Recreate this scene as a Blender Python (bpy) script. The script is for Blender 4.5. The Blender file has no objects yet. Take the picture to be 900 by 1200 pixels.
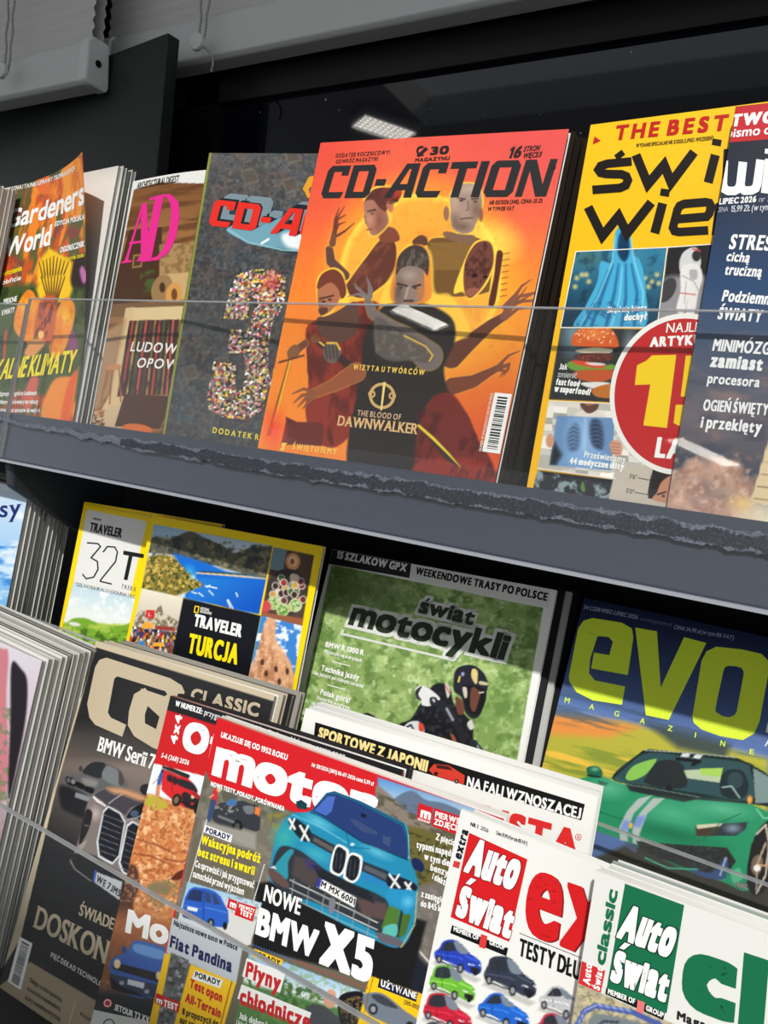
import bpy, math
import numpy as np
from mathutils import Matrix, Vector

SC = bpy.context.scene
COL = SC.collection
Z0 = 1.45                       # eye height of the camera above the floor

# ------------------------------------------------------------------ camera
FPX = 850.0
CX, CY = 450.0, 600.0
def _n(v): return v / np.linalg.norm(v)
AX = _n(np.array([1500.0, 270.0, -FPX]))                 # direction of the rack seen by the camera
_gx = -.122
_g = _n(np.array([_gx, 1.0, (AX[0] * _gx + AX[1]) / -AX[2]]))
AZ = -_g
AY = np.cross(AZ, AX)
RW = np.array([AX, AY, AZ])                              # camera axes (right, down, ahead) -> world
cam_data = bpy.data.cameras.new('camera')
cam = bpy.data.objects.new('camera', cam_data); COL.objects.link(cam)
cam_data.sensor_fit = 'VERTICAL'; cam_data.sensor_height = 36.0
cam_data.lens = FPX / 1200.0 * 36.0
cam_data.clip_start = .01; cam_data.clip_end = 100
_m = Matrix.Identity(4)
for i in range(3):
    _m[i][0] = RW[i, 0]; _m[i][1] = -RW[i, 1]; _m[i][2] = -RW[i, 2]
_m[2][3] = Z0
cam.matrix_world = _m
SC.camera = cam

# ------------------------------------------------------------------ light
world = bpy.data.worlds.new('world'); SC.world = world; world.use_nodes = True
world.node_tree.nodes['Background'].inputs[0].default_value = (.93, .97, 1.0, 1)
world.node_tree.nodes['Background'].inputs[1].default_value = .66
sun_data = bpy.data.lights.new('sun', 'SUN'); sun_data.energy = 3.4; sun_data.angle = math.radians(1.3)
sun_data.color = (1.0, .975, .93)
sun = bpy.data.objects.new('sun', sun_data); COL.objects.link(sun)
sun.location = (0, -3, 5)
sun.rotation_euler = Vector((-.25, 1.0, -.94)).to_track_quat('-Z', 'Y').to_euler()
SC.view_settings.view_transform = 'Standard'; SC.view_settings.look = 'None'
SC.view_settings.exposure = 0.0; SC.view_settings.gamma = 1.0
SC.view_settings.use_curve_mapping = False

# ------------------------------------------------------------------ materials
def lin(c):
    c = np.asarray(c, float) / 255.0
    return np.where(c <= .04045, c / 12.92, ((np.maximum(c, 0) + .055) / 1.055) ** 2.4)
def rgba(c): return tuple(lin(c)) + (1.0,)
def mat(name, c, rough=.5, metal=0.0, spec=.5, emit=None, bump=None):
    m = bpy.data.materials.new(name); m.use_nodes = True
    nt = m.node_tree; b = nt.nodes['Principled BSDF']
    b.inputs['Base Color'].default_value = rgba(c)
    b.inputs['Roughness'].default_value = rough; b.inputs['Metallic'].default_value = metal
    b.inputs['Specular IOR Level'].default_value = spec
    if emit:
        b.inputs['Emission Color'].default_value = rgba(c); b.inputs['Emission Strength'].default_value = emit
    if bump:
        n = nt.nodes.new('ShaderNodeTexNoise'); n.inputs['Scale'].default_value = bump[0]
        tc = nt.nodes.new('ShaderNodeTexCoord'); nt.links.new(tc.outputs['Object'], n.inputs['Vector'])
        bp = nt.nodes.new('ShaderNodeBump'); bp.inputs['Strength'].default_value = bump[1]; bp.inputs['Distance'].default_value = .002
        nt.links.new(n.outputs['Fac'], bp.inputs['Height']); nt.links.new(bp.outputs['Normal'], b.inputs['Normal'])
    return m
def ramp_noise(m, c0, c1, scale, lo=.4, hi=.6, stretch=(1, 1, 1), detail=3):
    nt = m.node_tree; b = nt.nodes['Principled BSDF']
    tc = nt.nodes.new('ShaderNodeTexCoord'); mp = nt.nodes.new('ShaderNodeMapping')
    mp.inputs['Scale'].default_value = stretch
    n = nt.nodes.new('ShaderNodeTexNoise'); n.inputs['Scale'].default_value = scale; n.inputs['Detail'].default_value = detail
    r = nt.nodes.new('ShaderNodeValToRGB')
    r.color_ramp.elements[0].position = lo; r.color_ramp.elements[1].position = hi
    r.color_ramp.elements[0].color = rgba(c0); r.color_ramp.elements[1].color = rgba(c1)
    nt.links.new(tc.outputs['Object'], mp.inputs['Vector']); nt.links.new(mp.outputs['Vector'], n.inputs['Vector'])
    nt.links.new(n.outputs['Fac'], r.inputs['Fac']); nt.links.new(r.outputs['Color'], b.inputs['Base Color'])
    return m
MT = {}
def print_mat(name, rough, spec):
    m = mat(name, (200, 200, 200), rough, spec=spec)
    a = m.node_tree.nodes.new('ShaderNodeAttribute'); a.attribute_name = 'ink'
    m.node_tree.links.new(a.outputs['Color'], m.node_tree.nodes['Principled BSDF'].inputs['Base Color'])
    return m
MT['print'] = print_mat('printed_glossy_paper', .36, .16)
MT['pages'] = ramp_noise(mat('page_edges', (190, 188, 180), .8, spec=.1), (122, 120, 114), (226, 224, 218), 1.0, .35, .65, (2, 2, 1500), 2)
MT['pages_dark'] = ramp_noise(mat('dark_page_edges', (40, 36, 28), .8, spec=.1), (14, 12, 10), (66, 60, 46), 1.0, .4, .68, (2, 2, 1500), 2)
MT['white_sheet'] = mat('white_paper', (222, 220, 214), .6, spec=.2)
MT['rack'] = ramp_noise(mat('slate_painted_metal', (70, 76, 90), .42, spec=.4), (48, 53, 68), (55, 60, 76), 30, .3, .7, (.05, 6, 6))
MT['rack_dark'] = mat('black_painted_metal', (13, 13, 15), .6, spec=.2, bump=(400, .1))
MT['rack_grey'] = mat('charcoal_painted_metal', (52, 56, 62), .5, spec=.3, bump=(300, .1))
MT['glass'] = mat('dark_window_glass', (4, 6, 12), .03, spec=.5)
MT['frame'] = mat('black_window_frame', (7, 8, 10), .45, spec=.3)
MT['board'] = mat('dark_green_grey_board', (27, 31, 31), .42, spec=.35)
MT['blind'] = mat('grey_blind_fabric', (196, 196, 194), .7, spec=.2)
MT['rail'] = mat('grey_aluminium_rail', (198, 199, 200), .5, spec=.4)
MT['bead'] = mat('grey_edge_bead', (150, 154, 162), .4, spec=.4)
MT['cap'] = mat('pale_grey_plastic', (205, 207, 207), .45, spec=.4)
MT['chain'] = mat('blind_chain_plastic', (150, 150, 148), .4)
MT['led'] = mat('lamp_diffuser', (255, 250, 240), .5, emit=26.0)
MT['louvre'] = mat('lamp_louvre', (90, 90, 92), .4)
MT['floor'] = ramp_noise(mat('shop_floor_tiles', (120, 118, 114), .5), (108, 106, 102), (132, 130, 126), 8)
MT['ceil'] = mat('ceiling_paint', (225, 225, 223), .9)
MT['wall'] = mat('dark_wall_paint', (40, 41, 43), .8)
def acrylic(name, tint, haze, edge=False):
    m = bpy.data.materials.new(name); m.use_nodes = True; nt = m.node_tree
    nt.nodes.clear()
    o = nt.nodes.new('ShaderNodeOutputMaterial'); t = nt.nodes.new('ShaderNodeBsdfTransparent')
    g = nt.nodes.new('ShaderNodeBsdfGlossy'); d = nt.nodes.new('ShaderNodeBsdfDiffuse'); f = nt.nodes.new('ShaderNodeFresnel')
    x = nt.nodes.new('ShaderNodeMixShader'); y = nt.nodes.new('ShaderNodeMixShader')
    gb = nt.nodes.new('ShaderNodeNewGeometry'); mi = nt.nodes.new('ShaderNodeMapRange')   # same reflectance on both faces of the thin sheet
    mi.inputs['To Min'].default_value = 1.45; mi.inputs['To Max'].default_value = 1 / 1.45
    nt.links.new(gb.outputs['Backfacing'], mi.inputs['Value']); nt.links.new(mi.outputs['Result'], f.inputs['IOR'])
    t.inputs['Color'].default_value = (*tint, 1); g.inputs['Roughness'].default_value = .02
    d.inputs['Color'].default_value = (.8, .82, .85, 1)
    x.inputs[0].default_value = haze
    nt.links.new(t.outputs[0], x.inputs[1]); nt.links.new(d.outputs[0], x.inputs[2])
    nt.links.new(f.outputs[0], y.inputs[0]); nt.links.new(x.outputs[0], y.inputs[1]); nt.links.new(g.outputs[0], y.inputs[2])
    nt.links.new(y.outputs[0], o.inputs['Surface'])
    return m
MT['acrylic'] = acrylic('clear_acrylic', (.985, .99, .99), .003)
MT['acrylic_edge'] = acrylic('cut_acrylic_edge', (.5, .52, .52), .3)

# ------------------------------------------------------------------ helpers
def link_mesh(name, verts, faces, m, parent=None, smooth=False):
    me = bpy.data.meshes.new(name); me.from_pydata([tuple(map(float, v)) for v in verts], [], [list(map(int, f)) for f in faces])
    me.update()
    if m: me.materials.append(m)
    if smooth:
        for p in me.polygons: p.use_smooth = True
    o = bpy.data.objects.new(name, me); COL.objects.link(o)
    if parent: o.parent = parent
    return o
def tag(o, label=None, cat=None, group=None, kind=None):
    if label: o['label'] = label
    if cat: o['category'] = cat
    if group: o['group'] = group
    if kind: o['kind'] = kind
    return o
def empty(name, loc=(0, 0, 0)):
    o = bpy.data.objects.new(name, None); COL.objects.link(o); o.location = loc; o.empty_display_size = .02
    return o
class MB:
    def __init__(s): s.v = []; s.f = []
    def add(s, v, f):
        k = len(s.v); s.v += [tuple(p) for p in v]; s.f += [[i + k for i in q] for q in f]; return s
    def box(s, x0, x1, y0, y1, z0, z1):
        return s.add([(x, y, z) for z in (z0, z1) for y in (y0, y1) for x in (x0, x1)],
                     [(0, 2, 3, 1), (4, 5, 7, 6), (0, 1, 5, 4), (2, 6, 7, 3), (0, 4, 6, 2), (1, 3, 7, 5)])
    def extrude_x(s, prof, x0, x1):      # closed profile in (y, z)
        n = len(prof)
        v = [(x0, y, z) for y, z in prof] + [(x1, y, z) for y, z in prof]
        f = [(i, (i + 1) % n, n + (i + 1) % n, n + i) for i in range(n)] + [tuple(range(n - 1, -1, -1)), tuple(range(n, 2 * n))]
        return s.add(v, f)
    def tube(s, pts, r, n=8):
        pts = [np.array(p, float) for p in pts]; k = len(s.v); N = len(pts)
        for i, p in enumerate(pts):
            t = _n(pts[min(i + 1, N - 1)] - pts[max(i - 1, 0)]); a = np.array([0, 0, 1.]) if abs(t[2]) < .9 else np.array([1., 0, 0])
            a = _n(np.cross(t, a)); b = np.cross(t, a); rr = r[i] if hasattr(r, '__len__') else r
            for j in range(n):
                q = 2 * math.pi * j / n; s.v.append(tuple(p + rr * (math.cos(q) * a + math.sin(q) * b)))
        for i in range(N - 1):
            for j in range(n):
                s.f.append([k + i * n + j, k + i * n + (j + 1) % n, k + (i + 1) * n + (j + 1) % n, k + (i + 1) * n + j])
        s.f.append([k + j for j in range(n)][::-1]); s.f.append([k + (N - 1) * n + j for j in range(n)])
        return s
    def ball(s, c, r, n=10, m=6, sq=(1, 1, 1)):
        k = len(s.v); c = np.array(c)
        for i in range(m + 1):
            a = math.pi * i / m
            for j in range(n):
                b = 2 * math.pi * j / n
                s.v.append(tuple(c + r * np.array([math.sin(a) * math.cos(b) * sq[0], math.sin(a) * math.sin(b) * sq[1], math.cos(a) * sq[2]])))
        for i in range(m):
            for j in range(n):
                s.f.append([k + i * n + j, k + (i + 1) * n + j, k + (i + 1) * n + (j + 1) % n, k + i * n + (j + 1) % n])
        return s
    def build(s, name, m, parent=None, smooth=False, bevel=0):
        o = link_mesh(name, s.v, s.f, m, parent, smooth)
        if bevel:
            b = o.modifiers.new('bevel', 'BEVEL'); b.width = bevel; b.segments = 2; b.limit_method = 'ANGLE'
        return o
def rayw(px, py):
    return np.stack([(np.asarray(px, float) - CX) / FPX, (np.asarray(py, float) - CY) / FPX, np.ones_like(np.asarray(px, float))], -1) @ RW.T
def proj(P):
    c = P @ RW
    return CX + FPX * c[..., 0] / c[..., 2], CY + FPX * c[..., 1] / c[..., 2], c[..., 2]
def ray_y(px, py, y):                 # point of the line of sight at depth y (camera-origin coordinates)
    r = rayw(px, py); return r * (y / r[1])

# ------------------------------------------------------------------ setting (z below is relative to the camera, + Z0)
X0, X1 = -1.75, .55
def zz(prof): return [(y, z + Z0) for y, z in prof]
tag(MB().box(-6, 3, -7, 1.05, -.1, 0).build('floor', MT['floor']), kind='structure')
ceil_z = 1.66 + Z0
SKX0, SKX1, SKY0, SKY1 = -2.0, 1.5, -1.98, -.96  # made-up roof opening, sized so sun reaches the rack but not the blinds
cb = MB().box(-6, 3, SKY1, 1.05, ceil_z, ceil_z + .15).box(-6, 3, -7, SKY0, ceil_z, ceil_z + .15)
cb.box(-6, SKX0, SKY0, SKY1, ceil_z, ceil_z + .15).box(SKX1, 3, SKY0, SKY1, ceil_z, ceil_z + .15)
tag(cb.build('ceiling', MT['ceil']), kind='structure')
WY = .765
WZ0, WZ1 = -.25 + Z0, 1.1 + Z0
wb = MB().box(-6, 3, .78, 1.05, 0, WZ0).box(-6, 3, .78, 1.05, WZ1, ceil_z).box(-6, -2.6, .78, 1.05, WZ0, WZ1).box(1.6, 3, .78, 1.05, WZ0, WZ1)
tag(wb.build('wall_back', MT['wall']), kind='structure')
win = tag(empty('window_1', (-.5, WY, WZ0)), kind='structure')
def under(o, p):
    o.parent = p; o.matrix_parent_inverse = Matrix.Translation(-Vector(p.location)); return o
gm = MT['glass']; nt = gm.node_tree
_tc = nt.nodes.new('ShaderNodeTexCoord'); _v = nt.nodes.new('ShaderNodeTexVoronoi'); _v.inputs['Scale'].default_value = 55
_ns = nt.nodes.new('ShaderNodeTexNoise'); _ns.inputs['Scale'].default_value = 9
_r = nt.nodes.new('ShaderNodeValToRGB'); _r.color_ramp.elements[0].position = .03; _r.color_ramp.elements[1].position = .085
_r.color_ramp.elements[0].color = rgba((196, 200, 210)); _r.color_ramp.elements[1].color = rgba((7, 10, 20))
_mx = nt.nodes.new('ShaderNodeMix'); _mx.data_type = 'RGBA'; _r2 = nt.nodes.new('ShaderNodeValToRGB')
_r2.color_ramp.elements[0].position = .5; _r2.color_ramp.elements[1].position = .68
nt.links.new(_tc.outputs['Object'], _v.inputs['Vector']); nt.links.new(_tc.outputs['Object'], _ns.inputs['Vector'])
nt.links.new(_v.outputs['Distance'], _r.inputs['Fac']); nt.links.new(_ns.outputs['Fac'], _r2.inputs['Fac'])
nt.links.new(_r2.outputs['Color'], _mx.inputs['Factor']); _mx.inputs['A'].default_value = rgba((7, 10, 20))
nt.links.new(_r.outputs['Color'], _mx.inputs['B']); nt.links.new(_mx.outputs['Result'], nt.nodes['Principled BSDF'].inputs['Base Color'])
under(MB().box(-2.6, 1.6, WY, WY + .012, WZ0, WZ1).build('window_pane', gm), win)
fb = MB()
ft = ray_y(500, 82, .757)[2] + Z0                         # lower edge of the dark head of the frame
fb.box(-2.6, 1.6, .757, .7645, ft, WZ1).box(-2.6, 1.6, .757, .7645, WZ0, WZ0 + .06)
for px in (235, 1010):
    x = ray_y(px, 130, .757)[0]; fb.box(x - .03, x + .03, .757, .7645, WZ0, WZ1)
under(fb.build('window_frame', MT['frame']), win)

# ---- rack
LEAN = .123
ZU0, ZB0, ZF0 = -.0645, -.390, -.4955
rack = tag(empty('rack_frame', (-.6, .67, 0)), 'black rack frame with back panel and plinth carrying the three shelves', 'rack frame')
sh1 = tag(empty('shelf', (-.6, .5, ZU0 + Z0)), 'upper shelf with slate blue front edge, carrying the top row of magazines', 'shelf')
sh2 = tag(empty('shelf', (-.6, .5, ZB0 + Z0)), 'middle shelf, black, carrying the back row of the lower magazines', 'shelf')
sh3 = tag(empty('shelf', (-.6, .4, ZF0 + Z0)), 'lowest shelf with charcoal front edge, carrying the front row of magazines', 'shelf')
ZU, ZB, ZF = -.0645, -.390, -.4955                       # floors of the three trays
def ly(z): return .4525 + LEAN * z                       # plane of the upper acrylic lip
zb1, zt1 = -.0675, -.0205
def slab(z0, z1, d0, d1): return zz([(ly(z0) + d0, z0), (ly(z0) + d1, z0), (ly(z1) + d1, z1), (ly(z1) + d0, z1)])
RP = lambda mb, n, m, bev=0, own=None: under(mb.build(n, m, bevel=bev), own or rack)
band = MB().extrude_x(slab(zb1, zt1, .0035, .0065), X0, X1)
fascia = RP(band, 'shelf_fascia', MT['rack'], own=sh1)
RP(MB().extrude_x(zz([(ly(zb1) + .0035, zb1 - .003), (.64, zb1 - .003), (.64, ZU), (ly(ZU) + .0066, ZU)]), X0, X1), 'shelf_tray', MT['rack_dark'], own=sh1)
bead = MB().extrude_x(slab(zb1 - .0024, zb1 - .0002, -.0008, .0045), X0, X1)
RP(bead, 'shelf_edge_bead', MT['bead'], own=sh1)
RP(MB().extrude_x(zz([(.60, ZU), (.61, ZU), (.622, .07), (.612, .07)]), X0, X1), 'shelf_backrest', MT['rack_dark'], own=sh1)
RP(MB().box(X0, X1, .66, .68, .02, Z0 + .05), 'back_panel', MT['rack_dark'])
RP(MB().extrude_x(zz([(.448, ZB), (.66, ZB), (.66, ZB - .012), (.448, ZB - .012)]), X0, X1), 'shelf_tray', MT['rack_dark'], own=sh2)
RP(MB().extrude_x(zz([(.456, ZF), (.468, ZF), (.468, ZB - .012), (.456, ZB - .012)]), X0, X1), 'riser_panel', MT['rack_dark'], own=sh2)
RP(MB().extrude_x(zz([(.318, ZF), (.468, ZF), (.468, ZF - .012), (.318, ZF - .012)]), X0, X1), 'shelf_tray', MT['rack_dark'], own=sh3)
RP(MB().extrude_x(zz([(.312, ZF - .075), (.3175, ZF - .075), (.3175, ZF + .0), (.312, ZF + .0)]), X0, X1), 'shelf_fascia', MT['rack_grey'], own=sh3)
RP(MB().extrude_x(zz([(.36, -1.40), (.66, -1.40), (.66, ZF - .08), (.36, ZF - .08)]), X0, X1), 'plinth', MT['rack_dark'])
for x in (X0 + .005, X1 - .025):
    RP(MB().extrude_x(zz([(.33, -1.449), (.69, -1.449), (.69, .05), (.56, .05), (.46, -.08), (.47, -.40), (.32, -.52)]), x - .02, x), 'end_panel', MT['rack_dark'])

# acrylic lips, each a sheet of its own standing in front of its tray
def lip(x0, x1, ya, za, yb, zb, label, grp):
    o = tag(empty('acrylic_lip', ((x0 + x1) / 2, ya, za + Z0)), label, 'shelf lip', grp)
    k = (yb - ya) / (zb - za); t = .003; e = .0012
    def q(z0, z1): return zz([(ya + k * (z0 - za), z0), (ya + k * (z0 - za) + t, z0), (ya + k * (z1 - za) + t, z1), (ya + k * (z1 - za), z1)])
    under(MB().extrude_x(q(za, zb - e), x0, x1).build('clear_sheet', MT['acrylic']), o)
    under(MB().extrude_x(q(zb - e, zb), x0, x1).build('cut_edge', MT['acrylic_edge']), o)
    for xs in (x0, x1 - e): under(MB().extrude_x(q(za, zb - e), xs, xs + e).build('cut_edge', MT['acrylic_edge']), o)
    return o
zt = .0967
XJ = float(ray_y(22, 420, .459)[0])
lip(XJ + .001, X1, ly(-.066), -.066, ly(zt), zt, 'long clear acrylic lip in front of the upper row of magazines', None)
lip(X0, XJ - .001, ly(-.066), -.066, ly(zt - .006), zt - .006, 'short clear acrylic lip at the left end of the upper shelf', None)
lip(X0, X1, .452, ZB + .001, .474, -.2316, 'clear acrylic lip of the middle shelf, behind the front row', None)
lip(X0, X1, .3185, ZF + .0005, .345, -.3285, 'clear acrylic lip in front of the lowest row of magazines', None)

# tape residue on the upper lip: torn adhesive strip with pale edges
rng = np.random.default_rng(3)
def wobble(n, amp, k=5):
    a = rng.normal(0, 1, n); 
    for _ in range(k): a = (a + np.roll(a, 1) + np.roll(a, -1)) / 3
    return a / (a.std() + 1e-9) * amp
def ribbon(xs, zlo, zhi, off, name, m, parent):
    v = []; f = []
    for i, x in enumerate(xs):
        for z in (zlo[i], zhi[i]): v.append((x, ly(z) + off, z + Z0))
        if i: f.append((2 * i - 2, 2 * i, 2 * i + 1, 2 * i - 1))
    return link_mesh(name, v, f, m, parent)
tape = tag(empty('tape_residue', (-.4, ly(-.03), -.03 + Z0)), 'torn strip of old tape glue along the slate edge of the upper shelf', 'tape residue')
MT['glue'] = ramp_noise(mat('pale_dry_glue', (130, 136, 148), .7), (64, 70, 84), (106, 112, 125), 600, .36, .66)
MT['gluedark'] = ramp_noise(mat('dark_tape_backing', (34, 37, 46), .6), (32, 36, 45), (58, 63, 76), 600, .46, .72)
N = 1600; xs = np.linspace(-.88, .2, N)
ctr = -.0325 + wobble(N, .0006, 60) + np.interp(xs, [-.88, -.74, -.6, -.5, -.2, .2], [.009, .004, .0015, .0, 0, .0])
half = np.interp(xs, [-.88, -.7, -.55, -.5, .2], [.0008, .0014, .0024, .0046, .0054])
lo = ctr - half - np.abs(wobble(N, .0006, 2)); hi = ctr + half + np.abs(wobble(N, .0006, 2))
under(ribbon(xs, lo, hi, -.00012, 'glue_line', MT['glue'], None), tape)
gate = wobble(N, 1, 14)
w2 = np.where(xs > -.53, np.clip(half * .80 * (1 + .22 * gate), .0004, .0052), .00005)
keep = xs > -.53
k0 = int(np.argmax(keep))
under(ribbon(xs[k0:], (ctr - w2 - np.abs(wobble(N, .0007, 0)))[k0:], (ctr + w2 * .8 + np.abs(wobble(N, .0007, 0)))[k0:], -.0002, 'tape_backing', MT['gluedark'], None), tape)

# bracket under the left end of the upper shelf
bx = float(ray_y(12, 560, .46)[0])
br = MB().extrude_x(zz([(.452, -.0708), (.60, -.0708), (.60, -.16), (.56, -.16), (.47, -.105), (.455, -.096)]), bx, bx + .012)
tag(br.build('shelf_bracket', MT['rack_grey'], bevel=.003), 'grey metal bracket under the left end of the upper shelf', 'bracket')

# ---- dark board leaning at the left in front of the window
A = ray_y(-60, 160, .742); Bq = ray_y(197, 38, .665)
bd = np.array([Bq[0] - A[0], Bq[1] - A[1]]); bd /= np.linalg.norm(bd); nb = np.array([-bd[1], bd[0]])
zt_b = Bq[2] + Z0
Pq = [(Bq[0] - bd[0] * .62, Bq[1] - bd[1] * .62), (Bq[0], Bq[1])]; Pq += [(Pq[1][0] + nb[0] * .018, Pq[1][1] + nb[1] * .018), (Pq[0][0] + nb[0] * .018, Pq[0][1] + nb[1] * .018)]
mb = MB(); zlo = .05
v = [(x, y, z) for z in (zlo, zt_b) for x, y in Pq]
mb.add(v, [(3, 2, 1, 0), (4, 5, 6, 7), (0, 1, 5, 4), (1, 2, 6, 5), (2, 3, 7, 6), (3, 0, 4, 7)])
mb = MB()
v = [(x, y, z) for z in (Z0 + .055, zt_b) for x, y in Pq]
mb.add(v, [(3, 2, 1, 0), (4, 5, 6, 7), (0, 1, 5, 4), (1, 2, 6, 5), (2, 3, 7, 6), (3, 0, 4, 7)])
tag(mb.build('board', MT['board'], bevel=.0015), 'dark green-grey board standing upright behind the magazines at the left', 'board')

# ---- blinds
def blind(y, xl, xr, ztop, zb_, label, cap_right, drop, rail_h):
    o = tag(empty('pleated_blind', ((xl + xr) / 2, y, zb_)), label, 'blind', 'raised window blinds')
    prof = [(y - .016, zb_ + .004), (y - .010, zb_), (y + .014, zb_), (y + .018, zb_ + .006), (y + .014, zb_ + rail_h), (y - .008, zb_ + rail_h), (y - .015, zb_ + rail_h - .008)]
    e = .018
    under(MB().extrude_x(prof, xl + e, xr - e).build('bottom_rail', MT['rail'], bevel=.002), o)
    for xa, xb in ((xl, xl + e), (xr - e, xr)):
        c = under(MB().extrude_x([(yy + (-.002 if yy < y else .002), z_ + (-.001 if z_ < zb_ + .02 else .002)) for yy, z_ in prof], xa, xb).build('end_cap', MT['cap'], bevel=.003), o)
        s_ = MB().tube([(xb - .001, y, zb_ + rail_h * .5), (xb + .0012, y, zb_ + rail_h * .5)], .0045, 12)
        if xb == xr: under(s_.build('screw_hole', MT['frame']), o)
    pl = MB(); n = 40; v = []
    for i in range(n + 1):
        z = zb_ + rail_h + drop * i / n
        yo = -.010 if i % 2 else -.0065
        v += [(xl + .004, y + yo, z), (xr - .004, y + yo, z)]
    for i in range(n + 1):
        z = zb_ + rail_h + drop * (n - i) / n
        yo = .010 if i % 2 else .0065
        v += [(xl + .004, y + yo, z), (xr - .004, y + yo, z)]
    m = 2 * n + 2
    pl.add(v, [(2 * i, 2 * i + 1, 2 * ((i + 1) % m) + 1, 2 * ((i + 1) % m)) for i in range(m)])
    under(pl.build('pleated_fabric', MT['blind']), o)
    return o
pL = ray_y(113, 102, .66); pR = ray_y(420, 44, .715)
blind(.66, -1.7, float(pL[0]), 0, float(pL[2]) + Z0, 'grey pleated blind with pale end cap, raised above the dark board at far left', True, .30, .058)
xr0 = float(ray_y(131, 50, .732)[0])
blind(.732, xr0, .9, 0, float(ray_y(420, 44, .732)[2]) + Z0, 'wide grey pleated blind raised above the middle of the window', False, .30, .060)
def chain(px0, py0, px1, py1, y, label, loop):
    a = ray_y(px0, py0, y); b = ray_y(px1, py1, y); a = a + np.array([0, 0, Z0]); b = b + np.array([0, 0, Z0])
    o = tag(empty('blind_cord', tuple(b)), label, 'cord')
    top = np.array([b[0], b[1], a[2] + .15])
    w = .006
    mb = MB(); n = int((top[2] - b[2]) / .004)
    for sx in (-1, 1):
        pts = [(b[0] + sx * w * min(1, (i / 6.0)) + .0015 * math.sin(i * .6) * sx, b[1], b[2] + .004 * i) for i in range(n)]
        mb.tube(pts, .0011, 6)
        for p in pts[::1]: mb.ball(p, .0019, 6, 4)
    if loop:
        pts = [(b[0] + .004 * t + .012 * math.sin(t * .5), b[1] - .004, b[2] - .006 * t) for t in range(1, 7)]
        mb.tube([(b[0], b[1], b[2])] + pts, .0012, 6)
        for p in pts: mb.ball(p, .002, 6, 4)
    under(mb.build('beaded_cord', MT['chain'], smooth=True), o)
    under(MB().tube([(b[0], b[1] - .011, b[2]), (b[0], b[1] - .004, b[2])], .0105, 20).build('cord_lock', MT['cap'], bevel=.002), o)
    return o
chain(20, 0, 8, 86, .628, 'thin blind cord with round pale lock at the far left edge', False)
chain(242, 0, 236, 53, .70, 'beaded blind cord with round clear lock hanging before the wide blind', True)

# ---- ceiling lamps (seen as reflections in the window and in the acrylic)
def lamp(x, y, length, label):
    o = tag(empty('ceiling_lamp', (x, y, ceil_z - .03)), label, 'lamp', 'louvred ceiling lamps')
    a = math.atan2(-.83, .55); ca, sa = math.cos(a), math.sin(a); W2 = .095; L2 = length / 2
    def tr(mb): mb.v = [(x + p[0] * ca - p[1] * sa, y + p[0] * sa + p[1] * ca, p[2]) for p in mb.v]; return mb
    zc = ceil_z
    f = MB().box(-L2 - .012, L2 + .012, -W2 - .012, -W2, zc - .05, zc - .001).box(-L2 - .012, L2 + .012, W2, W2 + .012, zc - .05, zc - .001)
    f.box(-L2 - .012, -L2, -W2, W2, zc - .05, zc - .001).box(L2, L2 + .012, -W2, W2, zc - .05, zc - .001)
    under(tr(f).build('lamp_frame', MT['cap']), o)
    under(tr(MB().box(-L2, L2, -W2, W2, zc - .034, zc - .030)).build('diffuser', MT['led']), o)
    g = MB(); n = int(length / .03)
    for i in range(1, n): g.box(-L2 + i * .03 - .003, -L2 + i * .03 + .003, -W2, W2, zc - .038, zc - .035)
    for j in range(1, 6): g.box(-L2, L2, -W2 + j * .0317 - .003, -W2 + j * .0317 + .003, zc - .038, zc - .0355)
    under(tr(g).build('louvre', MT['louvre']), o)
lamp(-2.185, -1.863, .30, 'short louvred ceiling lamp nearest the magazine rack')
lamp(-2.19, -2.855, .34, 'short louvred ceiling lamp behind the nearest one')
lamp(-.70, -5.23, .74, 'long louvred ceiling lamp farthest from the magazine rack')

# ================================================================== lettering (Blender's built-in face, thickened along its outline)
_CH = "ABCDEFGHIJKLMNOPQRSTUVWXYZabcdefghijklmnopqrstuvwxyz0123456789.,:;!?-+()/&%'*|\""
GL = {}
def _glyphs():
    obs = []
    for ch in _CH:
        cu = bpy.data.curves.new('glyph', 'FONT'); cu.body = ch; cu.size = 1; cu.resolution_u = 5
        o = bpy.data.objects.new('glyph', cu); COL.objects.link(o); obs.append((ch, o))
    bpy.context.view_layer.update(); dg = bpy.context.evaluated_depsgraph_get()
    for ch, o in obs:
        me = bpy.data.meshes.new_from_object(o.evaluated_get(dg))
        v = np.array([q.co[:2] for q in me.vertices]); f = [list(p.vertices) for p in me.polygons]
        cnt = {}
        for p in f:
            for i in range(len(p)):
                e = (p[i], p[(i + 1) % len(p)]); cnt[tuple(sorted(e))] = cnt.get(tuple(sorted(e)), 0) + 1
        GL[ch] = (v, f, [e for e, c in cnt.items() if c == 1])
        cu = o.data; bpy.data.objects.remove(o); bpy.data.curves.remove(cu); bpy.data.meshes.remove(me)
    H = GL['H'][0][:, 1].max()
    v, f, e = GL['J']; v = v.copy(); v[:, 1] = (v[:, 1] - v[:, 1].min()) / np.ptp(v[:, 1]) * H; v[:, 0] *= 1.15; GL['J'] = (v, f, e)
    one = np.array([(.17, 0), (.30, 0), (.30, 1), (.19, 1), (0, .85), (0, .73), (.17, .82)]) * H
    GL['1'] = (one, [[0, 1, 2, 3, 6], [3, 4, 5, 6]], [(i, (i + 1) % 7) for i in range(7)])
    for ch in GL:
        v, f, e = GL[ch]; GL[ch] = (v / H, f, e, v[:, 0].min() / H, v[:, 0].max() / H)
_glyphs()
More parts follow.
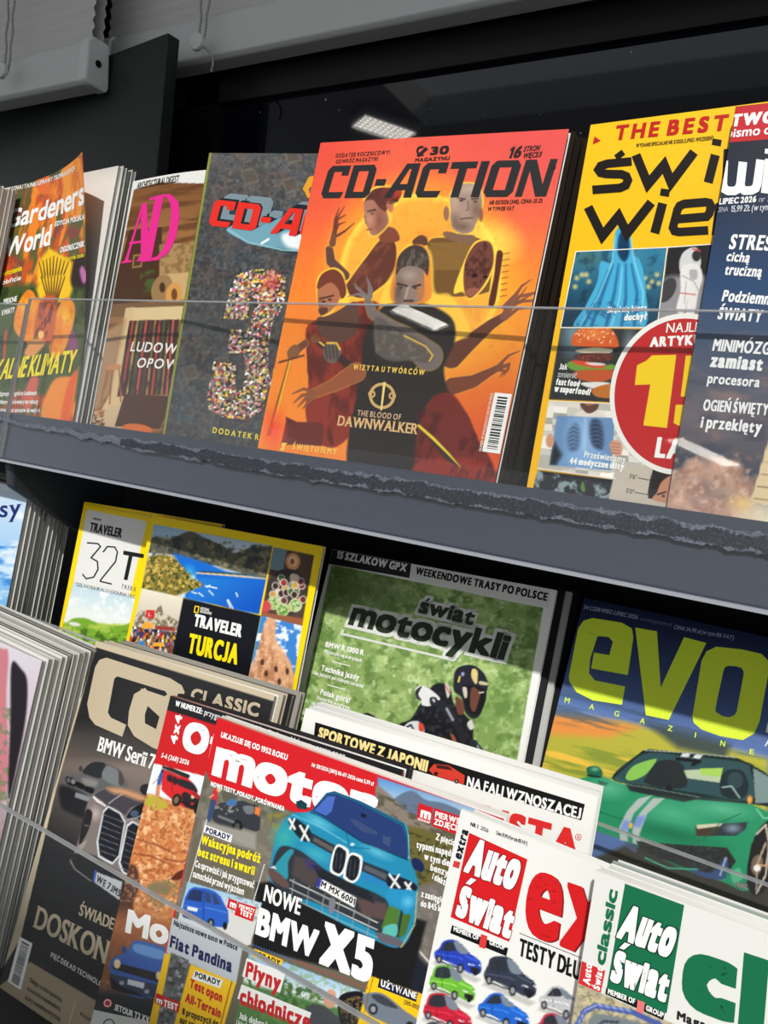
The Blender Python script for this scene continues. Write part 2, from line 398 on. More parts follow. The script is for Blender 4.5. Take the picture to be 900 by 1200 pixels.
ACC = {'Ś': ('S', 'a'), 'ś': ('s', 'a'), 'ć': ('c', 'a'), 'Ć': ('C', 'a'), 'ń': ('n', 'a'), 'Ń': ('N', 'a'), 'ó': ('o', 'a'), 'Ó': ('O', 'a'), 'ź': ('z', 'a'),
       'ż': ('z', 'd'), 'Ż': ('Z', 'd'), 'ł': ('l', 'l'), 'Ł': ('L', 'l'), 'ą': ('a', 'o'), 'Ą': ('A', 'o'), 'ę': ('e', 'o'), 'Ę': ('E', 'o')}
def sweep(a, b, wx, wy):
    if b[0] < a[0]: a, b = b, a
    if b[1] >= a[1]:
        return [(a[0] - wx, a[1] - wy), (a[0] + wx, a[1] - wy), (b[0] + wx, b[1] - wy), (b[0] + wx, b[1] + wy), (b[0] - wx, b[1] + wy), (a[0] - wx, a[1] + wy)]
    return [(a[0] - wx, a[1] - wy), (b[0] - wx, b[1] - wy), (b[0] + wx, b[1] - wy), (b[0] + wx, b[1] + wy), (a[0] + wx, a[1] + wy), (a[0] - wx, a[1] + wy)]
LOWS = set('acemnorsuvwxzgpqy')
def layout(s, L, h, wx, wy, serif=False, track=.10, lc=1.10):
    """polygons of a line of text of length L (None = natural) and cap height h"""
    items = []; tot = 0.0; cnt = 0
    for ch in s:
        base, acc = ACC.get(ch, (ch, None))
        if base == ' ': tot += .32; items.append((None, .32, None)); continue
        g = GL.get(base) or GL['-']
        w = g[4] - g[3] + track; items.append((base, w, acc)); tot += w; cnt += 1
    wx = min(wx, .088 * (h if L is None else L / max(tot, .1)))
    sx = (h if L is None else max((L - cnt * 2 * wx) / tot, .1 * h))
    sy = h - 2 * wy; x = 0.0; out = []
    for base, w, acc in items:
        if base is None: x += w * sx; continue
        v, f, be, xa, xb = GL[base]
        if base in LOWS: v = v * np.array([1.0, lc])
        q = np.stack([(v[:, 0] - xa + track / 2) * sx + x + wx, v[:, 1] * sy + wy], 1)
        for p in f: out.append([tuple(q[i]) for i in p])
        if wx > 0 or wy > 0:
            for i, j in be: out.append(sweep(q[i], q[j], wx, wy))
        xc = x + wx + (xb - xa + track) / 2 * sx; top = q[:, 1].max() + wy; bx = q[:, 0].max()
        if serif:
            sh = h * .035
            for i, j in be:
                a, b = q[i], q[j]
                if abs(a[1] - b[1]) < .01 * h and abs(a[0] - b[0]) < .34 * sx + 2 * wx and (a[1] < wy + .02 * h or a[1] > .60 * h):
                    c = (a[0] + b[0]) / 2; hw = abs(a[0] - b[0]) / 2 + wx + .075 * h; y = a[1] + (-wy if a[1] < .3 * h else wy - sh)
                    out.append([(c - hw, y), (c + hw, y), (c + hw, y + sh), (c - hw, y + sh)])
        t = .10 * h + wx * .8
        if acc == 'a': out.append([(xc - t * .7, top + .07 * h), (xc + t * .35, top + .07 * h), (xc + t * 1.5, top + .30 * h), (xc + t * .2, top + .30 * h)])
        if acc == 'd': out.append([(xc - t * .7, top + .08 * h), (xc + t * .7, top + .08 * h), (xc + t * .7, top + .08 * h + 1.4 * t), (xc - t * .7, top + .08 * h + 1.4 * t)])
        if acc == 'l':
            xl = (q[:, 0].min() + .06 * h * (base == 'L') + (0 if base == 'L' else xc)) if base == 'L' else xc
            out.append([(xl - .26 * h * .6, .40 * h), (xl + .30 * h * .6, .58 * h), (xl + .30 * h * .6, .58 * h + t), (xl - .26 * h * .6, .40 * h + t)])
        if acc == 'o': out.append([(bx - .10 * h, .02 * h), (bx + .0 * h, .02 * h), (bx - .10 * h, -.13 * h), (bx + .06 * h, -.15 * h), (bx + .05 * h, -.24 * h), (bx - .16 * h, -.22 * h), (bx - .2 * h, -.12 * h)])
        x += w * sx + 2 * wx
    return out, x

# ================================================================== numeric painter for the printed pictures
def _hash(i, j, s):
    n = (i * 374761393 + j * 668265263 + s * 1442695041) & 0xffffffff
    n = ((n ^ (n >> 13)) * 1274126177) & 0xffffffff
    return ((n ^ (n >> 16)) & 0xffff) / 65535.0
def vnoise(x, y, seed=0):
    xi = np.floor(x).astype(np.int64); yi = np.floor(y).astype(np.int64); fx = x - xi; fy = y - yi
    fx = fx * fx * (3 - 2 * fx); fy = fy * fy * (3 - 2 * fy)
    a = _hash(xi, yi, seed); b = _hash(xi + 1, yi, seed); c = _hash(xi, yi + 1, seed); d = _hash(xi + 1, yi + 1, seed)
    return (a * (1 - fx) + b * fx) * (1 - fy) + (c * (1 - fx) + d * fx) * fy
def fbm(x, y, seed=0, o=4):
    r = 0; k = .5; t = 0
    for i in range(o): r = r + k * vnoise(x, y, seed + i * 17); t += k; k *= .55; x = x * 2.03; y = y * 2.03
    return r / t
def pip(x, y, P):
    ins = np.zeros(x.shape, bool); d2 = np.full(x.shape, 1e18); n = len(P)
    for i in range(n):
        x1, y1 = P[i]; x2, y2 = P[(i + 1) % n]
        c = ((y1 > y) != (y2 > y)) & (x < (x2 - x1) * (y - y1) / ((y2 - y1) if y2 != y1 else 1e-9) + x1); ins ^= c
        dx, dy = x2 - x1, y2 - y1; L = dx * dx + dy * dy + 1e-12
        t = np.clip(((x - x1) * dx + (y - y1) * dy) / L, 0, 1); d2 = np.minimum(d2, (x1 + t * dx - x) ** 2 + (y1 + t * dy - y) ** 2)
    d = np.sqrt(d2); return np.where(ins, d, -d)
class Paint:
    """soft brushes on the cover's ink grid; coordinates are those of the cover as photographed"""
    def __init__(s, X, Y, c): s.X = X; s.Y = Y; s.c = np.tile(np.array(c, float), (len(X), 1)); s.clipm = None
    def clip(s, P=None, soft=.8):
        s.clipm = None if P is None else np.clip(pip(s.X, s.Y, P) / soft + .5, 0, 1); return s
    def _put(s, idx, m, c):
        if s.clipm is not None: m = m * s.clipm[idx]
        m = m[:, None]; s.c[idx] = s.c[idx] * (1 - m) + np.asarray(c, float) * m
    def _box(s, x0, y0, x1, y1): return np.nonzero((s.X > x0) & (s.X < x1) & (s.Y > y0) & (s.Y < y1))[0]
    def fill(s, c, a=1.0): s._put(np.arange(len(s.X)), np.full(len(s.X), a), c); return s
    def poly(s, P, c, soft=1.0, a=1.0):
        P = np.array(P, float); i = s._box(P[:, 0].min() - soft, P[:, 1].min() - soft, P[:, 0].max() + soft, P[:, 1].max() + soft)
        if len(i): s._put(i, np.clip(pip(s.X[i], s.Y[i], P) / soft + .5, 0, 1) * a, c)
        return s
    def blob(s, P, c, soft=1.0, a=1.0, n=6):            # closed smooth curve through the points
        P = np.array(P, float); N = len(P); o = []
        for i in range(N):
            p0, p1, p2, p3 = P[i - 1], P[i], P[(i + 1) % N], P[(i + 2) % N]
            for k in range(n):
                t = k / n; o.append(.5 * (2 * p1 + (p2 - p0) * t + (2 * p0 - 5 * p1 + 4 * p2 - p3) * t * t + (3 * p1 - p0 - 3 * p2 + p3) * t ** 3))
        return s.poly(o, c, soft, a)
    def ell(s, x, y, rx, ry, c, ang=0, soft=1.0, a=1.0):
        R_ = max(rx, ry) + soft + 1; i = s._box(x - R_, y - R_, x + R_, y + R_)
        if not len(i): return s
        ca, sa = math.cos(math.radians(ang)), math.sin(math.radians(ang)); dx, dy = s.X[i] - x, s.Y[i] - y
        u = (dx * ca + dy * sa) / rx; v = (-dx * sa + dy * ca) / ry
        s._put(i, np.clip((1 - np.sqrt(u * u + v * v)) * min(rx, ry) / soft + .5, 0, 1) * a, c); return s
    def glow(s, x, y, rx, ry, c, ang=0, a=1.0, p=1.0):
        R_ = max(rx, ry); i = s._box(x - R_, y - R_, x + R_, y + R_)
        if not len(i): return s
        ca, sa = math.cos(math.radians(ang)), math.sin(math.radians(ang)); dx, dy = s.X[i] - x, s.Y[i] - y
        u = (dx * ca + dy * sa) / rx; v = (-dx * sa + dy * ca) / ry
        s._put(i, np.clip(1 - np.sqrt(u * u + v * v), 0, 1) ** p * a, c); return s
    def line(s, P, w, c, soft=1.0, a=1.0):
        P = np.array(P, float); W = np.full(len(P), w, float) if np.isscalar(w) else np.array(w, float); r = W.max() + soft
        i = s._box(P[:, 0].min() - r, P[:, 1].min() - r, P[:, 0].max() + r, P[:, 1].max() + r)
        if not len(i): return s
        x, y = s.X[i], s.Y[i]; m = np.full(len(i), -1e9)
        for k in range(len(P) - 1):
            d = P[k + 1] - P[k]; L = d @ d + 1e-12; t = np.clip(((x - P[k, 0]) * d[0] + (y - P[k, 1]) * d[1]) / L, 0, 1)
            m = np.maximum(m, (W[k] + (W[k + 1] - W[k]) * t) / 2 - np.hypot(P[k, 0] + t * d[0] - x, P[k, 1] + t * d[1] - y))
        s._put(i, np.clip(m / soft + .5, 0, 1) * a, c); return s
    def lin(s, p0, p1, c0, c1, P=None, soft=1.0, a=1.0):
        p0 = np.array(p0, float); d = np.array(p1, float) - p0
        i = np.arange(len(s.X)); m = np.full(len(i), a)
        if P is not None:
            P = np.array(P, float); i = s._box(P[:, 0].min() - soft, P[:, 1].min() - soft, P[:, 0].max() + soft, P[:, 1].max() + soft)
            if not len(i): return s
            m = np.clip(pip(s.X[i], s.Y[i], P) / soft + .5, 0, 1) * a
        t = np.clip(((s.X[i] - p0[0]) * d[0] + (s.Y[i] - p0[1]) * d[1]) / (d @ d), 0, 1)[:, None]
        s._put(i, m, np.array(c0, float) * (1 - t) + np.array(c1, float) * t); return s
    def noise(s, sc, c, lo=.5, hi=.7, P=None, seed=1, st=(1, 1), ang=0, a=1.0, o=4, soft=1.0):
        i = np.arange(len(s.X)); m = np.ones(len(i))
        if P is not None:
            P = np.array(P, float); i = s._box(P[:, 0].min() - soft, P[:, 1].min() - soft, P[:, 0].max() + soft, P[:, 1].max() + soft)
            if not len(i): return s
            m = np.clip(pip(s.X[i], s.Y[i], P) / soft + .5, 0, 1)
        ca, sa = math.cos(math.radians(ang)), math.sin(math.radians(ang)); x, y = s.X[i], s.Y[i]
        u = (x * ca + y * sa) / sc / st[0]; v = (-x * sa + y * ca) / sc / st[1]
        s._put(i, m * np.clip((fbm(u, v, seed, o) - lo) / (hi - lo), 0, 1) * a, c); return s
    def cells(s, sc, pal, P=None, seed=1, a=1.0, ang=0, st=(1, 1), dens=1.0, jit=.35, soft=1.0):
        i = np.arange(len(s.X)); m = np.ones(len(i))
        if P is not None:
            P = np.array(P, float); i = s._box(P[:, 0].min() - soft, P[:, 1].min() - soft, P[:, 0].max() + soft, P[:, 1].max() + soft)
            if not len(i): return s
            m = np.clip(pip(s.X[i], s.Y[i], P) / soft + .5, 0, 1)
        ca, sa = math.cos(math.radians(ang)), math.sin(math.radians(ang)); x, y = s.X[i], s.Y[i]
        u = (x * ca + y * sa) / sc / st[0]; v = (-x * sa + y * ca) / sc / st[1]
        u = u + jit * (vnoise(u * 1.7, v * 1.7, seed + 5) - .5) * 2; v = v + jit * (vnoise(u * 1.7, v * 1.7, seed + 9) - .5) * 2
        ii = np.floor(u).astype(np.int64); jj = np.floor(v).astype(np.int64)
        r = _hash(ii, jj, seed); r2 = _hash(ii, jj, seed + 101); pal = np.array(pal, float)
        col = pal[np.minimum((r * len(pal)).astype(int), len(pal) - 1)] * (.8 + .4 * _hash(ii, jj, seed + 7))[:, None]
        s._put(i, m * a * (r2 < dens), np.clip(col, 0, 255)); return s

# ================================================================== a magazine
SHEETS = {}
class Mag:
    def __init__(s, pose, label, T=.006, step=.0009, base=(255, 255, 255), floor=None, bow=0.0, curl=None, group=None, back=(230, 230, 228), pages='pages', spine=None, name='magazine'):
        x, y, z, yaw, lean, roll, W, H = pose
        yaw, lean, roll = (math.radians(q) for q in (yaw, lean, roll))
        ux = np.array([math.cos(yaw), math.sin(yaw), 0]); fw = np.array([-math.sin(yaw), math.cos(yaw), 0])
        uy = np.array([0, 0, math.cos(lean)]) + fw * math.sin(lean)
        s.a = ux * math.cos(roll) + uy * math.sin(roll); s.b = -ux * math.sin(roll) + uy * math.cos(roll); s.n = np.cross(s.a, s.b)
        o = np.array([x, y, z], float)
        if floor is not None:                                            # let the lowest corner stand on the tray
            low = min(o[2], (o + s.a * W)[2]); d = (low - floor) / s.b[2]; o = o - s.b * d; H += d
        s.o = o; s.W, s.H, s.T = W, H, T; s.bow = bow; s.curl = curl; s.step = step
        s.root = tag(empty(name, tuple(o + np.array([0, 0, Z0]))), label, 'magazine', group)
        s.pages = pages; s.back = back; s.spine = spine
        s.nu = max(2, int(round(W / step)) + 1); s.nv = max(2, int(round(H / step)) + 1)
        U, V = np.meshgrid(np.linspace(0, W, s.nu), np.linspace(0, H, s.nv)); s.U = U.ravel(); s.V = V.ravel()
        X, Y, _ = proj(s.fwd(s.U, s.V)); s.P = Paint(X, Y, base)
        s.pc = {'cover': [[], [], []]}                                    # vector print: verts (u,v,lev), faces, colours
        s.k = 0
        cx, cy, cz = proj(s.fwd(np.array([W / 2]), np.array([H / 2]))); s.scale = FPX / cz[0]
    def fwd(s, u, v, n=0.0):
        u = np.asarray(u, float); v = np.asarray(v, float); w = np.zeros_like(u) + n; du = 0 * u
        if s.bow: w = w + s.bow * np.sin(np.pi * np.clip(u / s.W, 0, 1)) 
        if s.curl:
            A, B, D, u0, v0 = s.curl
            t = np.clip((u / s.W - u0) / (1 - u0), 0, 1) ** 2 * np.clip((v / s.H - v0) / (1 - v0), 0, 1) ** 1.5
            w = w + A * t; du = -B * t; v = v - D * t
        return s.o + np.multiply.outer(u + du, s.a) + np.multiply.outer(v, s.b) + np.multiply.outer(w, s.n)
    def _uv0(s, px, py):
        r = rayw(px, py); t = (s.o @ s.n) / (r @ s.n); P = r * t[..., None] - s.o; return P @ s.a, P @ s.b
    def uv(s, px, py):
        px = np.atleast_1d(np.asarray(px, float)); py = np.atleast_1d(np.asarray(py, float)); u, v = s._uv0(px, py)
        if s.bow or s.curl:
            for _ in range(12):
                X, Y, _z = proj(s.fwd(u, v)); u1, v1 = s._uv0(px, py); u2, v2 = s._uv0(X, Y); u = u + .8 * (u1 - u2); v = v + .8 * (v1 - v2)
        return u, v
    # ---- vector print
    def _polyuv(s, P, c, z, part):
        if part not in s.pc: s.pc[part] = [[], [], []]
        eps = .0002
        if min(p[0] for p in P) < eps or max(p[0] for p in P) > s.W - eps or min(p[1] for p in P) < eps or max(p[1] for p in P) > s.H - eps:
            for ax, sg, lim in ((0, 1, eps), (0, -1, -(s.W - eps)), (1, 1, eps), (1, -1, -(s.H - eps))):
                o = []
                for i in range(len(P)):
                    a, b = P[i - 1], P[i]; da, db = sg * a[ax] - lim, sg * b[ax] - lim
                    if (da >= 0) != (db >= 0):
                        t = da / (da - db); o.append((a[0] + t * (b[0] - a[0]), a[1] + t * (b[1] - a[1])))
                    if db >= 0: o.append(b)
                P = o
                if len(P) < 3: return
        V, F, Cc = s.pc[part]; k = len(V); s.k = (s.k + 1) % 23; lv = z * .00011 + s.k * 3e-6
        V += [(p[0], p[1], lv) for p in P]; F.append(list(range(k, k + len(P)))); Cc += [c] * len(P)
    def poly(s, P, c, z=1, part='cover'):
        P = np.array(P, float); u, v = s.uv(P[:, 0], P[:, 1]); ar = np.sum(u * np.roll(v, -1) - v * np.roll(u, -1))
        q = list(zip(u, v)); s._polyuv(q if ar > 0 else q[::-1], c, z, part); return s
    def ring(s, x, y, r0, r1, c, z=1, a0=0, a1=360, n=40, part='cover', ry=1.0, rot=0):
        cr, sr = math.cos(math.radians(rot)), math.sin(math.radians(rot))
        def pt(r, a): a = math.radians(a); p, q = r * math.cos(a), r * ry * math.sin(a); return (x + p * cr - q * sr, y + p * sr + q * cr)
        if r0 <= 0: return s.poly([pt(r1, a0 + (a1 - a0) * i / n) for i in range(n + (a1 - a0 < 360))] + ([(x, y)] if a1 - a0 < 360 else []), c, z, part)
        for i in range(n):
            b0 = a0 + (a1 - a0) * i / n; b1 = a0 + (a1 - a0) * (i + 1) / n
            s.poly([pt(r0, b0), pt(r1, b0), pt(r1, b1), pt(r0, b1)], c, z, part)
        return s
    def stroke(s, P, w, c, z=2, part='cover', closed=False):
        P = [np.array(p, float) for p in P]; n = len(P); L_, R_ = [], []
        for i in range(n):
            a = P[i - 1] if (i > 0 or closed) else None; b = P[(i + 1) % n] if (i < n - 1 or closed) else None
            d0 = _n(P[i] - a) if a is not None else None; d1 = _n(b - P[i]) if b is not None else None
            if d0 is None: d0 = d1
            if d1 is None: d1 = d0
            n0 = np.array([-d0[1], d0[0]]); n1 = np.array([-d1[1], d1[0]]); m_ = n0 + n1; q = m_ @ m_
            m_ = m_ * (2 / q) if q > .5 else n1 * 1.0
            L_.append(P[i] + m_ * w / 2); R_.append(P[i] - m_ * w / 2)
        for i in range(n if closed else n - 1):
            j = (i + 1) % n; s.poly([L_[i], L_[j], R_[j], R_[i]], c, z, part)
        return s
    def frame(s, P0, P1, h):
        (u0, u1), (v0, v1) = s.uv([P0[0], P1[0]], [P0[1], P1[1]])
        e = np.array([u1 - u0, v1 - v0]); L = np.hypot(*e); e /= L; f = np.array([-e[1], e[0]])
        # true height: image length h measured up the sheet
        (ua, ub), (va, vb) = s.uv([P0[0], P0[0]], [P0[1], P0[1] - 10.0]); hh = h * math.hypot(ub - ua, vb - va) / 10.0
        return np.array([u0, v0]), e, f, L, hh
    def text(s, t, P0, P1, h, c, bold=0.0, z=2, slant=0.0, serif=False, part='cover', outline=None, wy=None, track=.10, fill=True, lc=1.10):
        o, e, f, L, hh = s.frame(P0, P1, h); wx = bold * hh * (.62 if wy is None else .75); wyy = bold * hh * .46 if wy is None else wy * hh
        P, _ = layout(t, L, hh, wx, wyy, serif, track, lc)
        def put(P, c, z):
            for q in P:
                s._polyuv([tuple(o + e * (x + slant * y) + f * y) for x, y in q], c, z, part)
        if outline:
            oc, ow = outline; ow = ow * hh
            P2, _ = layout(t, L, hh, wx, wyy, serif, track, lc)
            big = []
            for q in P2:
                q = np.array(q); 
                for i in range(len(q)): big.append(sweep(q[i], q[(i + 1) % len(q)], ow, ow))
            put(big, oc, z - .6)
        if fill: put(P, c, z)
        return s
    def barcode(s, quad, seed=5, vertical=True, digits=None):
        """quad: TL, TR, BR, BL of the white label; bars across"""
        q = [np.array(p, float) for p in quad]; s.poly(q, (240, 240, 236), 2, 'barcode'); r = np.random.default_rng(seed); t = .06
        def at(x, y): return tuple((q[0] * (1 - x) + q[1] * x) * (1 - y) + (q[3] * (1 - x) + q[2] * x) * y)
        while t < .94:
            w = r.choice([.010, .018, .028]); 
            s.poly([at(.22, t), at(.80, t), at(.80, t + w), at(.22, t + w)], (22, 22, 22), 3, 'barcode') if vertical else s.poly([at(t, .15), at(t + w, .15), at(t + w, .8), at(t, .8)], (22, 22, 22), 3, 'barcode')
            t += w + r.choice([.010, .016, .024])
    # ---- assembly
    def _mesh(s, name, V, F, Cc, parent):
        me = bpy.data.meshes.new(name); me.vertices.add(len(V)); me.vertices.foreach_set('co', np.asarray(V, np.float32).ravel())
        tot = [len(f) for f in F]; lp = np.concatenate([np.asarray(f, np.int32) for f in F]) if isinstance(F, list) else F.ravel().astype(np.int32)
        if not isinstance(F, list): tot = np.full(len(F), F.shape[1], np.int32)
        me.loops.add(len(lp)); me.loops.foreach_set('vertex_index', lp); me.polygons.add(len(tot))
        me.polygons.foreach_set('loop_start', np.concatenate([[0], np.cumsum(tot)[:-1]]).astype(np.int32))
        me.polygons.foreach_set('loop_total', np.asarray(tot, np.int32)); me.update(calc_edges=True); me.validate()
        at = me.attributes.new('ink', 'FLOAT_COLOR', 'POINT'); L = np.ones((len(V), 4), np.float32); L[:, :3] = lin(Cc); at.data.foreach_set('color', L.ravel())
        me.materials.append(MT['print']); o = bpy.data.objects.new(name, me); COL.objects.link(o)
        o.parent = parent; return o
    def finish(s):
        O = s.o
        nu, nv = s.nu, s.nv; G = s.fwd(s.U, s.V) - O; idx = np.arange(nu * nv).reshape(nv, nu)
        q = np.stack([idx[:-1, :-1].ravel(), idx[:-1, 1:].ravel(), idx[1:, 1:].ravel(), idx[1:, :-1].ravel()], 1)
        cols = s.P.c
        # spine strip and back sheet share the cover mesh
        vv = np.linspace(0, s.H, 12); sp = s.fwd(np.zeros(12), vv) - O; sb = sp - s.n * s.T; bk = s.fwd(np.full(12, s.W), vv * 1) - O
        bk = O * 0 + np.multiply.outer(np.full(12, s.W), s.a) + np.multiply.outer(vv, s.b) - s.n * s.T
        sb = np.multiply.outer(np.zeros(12), s.a) + np.multiply.outer(vv, s.b) - s.n * s.T
        b0 = len(G); V = np.concatenate([G, sp, sb, bk]); F = [list(r) for r in q]
        for i in range(11):
            F.append([b0 + i, b0 + i + 1, b0 + 12 + i + 1, b0 + 12 + i]); F.append([b0 + 12 + i, b0 + 12 + i + 1, b0 + 24 + i + 1, b0 + 24 + i])
        spc = s.spine if s.spine is not None else cols[:nu * nv:nu].mean(0)
        Cc = np.concatenate([cols, np.tile(np.array(spc, float), (24, 1)), np.tile(np.array(s.back, float), (12, 1))])
        # printed lettering and shapes
        v2, f2, c2 = s.pc['cover']
        if v2:
            A = np.array(v2); b1 = len(V); V = np.concatenate([V, s.fwd(A[:, 0], A[:, 1], A[:, 2]) - O]); F += [[i + b1 for i in f] for f in f2]
            Cc = np.concatenate([Cc, np.array(c2, float)])
        cov = s._mesh('cover', V, F, Cc, s.root)
        for part, (v2, f2, c2) in s.pc.items():
            if part == 'cover' or not v2: continue
            A = np.array(v2); s._mesh(part, s.fwd(A[:, 0], A[:, 1], A[:, 2]) - O, f2, np.array(c2, float), cov)
        s.block(s.root, s.T); return s
    def block(s, root, T, inset=.0012):
        k = 13; uu = np.linspace(.0004, s.W - inset, k); v = []; f = []
        for vy in (0.0005, s.H - inset):
            for dn in (-.0004, -T + .0002):
                for u in uu:
                    bw = s.bow * math.sin(math.pi * u / s.W) if s.bow and dn > -.001 else 0
                    v.append(tuple((s.a * u + s.b * vy + s.n * (dn + bw))))
        g = lambda i, j, t: (i * 2 + j) * k + t
        for t in range(k - 1):
            f += [(g(0, 0, t), g(0, 0, t + 1), g(1, 0, t + 1), g(1, 0, t)), (g(0, 1, t + 1), g(0, 1, t), g(1, 1, t), g(1, 1, t + 1)),
                  (g(1, 0, t), g(1, 0, t + 1), g(1, 1, t + 1), g(1, 1, t)), (g(0, 1, t), g(0, 1, t + 1), g(0, 0, t + 1), g(0, 0, t))]
        f += [(g(0, 0, k - 1), g(0, 1, k - 1), g(1, 1, k - 1), g(1, 0, k - 1)), (g(0, 1, 0), g(0, 0, 0), g(1, 0, 0), g(1, 1, 0))]
        # leaves: mesh is kept in the magazine's own axes so that its page lines run along the sheet
        M = Matrix([[s.a[0], s.b[0], s.n[0]], [s.a[1], s.b[1], s.n[1]], [s.a[2], s.b[2], s.n[2]]])
        Mi = np.array([s.a, s.b, s.n])
        o = link_mesh('page_block', [tuple(Mi @ np.array(p)) for p in v], f, MT[s.pages], root)
        o.matrix_local = M.to_4x4(); return o
    def copies(s, N, label, group, colour, gap=.0006, du=0.0, dv=0.0, T=None, tint=None, jitter=.0008, seed=1):
        """further copies of the magazine standing behind this one: each a thing with its own page block and cover"""
        T = T or s.T; r = np.random.default_rng(seed); dn = s.T + gap; bw, s.bow = s.bow, 0; cu, s.curl = s.curl, None
        for i in range(N):
            su = du * (i + 1) + r.normal(0, jitter); sv = min(dv * (i + 1), 0) if dv else 0
            off = s.a * su - s.n * dn
            zf = off[2]; off = off - s.b * (zf / s.b[2])
            p = s.o + off
            lb = label[i] if isinstance(label, (list, tuple)) else label
            root = tag(empty('magazine', tuple(p + np.array([0, 0, Z0]))), lb, 'magazine', group)
            h = s.H + abs(sv) * 0 + r.normal(0, jitter) ; W = s.W
            c0 = colour[i % len(colour)] if isinstance(colour, list) else colour
            t = .00025
            q = []
            for u, v_, n_ in ((0, 0, 0), (W, 0, 0), (W, h, 0), (0, h, 0), (0, 0, -T), (W, 0, -T), (W, h, -T), (0, h, -T)): q.append(s.a * u + s.b * v_ + s.n * n_)
            for u, v_, n_ in ((0, 0, -t), (W, 0, -t), (W, h, -t), (0, h, -t), (0, 0, -T + t), (W, 0, -T + t), (W, h, -T + t), (0, h, -T + t)): q.append(s.a * u + s.b * v_ + s.n * n_)
            F = [[0, 1, 2, 3], [4, 7, 6, 5], [0, 3, 7, 4], [1, 9, 10, 2], [3, 2, 10, 11], [13, 5, 6, 14], [14, 6, 7, 15], [8, 11, 10, 9], [12, 13, 14, 15]]
            s._mesh('cover', np.array(q), F, np.tile(np.array(c0, float), (16, 1)), root)
            H0 = s.H; s.H = h; s.block(root, T); s.H = H0
            dn += T + gap
        s.bow = bw; s.curl = cu
        return s

PO = {
 'CA': (-.5151, .3597, -.4871, .8822, 15.566, 1.7235, .2011, .285),
 'off': (-.3953, .3463, -.4884, 3.7035, 13.9593, .9896, .205, .2735),
 'motor': (-.3364, .3409, -.4875, 2.4, 11.7, .4198, .22, .2755),
 'autom': (-.286, .3728, -.486, 2.6466, 13.6647, .9315, .2161, .286),
 'extra': (-.1465, .3444, -.4877, -.1352, 8.8493, -.9502, .215, .2805),
 'classic': (-.0521, .324, -.4867, .1331, 8.3807, 1.2156, .215, .287),
 'turc': (-.5414, .461, -.3813, 1.7257, 10.3886, 1.2596, .2028, .2822),
 'trav': (-.6522, .4735, -.3818, .7411, 9.7987, 2.2045, .195, .2785),
 'mot': (-.3538, .4762, -.3813, 1.54, 16.7076, 1.3684, .2101, .2857),
 'evo': (-.1358, .4738, -.3797, -2.4359, 20.6473, .3944, .225, .2923),
 'cd': (-.3869, .4603, -.0568, 2.0817, 6.902, -1.8718, .205, .2902),
 'swiat': (-.1588, .4709, -.0572, -1.4729, 7.9681, .8496, .215, .2898),
 'wied': (-.0669, .4605, -.0571, .3664, 7.4427, .4542, .205, .2849),
 'dark': (-.5052, .4696, -.0569, 8.2664, 4.3691, -1.9099, .205, .2901),
 'ad': (-.626, .4889, -.0557, -.0112, 5.7238, -.426, .21, .2813),
 'garden': (-.8602, .4872, -.0501, -.9434, 9.0, 3.2519, .2116, .2913),
 'u0': (-1.0324, .4589, -.0564, -.0766, 7.7282, .6216, .21, .2856),
 'l0': (-.9357, .4604, -.3829, -.1112, 7.1318, -.605, .21, .2841),
 'f0': (-.7432, .3453, -.4875, -.8362, 8.2213, -2.1078, .2101, .2794),
}

# ================================================================== covers
def ZM(x0, y0, s):
    def f(*p):
        if len(p) == 1: return [(x0 + a / s, y0 + b / s) for a, b in p[0]]
        return (x0 + p[0] / s, y0 + p[1] / s)
    return f
def tech(t=.25, u=.19):
    G = {}
    lb = [(0, .14), (.12, 0), (t, 0), (t, 1), (.12, 1), (0, .86)]
    G['C'] = (.78, [lb, [(t, 0), (.72, 0), (.78, u), (t, u)], [(t, 1 - u), (.78, 1 - u), (.78, 1), (t, 1)], [(.78 - t, 1 - u - .12), (.78, 1 - u - .12), (.78, 1), (.78 - t, 1)]])
    sq = [(0, 0), (t, 0), (t, 1), (0, 1)]
    rb = [(.84 - t, 0), (.72, 0), (.84, .14), (.84, .86), (.72, 1), (.84 - t, 1)]
    G['D'] = (.84, [sq, [(t, 0), (.84 - t, 0), (.84 - t, u), (t, u)], [(t, 1 - u), (.84 - t, 1 - u), (.84 - t, 1), (t, 1)], rb])
    G['O'] = (.84, [lb, [(t, 0), (.84 - t, 0), (.84 - t, u), (t, u)], [(t, 1 - u), (.84 - t, 1 - u), (.84 - t, 1), (t, 1)], rb])
    G['-'] = (.34, [[(0, .36), (.34, .36), (.34, .56), (0, .56)]])
    G['A'] = (.90, [[(0, 0), (.24, 0), (.64, 1), (.44, 1)], [(.64, 0), (.90, 0), (.88, 1), (.64, 1)], [(.24, .22), (.66, .22), (.66, .40), (.32, .40)], [(.44, 1), (.88, 1), (.88, .84), (.38, .84)]])
    G['T'] = (.78, [[(0, 1 - u), (.78, 1 - u), (.78, 1), (0, 1)], [(.39 - t / 2, 0), (.39 + t / 2, 0), (.39 + t / 2, 1), (.39 - t / 2, 1)]])
    G['I'] = (t, [sq])
    G['N'] = (.86, [[(0, 0), (.20, 0), (.20, 1), (0, 1)], [(.66, 0), (.86, 0), (.86, 1), (.66, 1)], [(.04, 1), (.30, 1), (.84, 0), (.56, 0)]])
    return G
